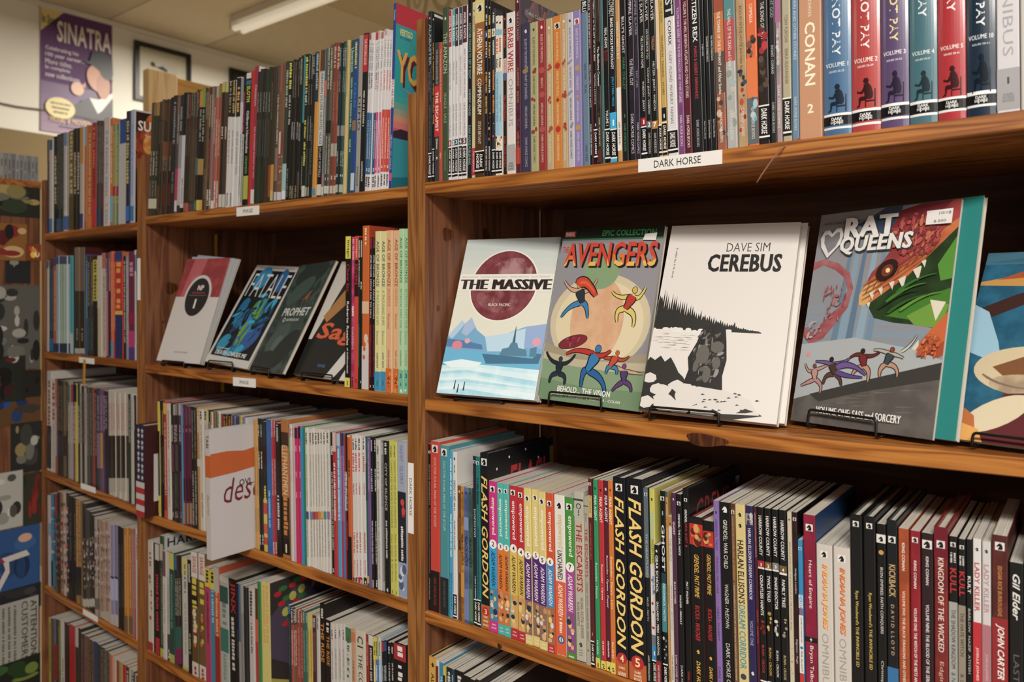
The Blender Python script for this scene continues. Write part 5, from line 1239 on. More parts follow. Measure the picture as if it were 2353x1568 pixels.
# ---- middle bookcase, third shelf
TC = [(150, 222), (300, 245), (450, 272), (700, 325), (1000, 378), (1212, 405)]
LC = [(150, -1.5), (600, -1.8), (1212, -1.6)]
row('M', 'C', 320, 860, 3.565, 161, TC, LC, '''
178 | . | c8b83a | b;470;1000;1c1c1a b;1060;1140;c8b03a
205*2 | . | 141412,1c1a18 | d;300;500;c8b03a;.4 d;600;900;6a665c;.4
232 | . | a83028 | b;240;330;d8a03a d;400;1000;d8b0a0;.4 b;1120;1180;c84a3a
264 | . | c4bfb0 | d;300;620;a04a3c;.3 d;700;1100;8a8678;.3
350*4 | . | 201f1e,3a2c34,241f22,5a3a44 | b;250;340;2c2c2c^a8a4a0^8a8084^b89aa0 d;420;560;b8a8a0;.5 b;580;800;6a3a4c^2a2a2a^4a4648^3a2430 d;820;1100;5a5450;.4 d;1130;1180;a8a49c;.4
372 | . | 3f9cc8 |
440*5 | . | 5a2440,521f38,4c1f34,5a2a44,44202f | d;450;480;b86a80;.6 b;860;1040;3a1826 b;1060;1230;9a7a5c^a8865e^94745a^a08064^8a6a50 d;280;420;a07084;.3
482*2 | . | 1a1a18,24221c | d;300;700;8a8678;.4 d;800;1240;a8a49a;.5
506 | . | b8884c | d;290;480;d8d0c4;.4 b;700;760;c8c0b4
572*2 | . | c4beb2,b8b2a6 | d;310;380;3a3834;.5 d;420;700;9a948a;.35 d;980;1180;8a3a34;.3
600*2 | . | 2c1c1c,1c1b18 | b;300;400;c8b83a^24221f d;400;500;c8c4b8;.5
640*2 | . | c0b8a8,8a5a34 | d;320;420;4a463e;.5
700*3 | . | 2f7a4c,c4bcb0,8a2a2a | d;330;480;3a3a34;.4
790*4 | . | 1c1b1a,3a2418,151516,1c3c6c | d;350;460;c88a34;.5
850*3 | . | bcb8b4,2a3a6a,c8a83a | d;350;460;4a4438;.5
897*3 | . | 1f6c7c,5a2a6a,bcb8b8 | d;350;450;d8d4d0;.4
953 | . | 000000 | gap
990*2 | . | b5843c,c09048 | d;600;1000;5a3a1c;.3 d;1100;1300;6a4424;.3
1025*2 | . | 151514,1c1c1a | d;420;520;c8c4b8;.5 d;640;780;d8d4cc;.5 d;1320;1400;d8d4cc;.5
1056 | . | 1a1814 | d;920;1040;c8b83a;.6 b;1030;1480;c8a83a b;1060;1150;b8342a b;1230;1310;c04a2c b;1340;1400;b8342a
1096 | . | 1f5a9c | d;960;1260;8ab8e0;.4
1134*2 | . | a82430,8a2028 | d;380;520;e0c8c8;.4 d;700;1000;d0a0a4;.4 d;1380;1480;e0d0d0;.5
1170 | . | 151414 | d;420;560;b8b4ac;.4 d;1000;1280;c8c4bc;.5
1233 | 375 | a8682c | b;480;600;3a2414 T;ELEPHANTMEN;590;990;d8b88a;.7 b;1010;1350;2a1a10 d;1010;1340;c07a2c;.6 b;1350;1480;1a1410 n;1;1430;d8c8a8;.7
''')
TD = [(120, 235), (250, 250), (420, 278), (560, 300), (700, 325), (900, 350)]
row('M', 'C', 620, 900, 3.016, 139, TD, [(120, -1.5), (900, -1.0)], '''
150 | . | 7a5230 | b;330;420;2f8a4c d;450;900;a87a4c;.3
185*2 | . | c8bcbc,b8a4a8 | d;260;320;6a5a5c;.5 d;420;640;9a8a8c;.4
226*2 | . | b81c58,c02060 | b;245;330;3a1224^1c1420 d;380;420;e8a0bc;.5 d;560;600;e8a0bc;.4 d;700;740;e8a0bc;.4
240 | . | 2a84b0 |
258 | . | 237a38 |
425*8 | . | c9c4bc,c6c1b9,ccc7bf,c8c3ba,c5c0b8,cac5bd,c7c2ba,c2bdb4 | d;290;370;26241f;.55 d;440;800;8c877e;.35 b;835;890;3a4a7a^6a7aa8^9a3a3a^b04a3c^c87a3a^c8a85a^3a8a8a^9a5a9a d;880;1150;7c776e;.35
450 | . | 151514 | d;380;440;c8c4bc;.5 d;560;1100;9a968c;.5 n;2;1240;d8d4cc;.7
475 | . | b02a34 | b;280;420;c8b0b0 d;500;900;e8c8c8;.5
500 | . | 4a94b8 | d;400;900;c8dce8;.5 b;280;380;a8b8c8
522*2 | . | a82460,2a7cac | b;290;380;1c2a3a d;450;900;d88ab0;.4
550*2 | . | a8242c,1a1616 | d;560;830;e0d8d4;.6 d;900;1100;b83a3a;.4
575 | . | c05a24 | b;290;320;c8b8a8 d;480;600;2a1a14;.5 b;1010;1310;1a1514
670*4 | . | ccc6c2 | d;330;410;2a2624;.5 d;430;560;b84a44;.6 d;640;720;a85a54;.4 d;980;1120;b04a44;.5 d;1170;1280;b04a44;.3 b;1290;1370;24201f^a0242c^a0242c^1c1a1a n;1^2^3^4;1330;e8e0dc;.7
690 | . | 1f5a58 | b;500;760;174442 b;1280;1330;b8a83a
711 | . | 6a4f88 | d;350;700;a890c0;.4
746*2 | . | 171716,1c1b1b | d;340;420;c8c4bc;.5 d;540;700;d8d4cc;.5 d;900;1200;b8b4ac;.5 d;1310;1390;d8d4cc;.5
776 | . | bdb9b6 | d;380;440;4a4a4c;.4 t;CITY;490;620;5a5a5c;.5 d;680;1300;8a8884;.35
801*2 | . | 8f8d8c,6a686a | d;360;440;d8d4d0;.5 T;CITY_OF_SILENCE;500;800;3a3a3c;.45 d;1320;1390;d0ccc8;.5
836 | . | 181819 | d;360;440;c8c4c0;.5 T;CITY_OF_SILENCE;500;830;a8a8a4;.45 d;900;1160;b8b4b0;.4 n;4;1390;d8d4d0;.6
896*2 | . | c0bd52 | T;image;380;460;23221a;.5 t;CANNOT_KISS_THE_WORLD_CONQUEROR;480;950;5c5a2a;.5 t;Alan_Grant_&_Sandoval;990;1320;5c5a2a;.4 n;1;1400;1c1a12;.6
955 | 352 | 9aa0b4 | t;IMAGE_FIRST;380;490;5a6a9a;.35 t;GLORY;520;650;5a6a9a;.4 b;700;1190;1f2430 d;940;1180;d8d4d0;.3 a;740;880;a8242c,c83a3a;4 b;1190;1420;8c98b4 a;1200;1400;c8ccd8,4a5a80;6 hc art=white s=c9c6c6
''')
# ---- middle bookcase, fourth shelf
TDD = [(95, 190), (200, 230), (330, 300), (480, 330), (660, 460), (860, 560), (1000, 625), (1140, 665), (1240, 605)]
row('M', 'D', 320, 1200, 4.26, 92, TDD, [(95, -1.0), (700, -1.8), (1300, -1.6)], '''
140 | 190 | bdb6a8 | d;300;440;8a3a34;.4 a;440;1000;8a5a44,c8b8a8,5a3a30;7 b;1180;1270;a02a2c
165 | 205 | 141614 | d;300;1100;3a4a3a;.3
206 | 218 | 1c1214 | b;225;380;bcb6ac d;520;1100;b02c34;.6 b;1140;1300;a8242c
240 | 140 | 33442f | b;220;380;b0a898 d;460;1200;6a7a5c;.4 b;1240;1330;a8a83a art=hard s=a8a9a6 D=170
302*2 | 290 | b9b2ab,3a3a3c | b;290;540;6a4a54^b8b0a8 b;540;1100;bfb9b4^a8a49c d;620;1000;8a8680;.4 a;1250;1340;c8c0b0;3
350 | 305 | 24443c | b;310;470;b8b04a d;520;1050;4a8a70;.4 b;1300;1400;a8a040
420*3 | 330 | 3a1c2c,24382f,20201e | b;320;470;2a6a9a^3a2a34^241c1c d;560;920;a8a08c;.5 b;1030;1250;2a5a4c b;1240;1390;7a1c4c
485 | 355 | b9b3ab | b;355;520;c4b870 d;420;700;5a5650;.3 d;800;1300;9a948c;.3 b;1420;1500;b8a83a
525 | 380 | 171615 | d;420;600;c8c4bc;.4 d;1100;1300;8aa070;.4
588 | 300 | 5a4424 | b;300;555;c9c4bc T;SAVAGE;345;510;b02a2c;.6 b;555;840;1c1a14 d;560;850;c8b83a;.8 a;840;1240;b8743a,c8b83a,8a2a24;8 d;860;1200;c8c0b0;.5 b;1380;1560;c4beb4 d;1420;1530;a82a2c;.5
652 | 315 | 6a4c2c | b;315;580;c9c4bc T;SAVAGE;350;530;b02a2c;.6 d;600;860;c8b83a;.8 a;860;1260;b86a3a,b8a83a,7a2a24;8 b;1410;1600;c4beb4 d;1440;1560;a82a2c;.5
700 | 455 | a82c5c | b;455;640;c4b62e d;480;600;2a2818;.6 d;700;1200;6a1a3c;.4
752 | 480 | 2a7a94 | b;480;670;c4b62e d;500;620;2a2818;.6 d;680;1000;8ac0d0;.4
802 | 450 | b04c28 | b;450;700;a8a49c d;700;1200;e0a070;.4 b;1130;1600;8a2420
885 | 540 | 9aa09a | b;540;600;b8b4ac b;640;800;2a4a44 d;800;1040;6a7470;.5 b;1050;1280;2f6a5c d;1300;1560;7a8480;.4
962 | 565 | 151314 | T;JINX;600;905;a8202a;.7 d;940;1460;b8b4ae;.4
985 | 610 | 1a1a1e | d;1060;1340;4a4a44;.4
1008 | 620 | 3c5a84 | b;1180;1600;8a8a8c
1052*2 | 635 | 8a887f,1c1b1c | b;900;1600;77756d^1c1b1c
1092*2 | 650 | 2a2a2e,161617 | 
1142 | 665 | b3aea8 | d;690;960;2a2826;.5 d;1000;1300;5a5650;.35
1180 | 660 | 5a1c1a | b;960;1210;c04a3a b;1180;1600;a8242c
1212 | 595 | 2a7a3c | d;620;1200;1a4a24;.3
1302 | 600 | c8b86a | d;630;1200;c89a4a;.25;.15 d;640;1200;c89a4a;.25;-.2 art=pink s=35302d
''')
TE = [(130, 480), (250, 525), (420, 590), (540, 630), (700, 690), (850, 745), (1000, 795), (1165, 830)]
row('M', 'D', 620, 1260, 3.677, 163, TE, [(130, -1.2)], '''
186 | . | 1c2c30 | b;490;560;2a6a8a d;600;1000;4a6a6a;.3
246*3 | . | a83a3c,4a6a3c,8a3a34 | b;500;650;1c1a1a d;520;640;c8c4bc;.6 d;700;1000;d0a8a0;.5
290*2 | . | 8a4434,7a3c30 | d;540;640;c8a898;.5 d;680;1100;b87a68;.5
330*2 | . | 2f5a50,3c6a5c | d;550;640;a8c0b4;.5 d;700;1050;7aa090;.4
370*2 | . | c0a848,b89c3c | b;560;680;b8b06a d;700;1100;7a5c24;.3
407*2 | . | 3a1c22,4a2a30 | d;600;680;c8b8b8;.5 d;720;1050;8a5a64;.4
436 | . | b8b4ae | d;600;700;4a4a4c;.4
480 | 480 | 171210 | d;520;600;c8c4bc;.5 T;THE_RIDE;640;970;c07a24;.6 art=ride s=1a1210 hc
528 | 615 | 1a1312 | d;640;720;c8c4bc;.5 T;THE_RIDE;750;1000;c07a24;.5
650*4 | 645 | bdb7b2 | d;700;780;3a3836;.4 d;860;1120;8c8882;.4
700 | 672 | bcb7b0 | b;680;800;3f6a4c d;760;880;2f5a3c;.5 a;880;1130;3f6a4c,8aa08a;6
737 | 690 | b88a6c | b;720;800;c06a3c d;960;1130;6a4a34;.3
820 | 705 | bfb6a4 | T;C1;755;850;2a2622;.6 T;THE_COMPLETE;905;1400;2a2622;.42
845 | 735 | 8a1f22 | d;800;1000;c86a5c;.4
885 | 740 | 141314 | b;740;830;c4bfb8 d;850;1130;a8a4a0;.5
955*3 | 760 | c8b83a,4a6a9c,9ab0c4 | b;760;950;d0c23a^c4b83a^c8c0a0 d;800;920;2a2818;.5 d;1000;1130;d8e0e8;.4
1008*3 | 790 | 1c1618,1a1620,161a24 | b;800;880;a82a2c^5a3a6c^2a4a8a d;1000;1130;b8b4b0;.5
1060*2 | 805 | 1a1819,141416 | d;840;900;c8c4c0;.5 d;980;1130;b8b4b0;.5
1166 | 820 | 141215 | b;820;960;a02430 d;840;930;e0d8d4;.5 d;1000;1130;d8d4d0;.4 D=175 hc
''')
# ---- far bookcase
T1 = [(355, 270), (500, 195), (640, 155), (740, 118), (850, 85), (960, 100), (1040, 20), (1100, 15)]
row('L', 'A', 0, 250, 3.483, 376, T1, [(355, .2), (1100, 1.0)], '''
398*2 | . | 2a2c2a,6a5a4a | b;260;420;3a3a34^8a6a5a^a88a6a d;450;800;5a5650;.4 b;880;990;24365a
424 | . | c0bcba | b;250;330;1f6a94 b;880;990;4a7ab0
455 | . | 171714 | d;380;760;b8aa7a;.6 b;900;985;1c1a18
505*2 | . | 24282a,2a3430 | d;220;800;6a6860;.4 b;880;980;2a5a8a^1f4a6a
548*2 | . | c8c4c4,b8b4b4 | b;195;300;6a86b8^a8a49c d;320;820;8a8684;.3 b;860;970;3a6aa8
588 | . | 6a5a2c | d;190;680;c0aa78;.6 b;700;960;5a4c1c
640*2 | . | 15130f,1a1814 | d;350;680;b8b0a0;.6
668 | . | b9b0a4 | b;155;440;c08a3c b;840;960;2f3f7a
700*2 | . | a8402a,b86a34 | b;140;300;8ab4d0^c08a4a d;300;900;d8a05a;.4
735 | . | b8642c | d;200;860;e0b070;.4 b;860;950;c87a3a
770 | . | 9c2428 | d;150;480;d86a4a;.5 b;720;940;c02a30
830*3 | . | 3a3834,4a4c50,5a2c2c | d;140;600;8a8680;.4 b;800;930;2a3a5a^34506a^3a2c44
875 | 72 | c8c0b8 | d;180;700;9aa0b8;.5 d;760;920;a8a4a0;.5
902 | 80 | c86a34 | b;700;910;7aa8c8 d;140;600;e8d0a8;.4
950*2 | 120 | 8a8a4a,7a7c44 | d;180;760;b8a83c;.6 b;620;700;a82a2c art=sky s=9db4c0
1008 | . | b9b6b4 | b;40;280;1f4a8a
1036 | 20 | 1c2440 | d;100;600;c8b04a;.7 b;780;900;2f6ac0
1066 | 12 | a8b4d0 | b;780;900;2a7ab0 d;120;700;5a86c8;.3 art=sup s=2a0f0a
''')
T2 = [(358, 140), (440, 110), (580, 98), (600, 25), (650, 60), (700, 100), (800, 95), (870, 70), (960, 70), (1100, 60)]
row('L', 'B', 0, 560, 3.483, 362, T2, [(355, -.5)], '''
390 | . | b8b4ae | b;140;200;2a5a84
425*2 | . | 2a3440,1f2a3a | b;110;180;6a4a44^4a3a3a d;200;700;5a7a8a;.4 b;760;860;2a6a9a
455 | . | b5583a | b;100;180;3a4a6a d;220;700;d8a890;.3 b;800;870;24365a
565*5 | 98 | 9cb4bc,a0b8b0,9ab090,a8b8bc,b0bcbc | b;95;165;3a4a70 d;180;700;7a949c^8aa890;.35 b;800;880;24304f
588 | 100 | 2f9cac | b;720;880;b8bcc0
602 | . | 1c2426 |
680*2 | 30 | 7a6a58,6a5c4c | b;380;860;332c22^2a241c d;680;780;8a7c64;.4 b;840;880;b8b0a0 s=4a1418
706 | . | 1f5f8a | d;140;600;5a9ac0;.4
750*2 | . | 2c2824,3a2f2c | d;150;500;9a8a7a;.4 d;600;860;4a7a6a;.3
786 | . | 141412 | b;130;460;c0b42c d;140;450;33301a;.5
816 | . | b8ac90 | b;100;520;c0bab0
850 | . | b9b0a8 | b;80;200;b0665c d;260;860;8a6a5c;.3
886*2 | . | 4a2434,8a4a5c | d;120;500;c8a0b0;.4 b;380;900;b87a8c^3a1c2a
925*2 | . | c8622a,b81f2c | d;150;700;e8b07a;.3 b;780;930;2f9cb8^b81f2c
985 | 62 | b82420 | b;62;140;2a3a7a d;150;520;e0a03a;.7 b;540;570;d8b03a b;572;940;1f2f60
1025*2 | . | 1c1a17,8a8ea0 | b;50;100;b8702c d;140;800;c0b8a8;.5
1075 | . | 6a1f3c | d;150;260;c08a9c;.6 b;550;650;8a0f3a b;700;830;b8306a b;830;940;4a3a7a
1100*2 | . | b8b8ba,3a3a4a | b;90;220;3a4a6a d;250;800;7a7a80;.4
''')
T3 = [(370, 1022), (430, 1080), (600, 1115), (720, 1150), (880, 1180), (1100, 1215)]
row('L', 'C', 0, 560, 3.483, 372, T3, [(370, -1)], '''
412 | 1022 | b9b2aa | d;1100;1500;8a3434;.5 b;1460;1800;3a3634
445 | 1090 | bdb6ae | d;1120;1420;9a3a3a;.6 d;1450;1800;9a948c;.3
468*2 | . | 8a4a2c,2a3a5c | b;1100;1300;b86a3c^3a4a6a b;1310;1700;a8a49c^1f3f6a
545*4 | . | 3a1c22,2a2a22,6a5a3c,23221e | d;1140;1500;8a7a5c;.4 b;1540;1700;1f3a5a^3a342a^4a2a2a^2a2a28
640*5 | . | 8a8880,a88a98,33302a,b8a24a,24301f | b;1130;1270;4a6a5c^a83a4c^2a2824^1f1f1a^2a3a2a d;1300;1600;c8c0a8;.4
700*3 | . | b2aca4,2c2a24,a8a298 | d;1200;1600;6a665c;.4
780*4 | . | 4a4640,3a3834,a03a28,2c2a2a | d;1200;1700;8a867c;.4
870*4 | . | 3f3c4c,6a4a64,54305c,1f2430 | d;1220;1500;a08aa0;.5 b;1520;1800;8a6a8a^b8883a^4a3a5a^24222c
1030*8 | . | bcb4a8,b4aca0,b8b0a4,b09a90,bcb4a8,b0a89c,b8aea2,aca498 | d;1280;1500;a86a60;.4 b;1540;1900;2a2622^38322c^1f1c1a^3a2a24 b;1880;1990;aaa498
1055 | . | 1c3a2c | d;1250;1600;8a9a8c;.4
1080 | 1205 | bab2a8 | d;1240;1500;8a8078;.3
1102*2 | . | 1a1816,b4aca4 | d;1250;1500;b8b0a4;.4
''')
T4 = [(300, 388), (390, 365), (430, 375), (520, 420), (560, 480), (640, 545), (780, 590), (890, 605)]
row('L', 'D', 0, 1000, 2.761, 302, T4, [(300, -1)], '''
326 | 388 | bdb5ac | b;560;640;8a9aa8
352*2 | 375 | 2a7a9c,24506a | a;400;780;c8d0d4,a82a3a,2a9ac0;8 b;800;960;1c2a33^3a7a8a
384*2 | . | 6a4a34,3a2c24 | b;380;500;a02c34^2a241f a;500;960;8a6a4c,3a2a1f;5
442*3 | . | 8a6a54,b8a89a,3a2c28 | a;380;1040;c8b8ac,c8623a,33241f,b89a8a,5a3a34;10
486*2 | . | 1c1a18,2a221c | d;500;800;6a5a44;.4
522*2 | . | 9a6a2c,7a5a34 | d;420;900;c89a4a;.5 b;840;1020;2a2420
605*4 | . | 2a2a2a,4a4238,33302c,2c2724 | a;620;1000;8a7a6a,5a3a44,b8b0a4;5 b;1040;1090;b8b4a8
640*2 | . | a89a8a,8a7a6c | a;560;1000;4a2c28,c8beb4,6a3f38;8 b;1040;1110;6a6258
704*4 | . | 9a7a68,a88a78,8a7468,b09486 | a;570;1100;6a4a40,c8b4a8,8a8a94;6 b;1120;1190;b0a89a
748*2 | . | 8a84a4,7a7894 | b;900;912;1c1a1f b;915;1050;a8b0d0 b;1140;1230;b8b0a8
792*2 | . | 1c1a18,24201c | d;700;1100;4a443c;.4
840*2 | . | b5782a,a86a24 | d;640;1100;d8a85a;.3 b;1150;1260;6a5a3c
866*2 | . | 8a6a6c,a0444c | d;640;1100;c8a0a0;.3
897 | . | c4beb8 | d;640;800;8a4a50;.4
''')
T5 = [(310, 1165), (390, 1180), (450, 1215), (520, 1260), (640, 1340), (760, 1440), (890, 1540)]
row('L', 'E', 0, 1000, 2.761, 312, T5, [(310, -1)], '''
345*2 | . | a8983a,5a3a2c | d;1200;1500;6a3a24;.4
372*2 | . | 4a7a9c,3a2c24 | b;1330;1560;8a2428
385 | . | 6a6a34 | d;1220;1500;a89a4a;.4
412 | 1180 | c0bab2 | d;1420;1600;6a645c;.3
445*2 | . | 3a1c1a,24201c |
482 | 1212 | a81c24 | s=a81c24
520*2 | 1232 | b2aca4,2a2824 | b;1350;1600;3a3630
600*5 | . | 4a2c34,6a4a3c,5a4434,3a3428,4a3c30 | d;1300;1600;8a6a5a;.4
640*2 | . | 24406a,3a3630 |
700*4 | . | 3a342c,2c2a26,4a4238,1f1c1a | d;1360;1600;8a8274;.4
760*3 | . | b0684c,c0a090,8a3a34 |
800*2 | . | 9a8a4a,a8242c |
900*5 | . | 3a3430,b0a898,4a4038,2c2824,8a8478 | d;1500;1700;b8b0a4;.5
''')

# ------------------------------------------------------------------ books shown face out on wire stands
def oriented(o, x, y, z, yaw, lean, roll):
    o.matrix_world = Matrix.Translation(M(x, y, z)) @ Matrix.Rotation(math.radians(yaw), 4, 'Z') @ Matrix.Rotation(-math.radians(lean), 4, 'X') @ Matrix.Rotation(math.radians(roll), 4, 'Y')
def display_mesh(kind, W, H, T, face, spine, hard=False):
    """A book lying face towards -Y, spine on its -X edge; origin at the middle of the face's foot. millimetres."""
    tc = 0.6 if not hard else 2.2
    tc = min(tc, T * .2)
    w2 = W / 2
    # cover: folded card round the spine (profile in x,y), extruded up
    prof = [(w2, 0), (-w2 + .8, 0), (-w2 + .2, .25), (-w2, .9), (-w2, T - .9), (-w2 + .2, T - .25), (-w2 + .8, T), (w2, T), (w2, T - tc), (-w2 + tc, T - tc), (-w2 + tc, tc), (w2, tc)]
    m = len(prof)
    V = [(a / 1000, b / 1000, 0) for a, b in prof] + [(a / 1000, b / 1000, H / 1000) for a, b in prof]
    F = []; C = []
    for k in range(m):
        b = (k + 1) % m; F.append((b, k, k + m, b + m))
        C.append(inkc(face) if k == 0 else inkc(spine) if k < 6 else inkc(face) if k == 6 else inkc('b9b3a6'))
    F.append(tuple(range(m))); C.append(inkc(spine)); F.append(tuple(range(2 * m - 1, m - 1, -1))); C.append(inkc(spine))
    me = bpy.data.meshes.new(kind); me.from_pydata(V, [], F); me.update(); set_ink(me, C, C); me.materials.append(MAT_COVER)
    o = link(bpy.data.objects.new(kind, me))
    p = link(bpy.data.objects.new('page_block', pg), o)
    # unit block turned so that its stripes run with the leaves
    zc = 2.5 if hard else .5
    p.matrix_local = Matrix.Translation((tc / 1000 - W / 2000 + .0005, T / 2000, zc / 1000)) @ Matrix.Rotation(-math.pi / 2, 4, 'Z') @ Matrix.Diagonal(((T - 2 * tc - .2) / 1000, (W - tc - 2 - (3 if hard else 0)) / 1000, (H - 2 * zc) / 1000, 1))
    return o
def stand(x, y, zs, yaw, lean, half, off, T, lip, label):
    """Black wire easel: lip in front, rails under the book, prop behind."""
    e = tag(empty('wire_book_stand', M(x, y, zs), (0, 0, math.radians(yaw))), label, 'stand', 'black wire book stands on the second shelf')
    r = 0.0015; r2 = 0.001; b = 0.0016
    def k(a): return Vector((a[0] / 1000, a[1] / 1000, a[2] / 1000))
    a0, a1 = off - half, off + half
    v, f = tube_vf(round_path([k((a0, 2, b * 1000)), k((a0 - 1, -7, b * 1000)), k((a0, -7 + lip * .12, lip)), k((a1, -7 + lip * .12, lip)), k((a1 + 1, -7, b * 1000)), k((a1, 2, b * 1000))], .004), r)
    mesh_obj('front_lip', v, f, WIRE, e, True)
    hgt = 38; yb = hgt * math.tan(math.radians(lean)) + (T + 5) / math.cos(math.radians(lean))
    for a in (a0, a1):
        v, f = tube_vf([k((a, 2, b * 1000)), k((a, yb + 12, b * 1000))], r2)
        mesh_obj('base_rail', v, f, WIRE, e, True)
    v, f = tube_vf(round_path([k((a0, yb + 12, b * 1000)), k((a0 + 3, yb + 3, hgt)), k((a1 - 3, yb + 3, hgt)), k((a1, yb + 12, b * 1000))], .006), r)
    mesh_obj('back_prop', v, f, WIRE, e, True)

def face(o, W, H):
    return Print(lambda u, v, h: ((u - .5) * W / 1000, -h, v * H / 1000), 1, 1, step=0.000006)

def put_display(x, y, z, yaw, lean, roll, W, H, T, fc, sp, label, artf, copies=0, cT=0, cdx=0, kind='paperback_book', st=None, clab=None, cfc=None, hard=False, lifted=False, croll=0.0):
    o = display_mesh(kind, W, H, T, fc, sp, hard)
    zf = SHELF['R' if x > 0 else 'M']['B']
    zt = max(zf(x - W / 2), zf(x + W / 2), zf(x)) + (2.9 if st or lifted else .3)
    def low(tt): return -tt * math.sin(math.radians(lean)) - abs(W / 2 * math.sin(math.radians(roll)))
    z = max(z, zt - low(T))
    oriented(o, x, y, z, yaw, lean, roll)
    p = face(o, W, H); artf(p, o); p.build('cover_print', o)
    tag(o, label, 'book', 'books shown face out')
    base = o.matrix_world.copy()
    off = T + .6
    for i in range(copies):
        q = display_mesh(kind, W, H, cT, cfc or fc, sp)
        lift = max(0.0, zt - low(off + cT) - z + .2) / math.cos(math.radians(lean))
        q.matrix_world = base @ Matrix.Translation((cdx * (i + 1) / 1000, off / 1000, lift / 1000)) @ Matrix.Translation((W / 2000, 0, 0)) @ Matrix.Rotation(math.radians(croll * (i + 1)), 4, 'Y') @ Matrix.Translation((-W / 2000, 0, 0))
        tag(q, clab[i], 'book', 'spare copies behind the face-out books')
        off += cT + .6
    if st: stand(x, y - 1, max(zf(x - 70), zf(x + 70), zf(x)), yaw, lean, st['half'], st['off'], off, st['lip'], st['label'])
    return o

def title(p, col, s, u0, v0, u1, v1, bold=0.02, shear=0.0):
    d = (u1 - u0) / max(3, len(s)) * max(0.0, bold - 0.022) * (5.0 if set(s) & set('MW') else 1.6)
    for k in ((-1, 0, 1) if d > 0 else (0,)):
        p.text(col, s, u0 + d + k * d, v0, u1 - d + k * d, v1, bold, shear)
R2 = random.Random(5)

def a_planet(p, o):
    p.rect('d9d8c9', 0, 0, 1, 1)
    for i in range(6): p.rect('%02x%02x%02x' % (188 + i * 5, 198 + i * 3, 196 + i * 1), 0, .92 - i * .055, 1, 1 - i * .08 if i == 0 else .975 - i * .055)
    p.ell('e6e2d6', .49, .69, .36, .245 * .95, 48); p.ell('6d2630', .49, .69, .345, .225, 48)
    p.ell('6f2832/84404a', .49, .69, .338, .220, 48); p.ell('742e38/a87c80', .52, .75, .25, .115, 30, .15); p.ell('6a242e/94585e', .45, .60, .22, .085, 30, -.1)
    p.rect('e2dfd6', 0, .655, 1, .762)
    title(p, '9a9690', 'BRIAN WOOD - KRISTIAN DONALDSON - GARRY BROWN - DAVE STEWART', .03, .738, .96, .750, 0.0)
    title(p, '2b1c1b', 'THE MASSIVE', .02, .662, .985, .728, 0.045)
    title(p, 'dccfc8', 'BLACK PACIFIC', .37, .555, .60, .573, 0.01)
    p.poly('6fa6cc', [(0, .36), (.06, .40), (.12, .46), (.16, .44), (.22, .48), (.3, .40), (.4, .36), (.62, .385), (.8, .43), (1, .45), (1, 0), (0, 0)])
    p.poly('a9c6dc', [(0, .36), (.12, .46), (.16, .44), (.1, .38), (.05, .34)]); p.poly('9fb8d8', [(.16, .44), (.22, .48), (.28, .42), (.2, .36), (.14, .38)])
    p.poly('8fa8d4', [(.8, .43), (1, .45), (1, .30), (.82, .30)]); p.poly('b4d2e6', [(.4, .36), (.62, .385), (.8, .42), (.82, .28), (.45, .27)])
    p.poly('4f7aa8', [(0, .34), (.2, .33), (.38, .31), (.4, .28), (0, .29)])
    p.ell('d77f92', .12, .30, .055, .03); p.ell('dfa3ae', .22, .33, .028, .016); p.ell('dc9aa8', .93, .34, .04, .025)
    p.poly('5fb0d6', [(0, .28), (.3, .27), (.9, .25), (1, .26), (1, .10), (0, .12)])
    p.poly('3f6f90', [(.40, .255), (.46, .195), (.98, .21), (1, .27), (.94, .27), (.92, .24), (.62, .25)])
    p.poly('50809c', [(.58, .25), (.60, .29), (.66, .30), (.68, .33), (.74, .33), (.76, .30), (.84, .29), (.86, .25)])
    p.poly('3d667e', [(.69, .33), (.70, .43), (.705, .43), (.72, .33)]); p.poly('50809c', [(.88, .25), (.88, .30), (.94, .31), (.95, .25)])
    for i in range(9):
        y0 = .17 - i * .019
        p.poly(('b8e0ec/cfe8f0', 'cfe8f0/dcedf2', '9fd2e4/b8e0ec')[i % 3], [(0, y0), (.3 + .05 * math.sin(i * 2), y0 + .02), (1, y0 - .015 + .02 * math.cos(i)), (1, 0), (0, 0)])
    p.poly('dcedf2', [(.0, .19), (.2, .215), (.42, .2), (.36, .17), (.1, .16)])
    for a, b in ((.17, .06), (.21, .04), (.27, .055)): p.poly('2d3b48', [(a, b - .03), (a + .016, b - .03), (a + .012, b + .025), (a + .004, b + .025)])

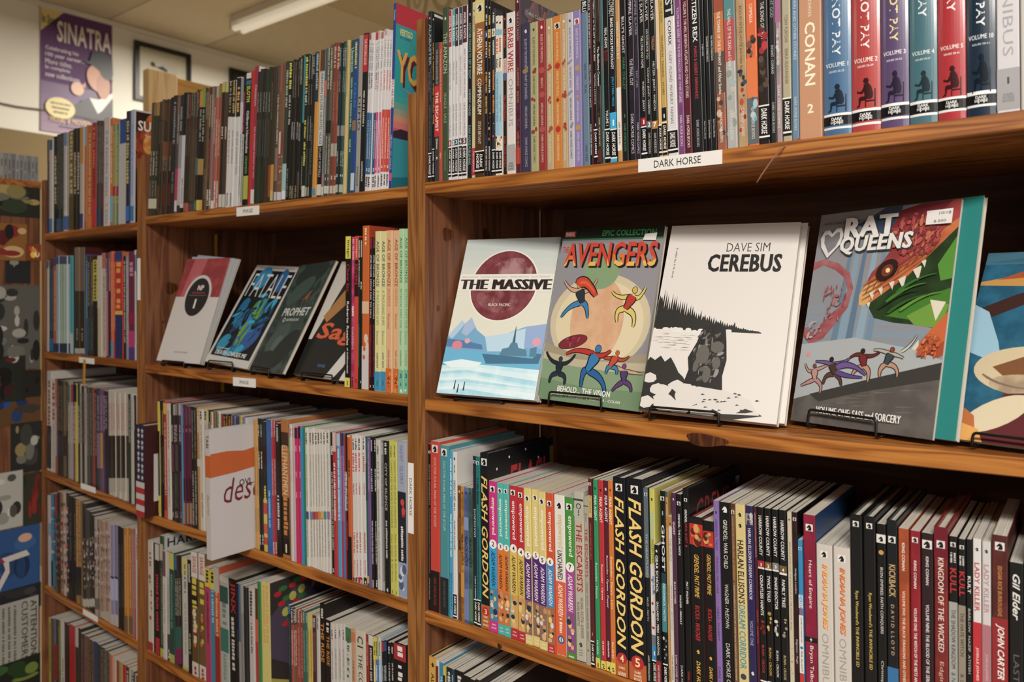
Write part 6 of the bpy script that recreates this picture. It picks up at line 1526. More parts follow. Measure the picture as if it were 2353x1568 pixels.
def star(cu, cv, r1, r2, n, asp, ph=0):
    return [(cu + (r1 if i % 2 == 0 else r2) * math.cos(math.pi * i / n + ph), cv + (r1 if i % 2 == 0 else r2) * asp * math.sin(math.pi * i / n + ph)) for i in range(2 * n)]
def a_heroes(p, o):
    p.rect('8d8a90', 0, 0, 1, 1)
    p.ell('c9bb9a', .5, .46, .49, .27, 40); p.ell('d8c9a4', .5, .45, .43, .24, 40); p.ell('cf9d76/d6ab84', .48, .47, .26, .24, 36)
    p.ell('7f9a70', .46, .76, .18, .12, 30)
    p.poly('9c9178', [(0, .32), (.25, .28), (.6, .25), (1, .30), (1, .1), (0, .1)]); p.poly('b8ad90', [(0, .27), (.35, .24), (.7, .24), (1, .25), (1, .1), (0, .1)])
    p.poly('7f9876', [(0, .23), (.3, .20), (.7, .19), (1, .21), (1, 0), (0, 0)]); p.poly('6d8a68', [(0, .12), (.5, .09), (1, .10), (1, 0), (0, 0)])
    # flurries of colour in place of the costumed figures
    for (u, v, r_, cs, sd) in ((.29, .585, .16, ['26303c', '2f7cae', 'c9977a', 'c8b060'], 14), (.77, .56, .165, ['b5301c', 'd3bd58', 'd3bd58', 'c9a83c'], 23), (.18, .17, .13, ['1c2833', '22303c', '1c2833', '2a3a48'], 33), (.82, .165, .125, ['4a3a6c', '5d3a6c', 'c49a7c', '7a3a70'], 41), (.70, .235, .12, ['c2441f', '2f7cae', 'b53a1c', 'c8562a'], 52), (.50, .215, .19, ['2a76b0', '1d5f9c', 'b5281f', '2a76b0'], 62)):
        p.dancer(u, v, r_, cs, sd)
    p.stroke('c8371c', [(.24, .66), (.30, .72), (.44, .60)], .05, .03, '17191c'); p.stroke('d85a24', [(.26, .67), (.32, .70), (.42, .62)], .015, .01)
    p.ell('17191c', .28, .335, .145, .037, 24, .18); p.ell('7a2230', .28, .335, .14, .034, 24, .18); p.dabs(['8a2a34', '5f1a26', 'a04048'], .28, .335, .1, .02, 10, 8)
    p.rect('16211b', 0, .935, 1, 1); p.rect('2a7a52', 0, .928, 1, .936)
    p.rect('b3262c', .02, .947, .135, .982); title(p, 'eee4e0', 'MARVEL', .03, .952, .125, .977, 0.03)
    title(p, '2f9a5c', 'EPIC COLLECTION', .41, .948, .93, .982, 0.03)
    title(p, 'c8351f', 'THE', .02, .855, .085, .89, 0.02)
    title(p, '17120f', 'AVENGERS', .07, .762, .985, .905, 0.04); title(p, 'c93a22', 'AVENGERS', .055, .772, .965, .912, 0.03)
    co, fs, lo, hi = text_geo('AVENGERS', 0.03, 0.0)
    # lower part of the letters runs to yellow
    q = (co - lo) / np.maximum(hi - lo, 1e-4)
    for lim, cc in ((.55, 'd86a28'), (.33, 'e0b04a')):
        keep = [f for f in fs if all(q[i][1] < lim for i in f)]
        if keep: p.add([(.055 + a * .91, .772 + b * .14) for a, b in q], keep, cc)
    title(p, 'e6e2dc', 'BEHOLD... THE VISION', .20, .052, .72, .085, 0.03)
    title(p, 'e0dcd6', 'THOMAS - J. BUSCEMA - S. BUSCEMA - COLAN', .13, .020, .82, .040, 0.015)
    st = mesh_obj('price_sticker', [((.82 - .5) * .168, -.0026, .918 * .258), ((.94 - .5) * .168, -.0026, .915 * .258), ((.945 - .5) * .168, -.0026, .957 * .258), ((.835 - .5) * .168, -.0026, .952 * .258)], [(0, 1, 2, 3)], WHITE_PAPER, o)
def a_lake(p, o):
    p.rect('d5cfca', 0, 0, 1, 1)
    title(p, '2a2724', 'DAVE SIM', .475, .845, .80, .893, -0.006); title(p, '141312', 'CEREBUS', .345, .735, .90, .832, 0.05)
    p.dashes('8a857f', .07, .70, .085, .87, R2)
    pts = [(0, .42)]
    n = 46
    for i in range(n):
        u = .80 * i / n; hgt = .20 * (1 - u / .8) ** 1.5 + .006
        pts += [(u + .002, .425 + hgt * R2.uniform(.55, .8)), (u + .008, .425 + hgt * R2.uniform(.85, 1.15))]
    pts += [(.82, .424), (.82, .42)]
    p.poly('22201d', pts); p.poly('22201d', [(.60, .43), (.62, .475), (.635, .43)])
    for i in range(26): p.ell('d9d4ce', R2.uniform(0, .6), .415 + R2.uniform(-.01, .012), R2.uniform(.012, .03), R2.uniform(.005, .011), 9)
    for i in range(40):
        u = R2.uniform(0, .28); v = R2.uniform(.31, .40); p.poly('97938f', [(u, v), (u + R2.uniform(.03, .1), v + .001), (u + .05, v + .003)])
    # dark boulder with a weathered stump in place of the standing figure
    p.poly('1c1a18', [(.30, .13), (.33, .22), (.31, .28), (.36, .36), (.38, .42), (.43, .455), (.50, .46), (.56, .44), (.58, .37), (.60, .28), (.585, .20), (.60, .13)])
    p.dabs(['3a3733', '57534e', '6d6964', '12110f', '2a2724', '8a8680'], .46, .30, .12, .14, 90, 31, size=(.08, .22))
    for (a, b, ru, rv) in ((.50, .40, .012, .006), (.52, .34, .05, .03), (.42, .30, .05, .05), (.53, .26, .03, .03), (.47, .2, .03, .04), (.38, .24, .02, .03)): p.ell('5c5853', a, b, ru, rv, 12)
    p.poly('26231f', [(.02, .27), (.06, .255), (.1, .28), (.14, .25), (.18, .275), (.22, .24), (.26, .2), (.3, .18), (.34, .14), (.2, .12), (.0, .13), (0, .25)])
    p.poly('24211e', [(0, .15), (.5, .13), (.62, .10), (.9, .03), (.7, 0), (0, 0)])
    for i in range(30):
        u = R2.uniform(.02, .62); v = R2.uniform(.02, .14) * (1.25 - u)
        k = [(u + R2.uniform(.7, 1.1) * .07 * math.cos(t), v + R2.uniform(.7, 1.1) * .030 * math.sin(t)) for t in [j * .785 for j in range(8)]]
        p.poly('d0cac4', [(max(.005, a), max(.005, b)) for a, b in k])
    p.poly('cfc9c3', [(.42, .14), (.62, .13), (.80, .10), (.88, .03), (.62, .02), (.44, .07)])
    for i in range(18): 
        u = R2.uniform(.45, .85); v = R2.uniform(.03, .12); p.poly('2a2724', [(u, v), (u + .03, v + .004), (u + .008, v + .008)])
    p.poly('2a2724', [(.72, .03), (.78, .055), (.84, .045), (.79, .035)])
def a_dragon(p, o):
    p.rect('8d8c92', 0, 0, 1, 1)
    for i in range(8): p.rect('%02x%02x%02x' % (141 - i * 3, 142 + i * 1, 150 + i * 3), 0, .62 - i * .055, 1, .66 - i * .055 if i else .7)
    for (u, w_, c) in ((.22, .05, '66819a'), (.27, .06, '7f9bb0'), (.33, .05, '5b7690'), (.40, .06, '8aa3b6'), (.47, .05, '6f8aa2')): p.poly(c, [(u, .35), (u + w_, .35), (u + w_ * .9 + .03, .80), (u + .05, .82)])
    p.poly('3a4a63', [(.30, .93), (.42, .97), (.5, 1), (.62, 1), (.6, .85), (.42, .9)])
    # a great red and green coiling shape
    p.poly('a5403c/8c3236', [(.40, .60), (.46, .70), (.52, .74), (.60, .82), (.56, .90), (.62, .96), (.75, .97), (.8, 1), (1, 1), (1, .78), (.8, .70), (.62, .61), (.5, .55), (.42, .555)])
    p.poly('7e2430', [(.56, .90), (.62, .98), (.75, 1), (.95, 1), (.86, .94), (.74, .93), (.66, .9)])
    p.poly('c8703a/b5562e', [(.40, .60), (.43, .655), (.5, .69), (.62, .70), (.78, .78), (.92, .88), (1, .92), (1, .80), (.82, .71), (.64, .62), (.5, .56), (.42, .555)])
    p.poly('d9a45c', [(.39, .595), (.43, .64), (.52, .66), (.50, .60), (.44, .545), (.40, .55)])
    p.ell('2c1712', .57, .705, .075, .045, 20, .35); p.ell('e6b060', .575, .705, .018, .012, 12)
    p.poly('24401c/1a3014', [(.46, .55), (.56, .60), (.72, .68), (.86, .78), (1, .88), (1, .44), (.84, .46), (.66, .47), (.52, .49)])
    p.poly('3f7a1f', [(.60, .50), (.75, .56), (1, .62), (1, .50), (.8, .48)]); p.poly('4f8f2a', [(.9, .72), (1, .84), (1, .66), (.93, .65)]); p.poly('6a9a30', [(.74, .50), (.9, .56), (1, .55), (.96, .45), (.8, .46)])
    for (u, v, s) in ((.47, .60, .03), (.53, .62, .028), (.60, .645, .03), (.66, .66, .045), (.75, .70, .05), (.46, .555, .02), (.80, .735, .025)): p.poly('dcd3c0', [(u, v), (u + s, v + s * .35), (u + s * .75, v - s * 1.0)])
    p.poly('dcd3c0', [(.88, .57), (.98, .56), (.93, .48)]); p.poly('d4ccba', [(.80, .36), (.84, .40), (.85, .34)])
    p.poly('c9602c', [(.80, .32), (.88, .42), (1, .52), (1, .36), (.9, .30), (.82, .29)]); p.poly('a84624', [(.82, .30), (1, .40), (1, .34), (.9, .29)])
    p.poly('98484e/a86a6c', [(0, .72), (.08, .745), (.18, .72), (.26, .68), (.30, .62), (.28, .56), (.2, .51), (.12, .45), (.06, .42), (0, .44), (0, .40), (.06, .36), (.16, .39), (.24, .46), (.32, .54), (.34, .63), (.30, .70), (.2, .75), (.08, .775), (0, .76)])
    p.poly('a8adb0', [(0, .36), (.4, .40), (.8, .36), (1, .32), (1, .2), (0, .1)])
    p.poly('55504d/635d58', [(0, .10), (.2, .145), (.5, .20), (.8, .27), (1, .31), (1, 0), (0, 0)]); p.poly('3a3735', [(.12, .13), (.5, .21), (1, .31), (1, .24), (.5, .16), (.2, .10)])
    for i in range(14):
        u = R2.uniform(.05, .8); v = R2.uniform(.02, .12) + u * .08; p.poly('6f6a64', [(u, v), (u + .15, v + .012), (u + .02, v + .006)])
    # small splashes of costume colour at the foot of the slope
    for (u, v, r_, cs, sd) in ((.14, .215, .095, ['b98a80', 'b07f80', 'b98a80', '6a4a3c'], 71), (.28, .245, .105, ['4a3226', '5a3a2c', '6c5390', '2a1c18'], 72), (.49, .29, .105, ['7a1f26', 'b98a70', '6a2420', '2a1c1a'], 73), (.66, .305, .10, ['35464c', 'b98a70', 'b0a89c', '8a3a24'], 74)):
        p.dancer(u, v, r_, cs, sd, '1c1816')
    p.stroke('6c5390', [(.30, .26), (.40, .30), (.52, .235)], .022, .008, '2a2040'); p.stroke('5b4688', [(.30, .24), (.40, .22), (.50, .225)], .016, .006, '2a2040'); p.stroke('c8c4b4', [(.74, .345), (.80, .37), (.83, .42)], .008, .003, '3a3a34')
    p.ell('d98a98', .065, .315, .018, .012, 14)
    p.dabs(['b5504a', '8c3436', 'a8443e', 'c06a4c', '7e2c34'], .74, .86, .16, .09, 120, 41, dark='5a1e24', size=(.08, .16), thin=(.6, 1))
    [p.stroke('8a3f26', [(.44 + i * .05, .60 + i * .022), (.47 + i * .05, .64 + i * .018), (.46 + i * .055, .67 + i * .02)], .003, .002) for i in range(9)]
    [p.stroke('8a3f26', [(.42, .57 + i * .022), (.6, .635 + i * .022), (.85, .77 + i * .016)], .003, .002) for i in range(4)]
    p.ell('2c1712', .57, .705, .075, .045, 20, .35); p.ell('7a3420', .575, .703, .04, .026, 16, .3); p.ell('f0d090', .58, .703, .016, .011, 12)
    [p.poly('dcd3c0', [(u_, v_), (u_ + s_, v_ + s_ * .35), (u_ + s_ * .75, v_ - s_ * .8)]) for (u_, v_, s_) in ((.47, .60, .03), (.53, .62, .028), (.60, .645, .03), (.66, .66, .045), (.75, .70, .05), (.46, .555, .02), (.80, .735, .025))]
    p.dabs(['c9602c', 'd8743a', 'a84624', 'b5542a'], .91, .37, .08, .05, 40, 43, dark='6a2a1a', size=(.1, .22), thin=(.6, 1))
    p.dabs(['98484e', 'a85a5c', '8a4048', 'b07a7c'], .21, .56, .09, .10, 30, 44, size=(.1, .25)); p.dabs(['a8989c', 'b0a0a4', '98888e'], .08, .43, .07, .04, 20, 45)
    [p.stroke(c, [(a, b), (a + .12, b + .07), (a + .25, b + .08)], .012, .004) for a, b, c in ((.55, .53, '1c3016'), (.6, .56, '3f7a1f'), (.66, .6, '2f6a24'), (.7, .52, '5a9028'), (.62, .51, '2c5a1c'))]
    # emblem and title
    p.poly('d8d6d4', [(.11, .775), (.05, .83), (.035, .875), (.06, .912), (.10, .915), (.125, .895), (.155, .92), (.195, .92), (.215, .885), (.20, .84)])
    p.poly('7c7b80', [(.115, .80), (.07, .85), (.065, .89), (.09, .895), (.125, .878), (.16, .9), (.185, .90), (.19, .87), (.165, .83)])
    title(p, '2c2c30', "KURTIS J. WIEBE & ROC UPCHURCH'S", .05, .938, .38, .952, 0.02)
    title(p, '3a3a40', 'RAT', .225, .862, .615, .965, 0.07); title(p, 'e2e0dc', 'RAT', .22, .867, .605, .965, 0.055)
    title(p, '3a3a40', 'QUEENS', .205, .78, .735, .872, 0.07, 0.1); title(p, 'e2e0dc', 'QUEENS', .20, .786, .725, .874, 0.05, 0.1)
    title(p, 'e8e4e0', 'VOLUME ONE: SASS and SORCERY', .20, .045, .80, .078, 0.03)
    st = mesh_obj('price_sticker', [((.80 - .5) * .168, -.0035, .895 * .258), ((.965 - .5) * .168, -.0035, .893 * .258), ((.965 - .5) * .168, -.0035, .958 * .258), ((.80 - .5) * .168, -.0035, .957 * .258)], [(0, 1, 2, 3)], WHITE_PAPER, o)
    p2 = Print(lambda u, v, h: ((u - .5) * .168, -.0036 - h, v * .258), 1, 1)
    p2.text('77757a', '10/18', .88, .935, .955, .948); p2.text('77757a', '$.500', .85, .9, .93, .913); p2.build('sticker_lettering', o)
def a_bison(p, o):
    p.rect('14506a/1d6280', 0, 0, 1, 1); p.rect('3a6a7c', 0, .93, 1, 1); p.poly('2a5f78', [(0, .94), (.4, .98), (1, .96), (1, .93), (.4, .94)])
    p.poly('c08a3c', [(0, .83), (.2, .86), (.3, .88), (.7, .84), (1, .86), (1, .79), (.5, .80), (0, .81)]); p.poly('a8481f', [(.1, .84), (.3, .90), (.55, .93), (.4, .86)])
    p.ell('b98a5c', .90, .60, .22, .2, 30)
    p.ell('a5744a/c89a6c', .90, .58, .18, .17, 30)
    p.poly('3c1f1a', [(.04, .68), (.25, .76), (.34, .78), (.3, .70), (.12, .63)]); p.poly('8fb8cc', [(0, .7), (.1, .66), (.2, .5), (.25, .38), (0, .45)])
    p.ell('c9b590', .45, .36, .36, .125, 34); p.poly('7a4a28', [(.2, .37), (.4, .44), (.46, .36), (.32, .30)]); p.ell('9a8468/b8a480', .40, .29, .2, .05); p.stroke('7a6450', [(.15, .33), (.3, .25), (.6, .28)], .01, .004)
    p.poly('5a1a20', [(.3, .24), (1, .3), (1, 0), (.2, 0)]); p.ell('cfc0a0', .28, .14, .2, .07, 20, .4); p.poly('b5622a', [(0, .2), (.16, .12), (.2, 0), (0, 0)]); p.poly('d89a44', [(0, .1), (.2, .06), (.24, 0), (0, 0)])
    p.poly('1c1416', [(.66, .3), (1, .34), (1, .1), (.6, .15)])
    title(p, 'e6e2da', 'A', .40, .83, .72, .94, 0.08, .1); title(p, 'd8d4cc', 'THE', .40, .775, .60, .80, 0.02)
    p.rect('cfc8ba', .48, .05, 1, .10); title(p, '2f2a28', 'THE PROMISE -', .52, .06, 1.0, .09, 0.02)

STD = lambda zs, half, off, lip, lab: dict(zs=zs, half=half, off=off, lip=lip, label=lab)
put_display(99.6, 22.9, -150.2, 10.0, 20.5, .4, 168, 258, 4.5, 'd9d8c9', 'cfcfc4', 'face-out paperback with a red planet over pale blue ice', a_planet, 2, 5.5, 1.5, clab=['spare grey copy directly behind the red planet paperback', 'rearmost grey copy behind the red planet paperback'], st=STD(-157.0, 40, -6, 3, 'black wire stand under the red planet paperback'), cfc='8f9aa6')
put_display(262, 48, -153.1, -.5, 14.1, 1.4, 168, 258, 8, '8d8a90', '50605a', 'face-out paperback with orange title and colourful bursts on a grey cover', a_heroes, 0, 0, st=STD(-158.5, 43, -14, 21, 'black wire stand holding the paperback with orange title lettering'))
put_display(447.7, 21.5, -148.6, 5.3, 23.1, 1.3, 170, 262, 11, 'd5cfca', 'c8c2bc', 'face-out white paperback with black trees, lake and black title', a_lake, 1, 10, 6, clab=['second white copy behind the face-out paperback with the lake drawing'], st=STD(-157.6, 43, -24, 17, 'black wire stand holding the white paperback with the lake drawing'))
put_display(613, 47, -153.1, -19.4, 15.0, -1.0, 168, 258, 3.5, '8d8c92', '77757a', 'face-out grey paperback with a red and green coiling dragon shape', a_dragon, 1, 8, 20, clab=['teal-covered copy peeping out behind the dragon paperback'], cfc='12807c', st=STD(-156, 41, -14, 21, 'black wire stand holding the dragon paperback'))
put_display(772.8, 14, -148.6, -13.5, 33.3, -.2, 152, 229, 4.5, '14506a', '1c3a4c', 'face-out blue paperback with tan shapes at the edge of the second shelf', a_bison, 0, st=STD(-153, 45, 0, 15, 'black wire stand holding the blue paperback'))

# middle bookcase, second shelf
def a_np(p, o):
    p.rect('c9c3c0', 0, 0, 1, 1); p.rect('a23a3c/8c2f34', 0, .62, 1, 1)
    p.poly('b5575a', [(.1, .62), (.35, .62), (.5, 1), (.2, 1)]); p.ell('8c2f34', .8, .86, .15, .06); p.ell('b9666a', .35, .78, .1, .05)
    p.ell('c9c3c0', .5, .62, .30, .215, 40); p.ell('1c1b1b', .5, .62, .255, .185, 40)
    title(p, 'd8d4d0', 'NP', .46, .685, .60, .735, 0.05); p.dashes('a8323a', .36, .655, .66, .668, R2, 'h'); p.rect('a8a4a0', .3, .635, .70, .637)
    title(p, 'e0dcd8', '1', .478, .51, .515, .60, 0.02)
    title(p, '4a4644', 'HICKMAN / PITARRA', .36, .085, .66, .10, 0.01)
def a_fatale(p, o):
    p.rect('c4c1bc', 0, 0, 1, 1); p.dashes('8a8884', .1, .965, .9, .98, R2, 'h')
    p.rect('14181c', .05, .07, .95, .945)
    for (u, v, ru, rv, c, rt) in ((.3, .86, .16, .12, '1f86b4', .3), (.75, .85, .1, .12, '1c5f94', .2), (.25, .5, .12, .16, '1a6a94', .4), (.6, .5, .3, .12, '18445e', .2), (.5, .36, .1, .2, '2a7fb0', .9), (.2, .2, .12, .08, '1f8ab0', .3), (.7, .25, .2, .1, '2f5a9c', .5), (.5, .14, .2, .05, '2a9ab8', .2), (.55, .6, .12, .06, '4f8a34', .3), (.62, .52, .08, .07, '5f9a2a', .1), (.5, .3, .08, .14, '6a9a2c', -.2), (.35, .6, .06, .05, '10222c', 0), (.8, .45, .08, .12, '0f2a3a', .5), (.8, .6, .1, .05, '2aa0c4', .7), (.4, .45, .05, .08, '0c1216', 0)):
        p.ell(c, u, v, ru, rv, 20, rt)
    p.dabs(['1f86b4', '2aa0c4', '18445e', '0f1a22', '2f5a9c', '5f9a2a', '0c1216', '1c5f94'], .5, .42, .38, .27, 60, 61, size=(.08, .25), thin=(.2, .4))
    title(p, 'd4d2ce', 'FATALE', .1, .67, .92, .91, -0.012); title(p, 'd8d4d0', 'DEATH CHASES ME', .14, .085, .85, .125, 0.03, .1); p.dashes('c8c4c0', .14, .14, .4, .152, R2, 'h')
def a_prophet(p, o):
    p.rect('2a3835/42554e', 0, 0, 1, 1)
    for (u, v, ru, rv, c, rt) in ((.5, .9, .4, .12, '2a3835', .1), (.4, .74, .3, .1, '41564f', .3), (.6, .4, .3, .12, '3b4b46', .2), (.4, .3, .25, .12, '4a5a52', .3), (.45, .25, .12, .07, '5a6a60', .2), (.7, .2, .3, .14, '28332f', .4), (.3, .1, .3, .08, '2c3632', .1)): p.ell(c, u, v, ru, rv, 22, rt)
    p.poly('a8552a', [(.52, .64), (.64, .67), (.70, .72), (.76, .74), (.72, .70), (.70, .63), (.66, .66)])
    title(p, 'd0d4d0', 'PROPHET', .2, .50, .93, .575, 0.03); p.ell('c8ccc8', .33, .465, .035, .022, 16); p.ell('33433f', .33, .465, .02, .013, 12); title(p, 'c8ccc8', 'REMISSION', .40, .452, .74, .475, 0.02)
def a_dark(p, o):
    p.rect('101216', 0, 0, 1, 1); title(p, '9aa8b8', 'PLANET', .1, .66, .9, .72, 0.02)
    for i in range(40): p.ell('8a94a4', R2.uniform(.05, .95), R2.uniform(.05, .95), .006, .004, 6)
def a_saga(p, o):
    p.rect('232220', 0, 0, 1, 1); p.poly('c8c2b8', [(0, .3), (.06, .3), (.3, 1), (0, 1)])
    p.poly('a8743c', [(.1, .5), (.3, .75), (.5, .95), (.62, .95), (.4, .6), (.2, .45)]); p.poly('8fa0a8', [(.4, .62), (.62, .80), (.66, .62), (.5, .5)]); p.poly('4f7a4a', [(.3, .86), (.5, 1), (.62, 1), (.4, .84)])
    p.poly('c9c5c0', [(.55, 0), (.75, .25), (.80, .36), (.88, .30), (.8, .1), (.7, 0)]); p.poly('cfcbc6', [(.82, 0), (.95, .3), (1, .36), (1, 0)])
    title(p, 'd0562a', 'Saga', .12, .27, .98, .45, 0.03, .15); title(p, '3a6a94', 'ONE', .36, .08, .5, .105, 0.02)
mw, mh = 157, 241
put_display(-760, 14.6, -144.5, 4.6, 18.4, .3, mw, mh, 2.5, 'c9c3c0', 'b9b3b0', 'face-out white paperback with red top and black oval', a_np, 2, 4, 0, croll=2.6, clab=['pale copy fanned out behind the black oval paperback', 'rearmost pale copy behind the black oval paperback'], cfc='a8aab4', st=STD(-154.5, 40, -6, 13, 'black wire stand holding the paperback with the black oval'))
put_display(-602, 31.5, -142.8, 1.9, 30.2, 3.5, mw, mh, 9, 'c4c1bc', 'bdb9b3', 'face-out blue and black paperback with a white border', a_fatale, 0, st=STD(-154.8, 42, -8, 20, 'black wire stand holding the blue and black paperback'))
put_display(-442, 16.8, -146, -12.3, 28.0, -2.3, mw, mh, 6, '33433f', '2a332f', 'face-out dark green paperback with white squared lettering', a_prophet, 0, st=STD(-155.6, 42, -8, 18, 'black wire stand holding the dark green paperback'))
put_display(-352, 86, -146, -8, 27.0, 0, mw, mh, 9, '101216', '16181c', 'starry black paperback leaning behind the dark green one', a_dark, 0, lifted=True)
put_display(-284, 24, -150.8, 1.2, 27.7, 1.5, mw, mh, 8, '232220', 'b8b2a8', 'face-out paperback with orange script lettering and white stripes', a_saga, 0, st=STD(-156.2, 42, -2, 16, 'black wire stand holding the paperback with orange script'))

# ------------------------------------------------------------------ books that stick out of the third shelf
def odd_book(kind, x0, x1, y0, h, d, z, col, side, ang, label, artname, spine=None, hard=True):
    wmm = x1 - x0
    o, yy = make_book(kind, wmm / 1000, h / 1000, d / 1000, col, None, side, None, hard)
    if spine:
        pr = Print(lambda u, v, hh: (u / 1000, -hh, v / 1000), wmm, h); spine(pr, wmm, h); pr.build('spine_print', o)
    sp = Print(lambda u, v, hh: (wmm / 2000 + hh, u * d / 1000, v * h / 1000), 1, 1); SIDE_ART[artname](sp); sp.build('cover_print', o)
    o.location = M((x0 + x1) / 2, y0, z + abs(math.sin(math.radians(ang))) * wmm / 2 + .2); o.rotation_euler = (0, math.radians(ang), 0)
    tag(o, label, 'book', 'books sticking out of the third shelf'); BOOKS.append(o)
def sp_flag(p, w, h):
    p.rect('1f2340', -w / 2, h * .38, w / 2, h)
    for i in range(9):
        for j in range(2):
            p.poly('c8c4c4', [(-w * .22 + j * w * .44 + (a * .18) * w, h * (.43 + i * .064) + b * .18 * w + (i % 2) * 2) for a, b in [(math.sin(k * math.pi / 5) * (1 if k % 2 == 0 else .4), math.cos(k * math.pi / 5) * (1 if k % 2 == 0 else .4)) for k in range(10)]])
    for i in range(6): p.rect('a8232c' if i % 2 == 0 else 'c4bcba', -w / 2, h * i * .0635, w / 2, h * (i + 1) * .0635)
odd_book('hardcover_book', -867.5, -830, -22, 202, 170, -488.2, '1f2340', '3a1216', 0, 'thick hardback with stars and stripes spine and maroon cover jutting forward', 'maroon', sp_flag)
def sp_des(p, w, h):
    p.rect('b9561c', -w / 2, h * .632, w / 2, h * .80); p.text('2a2624', 'TABI', -w * .3, h * .86, w * .2, h * .96, 0.03, 0, 'd'); p.text('8a3a34', 'deserto', -w * .2, h * .34, w * .2, h * .5, 0.0, 0.2, 'd')
odd_book('hardcover_book', -477, -459.5, -83, 238, 172, SHELF['M']['C'](-457), 'b9b2ae', 'bcb7b8', -1.7, 'white hardback with orange stripe jutting far out of the middle bookcase', 'deser', sp_des)
x_, z_ = -840, SHELF['M']['D'](-840)

# ------------------------------------------------------------------ shelf labels
def label_card(px0, px1, pyc, hmm, s, lab, Y=0.0, col='2a2826', slope=0.0, fr=(.1, .9, .2, .8)):
    xa, za = on_plane(px0, pyc, Y); xb, zb = on_plane(px1, pyc, Y)
    zc = on_plane((px0 + px1) / 2, pyc, Y)[1]
    v, f = box_vf(-(xb - xa) / 2000, -.0006, -hmm / 2000, (xb - xa) / 2000, -.0002, hmm / 2000)
    o = mesh_obj('shelf_label', v, f, WHITE_PAPER); o.location = M((xa + xb) / 2, Y, zc); o.rotation_euler = (0, math.radians(slope), 0)
    W = (xb - xa)
    if s:
        p = Print(lambda u, vv, h: ((u - .5) * W / 1000, -.0007 - h, (vv - .5) * hmm / 1000), 1, 1); p.text(col, s, fr[0], fr[2], fr[1], fr[3], 0.0); p.build('label_lettering', o)
    return tag(o, lab, 'label', 'white paper shelf labels')
label_card(1467, 1660, 371, 16.5, 'DARK HORSE', 'long white paper label with black capitals on the near top shelf edge', fr=(.2, .76, .22, .76), slope=0.35)
label_card(544, 596, 485, 17.5, 'IMAGE', 'small white label with black capitals on the middle bookcase top shelf', slope=0.8, fr=(.3, .72, .3, .72))
label_card(536, 588, 879, 17, 'IMAGE', 'small white label with black capitals under the face-out paperbacks', slope=-1.2, fr=(.3, .7, .3, .7))
label_card(182, 217, 829, 14, None, 'blank-looking white label on the far bookcase second shelf')
label_card(186, 220, 1122, 14, None, 'blank-looking white label on the far bookcase third shelf')
label_card(191, 225, 1415, 14, None, 'blank-looking white label on the far bookcase fourth shelf')
def tall_label(px0, px1, py0, py1, s, lab):
    xa, za = on_plane(px0, py0); xb, zb = on_plane(px1, py1)
    W, H = xb - xa, za - zb
    v, f = box_vf(-W / 2000, -.0006, 0, W / 2000, -.0002, H / 1000)
    o = mesh_obj('shelf_label', v, f, WHITE_PAPER); o.location = M((xa + xb) / 2, 0, zb)
    if s:
        p = Print(lambda u, vv, h: ((u - .5) * W / 1000, -.0007 - h, vv * H / 1000), 1, 1); p.text('4a4644', s, .25, .25, .72, .78, 0.0, 0, 'd'); p.build('label_lettering', o)
    tag(o, lab, 'label', 'white paper shelf labels')
tall_label(938, 951, 1063, 1228, 'DARK HORSE', 'tall white label reading downwards on the upright between near and middle bookcases')
tall_label(316, 323, 594, 690, None, 'tall narrow white label on the upright beside the far bookcase')

# dry twig-like string hanging from the near top shelf, yellow straps on the back panels
def bent(name, pts, r, mat, lab, cat):
    v, f = tube_vf(pts, r, 6); return tag(mesh_obj(name, v, f, mat, None, True), lab, cat)
q = [(1838, 319), (1812, 330), (1790, 346), (1768, 376), (1750, 402), (1739, 420)]
pts = []
for i, (a, b) in enumerate(q):
    yy_ = 4 - i * 1.2 if i < 2 else -3 - i * 2.0
    X_, Z_ = on_plane(a, b, yy_); pts.append(M(X_, yy_, Z_ + (1 if i == 0 else 0)))
bent('loose_string', pts, 0.0009, plain('brown_string', '8a5a44', 0.8), 'thin brown string dangling from under the thick tan paperback', 'string')
STRAP = plain('yellow_strap', 'b8842c', 0.6)
def strap(xc, z0, z1, lab, curl):
    n = 10; V = []; F = []
    for i in range(n + 1):
        t = i / n; z = z0 + (z1 - z0) * t; dx = curl * max(0, t - .7) ** 2 * 120; y = 162 - curl * max(0, t - .75) * 30
        for (a, b) in ((-5, 0), (5, 0), (5, 1.6), (-5, 1.6)): V.append(M(xc + dx + a, y - b, z))
    for i in range(n):
        for k in range(4): F.append((i * 4 + k, i * 4 + (k + 1) % 4, i * 4 + 4 + (k + 1) % 4, i * 4 + 4 + k))
    F.append((3, 2, 1, 0)); F.append(tuple(n * 4 + k for k in range(4)))
    tag(mesh_obj('yellow_strap', V, F, STRAP), lab, 'strap')
strap(-850, -154, 146, 'curled yellow strap hanging by the side panel behind the black oval paperback', 1.0)
strap(-824, -228, -175, 'short straight yellow strap hanging under the second shelf', 0.0)
xs, zs_ = on_plane(193, 830, -3); xe, ze = on_plane(188, 885, -3)
v, f = box_vf(-.004, -.0015, 0, .004, .0008, (zs_ - ze) / 1000 + .004)
o = mesh_obj('wooden_stick', v, f, STRAP); o.location = M(xs, -3, ze); o.rotation_euler = (0, math.radians(3), 0)
tag(o, 'thin yellow stick hanging over the label of the far bookcase', 'stick')

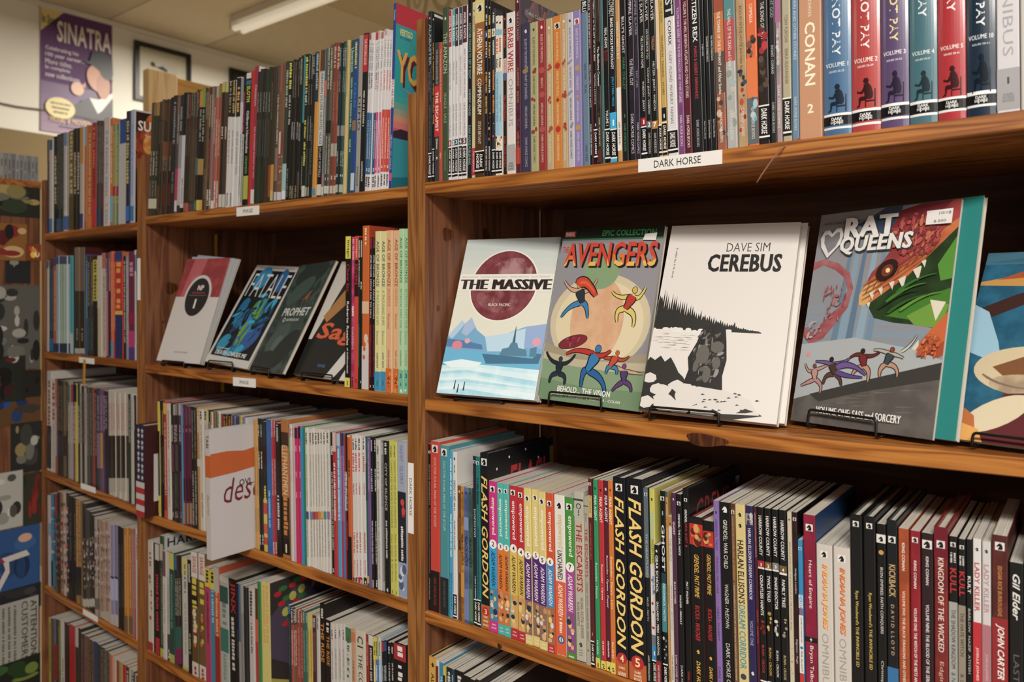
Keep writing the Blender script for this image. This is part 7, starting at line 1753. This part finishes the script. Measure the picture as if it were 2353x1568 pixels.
# ------------------------------------------------------------------ end panel with clippings, discs on top
r = tag(empty('display_cabinet', M(-1640, -420, FLOOR)), 'wooden end cabinet covered with taped clippings beside the far bookcase', 'cabinet')
adopt_to(box('carcass', -1990, -900, FLOOR, -1439, -2, 290, WOOD_SIDE, None, bev=2), r)
adopt_to(box('top_board', -1992, -902, 290.2, -1437, 0, 308, WOOD_X, None, bev=2), r)
PXX = -1438.6
def on_side(px, py):
    u = px - CX; dx, dy = u * CT - FPX * ST, u * ST + FPX * CT
    t = (PXX - CAMX) / dx
    return CAMY + t * dy, (YH - py) * t
def clipping(px0, py0, px1, py1, col, lab, artf, cat='clipping', ext=0.0, k=[0]):
    ya, za = on_side(px0, py0); yb, zb = on_side(px1, py1)
    ya -= ext
    k[0] += 1; e = (k[0] % 4) * .0006
    W, H = yb - ya, za - zb
    v, f = box_vf(0, 0, 0, .0006, W / 1000, H / 1000)
    o = mesh_obj('paper_clipping', v, f, plain('clipping_paper', col, 0.6)); o.location = M(PXX - .4, ya, zb); o.location.x += e
    p = Print(lambda u, vv, h: (.0006 + h, u * W / 1000, vv * H / 1000), 1, 1, step=.00005); artf(p); p.build('clipping_print', o)
    tag(o, lab, cat, 'paper clippings taped to the end cabinet')
def blobs(cols, n, seed, lo=.05, hi=.22):
    def f(p):
        rg = random.Random(seed)
        for i in range(n):
            ru = rg.uniform(lo, hi); rv = rg.uniform(lo, hi)
            p.ell(cols[i % len(cols)], rg.uniform(ru, 1 - ru), rg.uniform(rv, 1 - rv), ru, rv, 14, 0)
    return f
clipping(0, 418, 92, 502, '1e1d14', 'dark green and gold clipping at the top of the end cabinet', blobs(['8a7a44', '2c3a22', 'a8925a', '3a3a24', '0f0f0c', '6a6a5a'], 14, 3), ext=60)
clipping(0, 512, 62, 600, '8a5a28', 'red and gold cut-out clipping under the green and gold one', blobs(['8c1f1f', '2a1214', 'c8a86a', '5a1416', '1a1412'], 12, 5), ext=60)
clipping(58, 560, 94, 600, '7a3a14', 'small clipping of a yellow and red flame', blobs(['e8c83a', 'f0e0a0', 'c8421a', 'e08a2a'], 7, 6))
clipping(12, 592, 70, 652, '161a1c', 'dark square clipping with a pale speech balloon', lambda p: (p.ell('8a8a80', .35, .82, .18, .11), p.poly('8a8a80', [(.3, .75), (.34, .62), (.4, .74)])))
clipping(0, 656, 92, 846, '55544e', 'large grey ink-drawn clipping in the middle of the end cabinet', blobs(['2a2a26', '9a988e', '1a1a18', '6a6860', 'b0aea4'], 34, 9, .03, .13), ext=70)
clipping(0, 820, 58, 920, '181a14', 'dark red and green clipping under the grey drawing', blobs(['3a1414', '1f2a1c', '0f1210', '5a1a1c'], 12, 12), ext=50)
clipping(52, 852, 94, 910, '15130f', 'small near-black clipping beside the red and green one', blobs(['1f1c18', '0c0b0a'], 5, 13))
clipping(0, 900, 94, 972, '5a3a1c', 'blue winged-shape clipping on brown wood', blobs(['1c3a6a', '16305a', '24488a', '3a3430'], 8, 14), ext=50)
clipping(24, 975, 96, 1080, '1a1c1c', 'dark clipping with a pale round spot', lambda p: (blobs(['3a3a34', '8a7a4a', '2a2c24', '6a6a60'], 10, 15)(p), p.ell('a8a89c', .75, .62, .12, .1)))
clipping(0, 1088, 52, 1208, 'a8a59e', 'pale ink sketch clipping above the blue acrobat-coloured one', blobs(['2a2826', '8a8780', 'c0bdb6', '4a4844'], 16, 17, .03, .14), ext=70)
clipping(52, 1090, 97, 1200, '2a2a1c', 'dark clipping with red flowers', blobs(['8a1f18', '5a1a14', '1f2a18', '6a241a'], 10, 18))
clipping(0, 1222, 92, 1362, '244a7c', 'bright blue clipping with white and red streaks', lambda p: [blobs(['1c3c68', '2f5a8c', '15294a'], 8, 19)(p), p.poly('c0b8b4', [(0, .06), (.35, .2), (.5, .45), (.45, .62), (.8, .66), (.85, .58), (.55, .55), (.56, .4), (.4, .14), (.1, 0)]), p.poly('8a2434', [(.05, .72), (.45, .62), (.5, .55), (.1, .62)]), p.ell('c89a7c', .78, .84, .1, .06)], ext=70)
clipping(0, 1362, 94, 1392, '15161a', 'dark strip clipping above the customer notice', blobs(['2a2a2e', '3a3a3a'], 4, 20), ext=60)
def notice(p):
    p.text('3a3834', 'ATTENTION', .86, .10, .97, .95, 0.02, 0, 'd'); p.text('3a3834', 'CUSTOMERS', .70, .06, .81, .96, 0.02, 0, 'd')
    rg = random.Random(2)
    for i in range(6): p.dashes('5a5852', .06 + i * .1, .08, .11 + i * .1, .94, rg)
clipping(0, 1392, 88, 1515, '9a978f', 'grey customer notice with sideways capitals near the foot of the cabinet', notice, 'notice', ext=45)
clipping(0, 1530, 92, 1568, '12160f', 'dark green leafy clipping at the bottom edge', blobs(['1f3a1c', '2f5a2a', '6a7a2a'], 9, 22), ext=60)

disc_cols = ['b9b9b4', '9aa09c', 'a8aaa4', 'c0c0ba', '8f9690', 'b0b2ac', '1a1c1a', 'c4c4be', '14161a', '1c1e20', '9aa2a0', '15171a', '8a8c88', 'a0a29e', '8c8f8c', '96989a', '7f8284', 'a4a6a6', '8a8e90', '9a9c9c', '85888a', '9a9ea0', '8f9294']
for i, c in enumerate(disc_cols):
    m_ = None
    y0 = -118 + i * 10.6
    if y0 + 10 > 2000: break
    v, f = box_vf(0, 0, 0, .142, .0098, .125, .0006)
    o = mesh_obj('disc_case', v, f, plain('disc_case_plastic', c, 0.3)); o.location = M(-1935, y0, 308.2)
    p = Print(lambda u, vv, h: (.1421 + h, .0005 + u * .0088, vv * .125), 1, 1); p.dashes('5a5c5a' if int(c[:2], 16) > 80 else '8a8c8a', .3, .2, .7, .85, random.Random(i)); p.build('spine_lettering', o)
    tag(o, '%s disc case, %s from the open end of the row on the end cabinet' % (colour_name(c), ordinal(i + 1)), 'disc case', 'disc cases on the end cabinet')
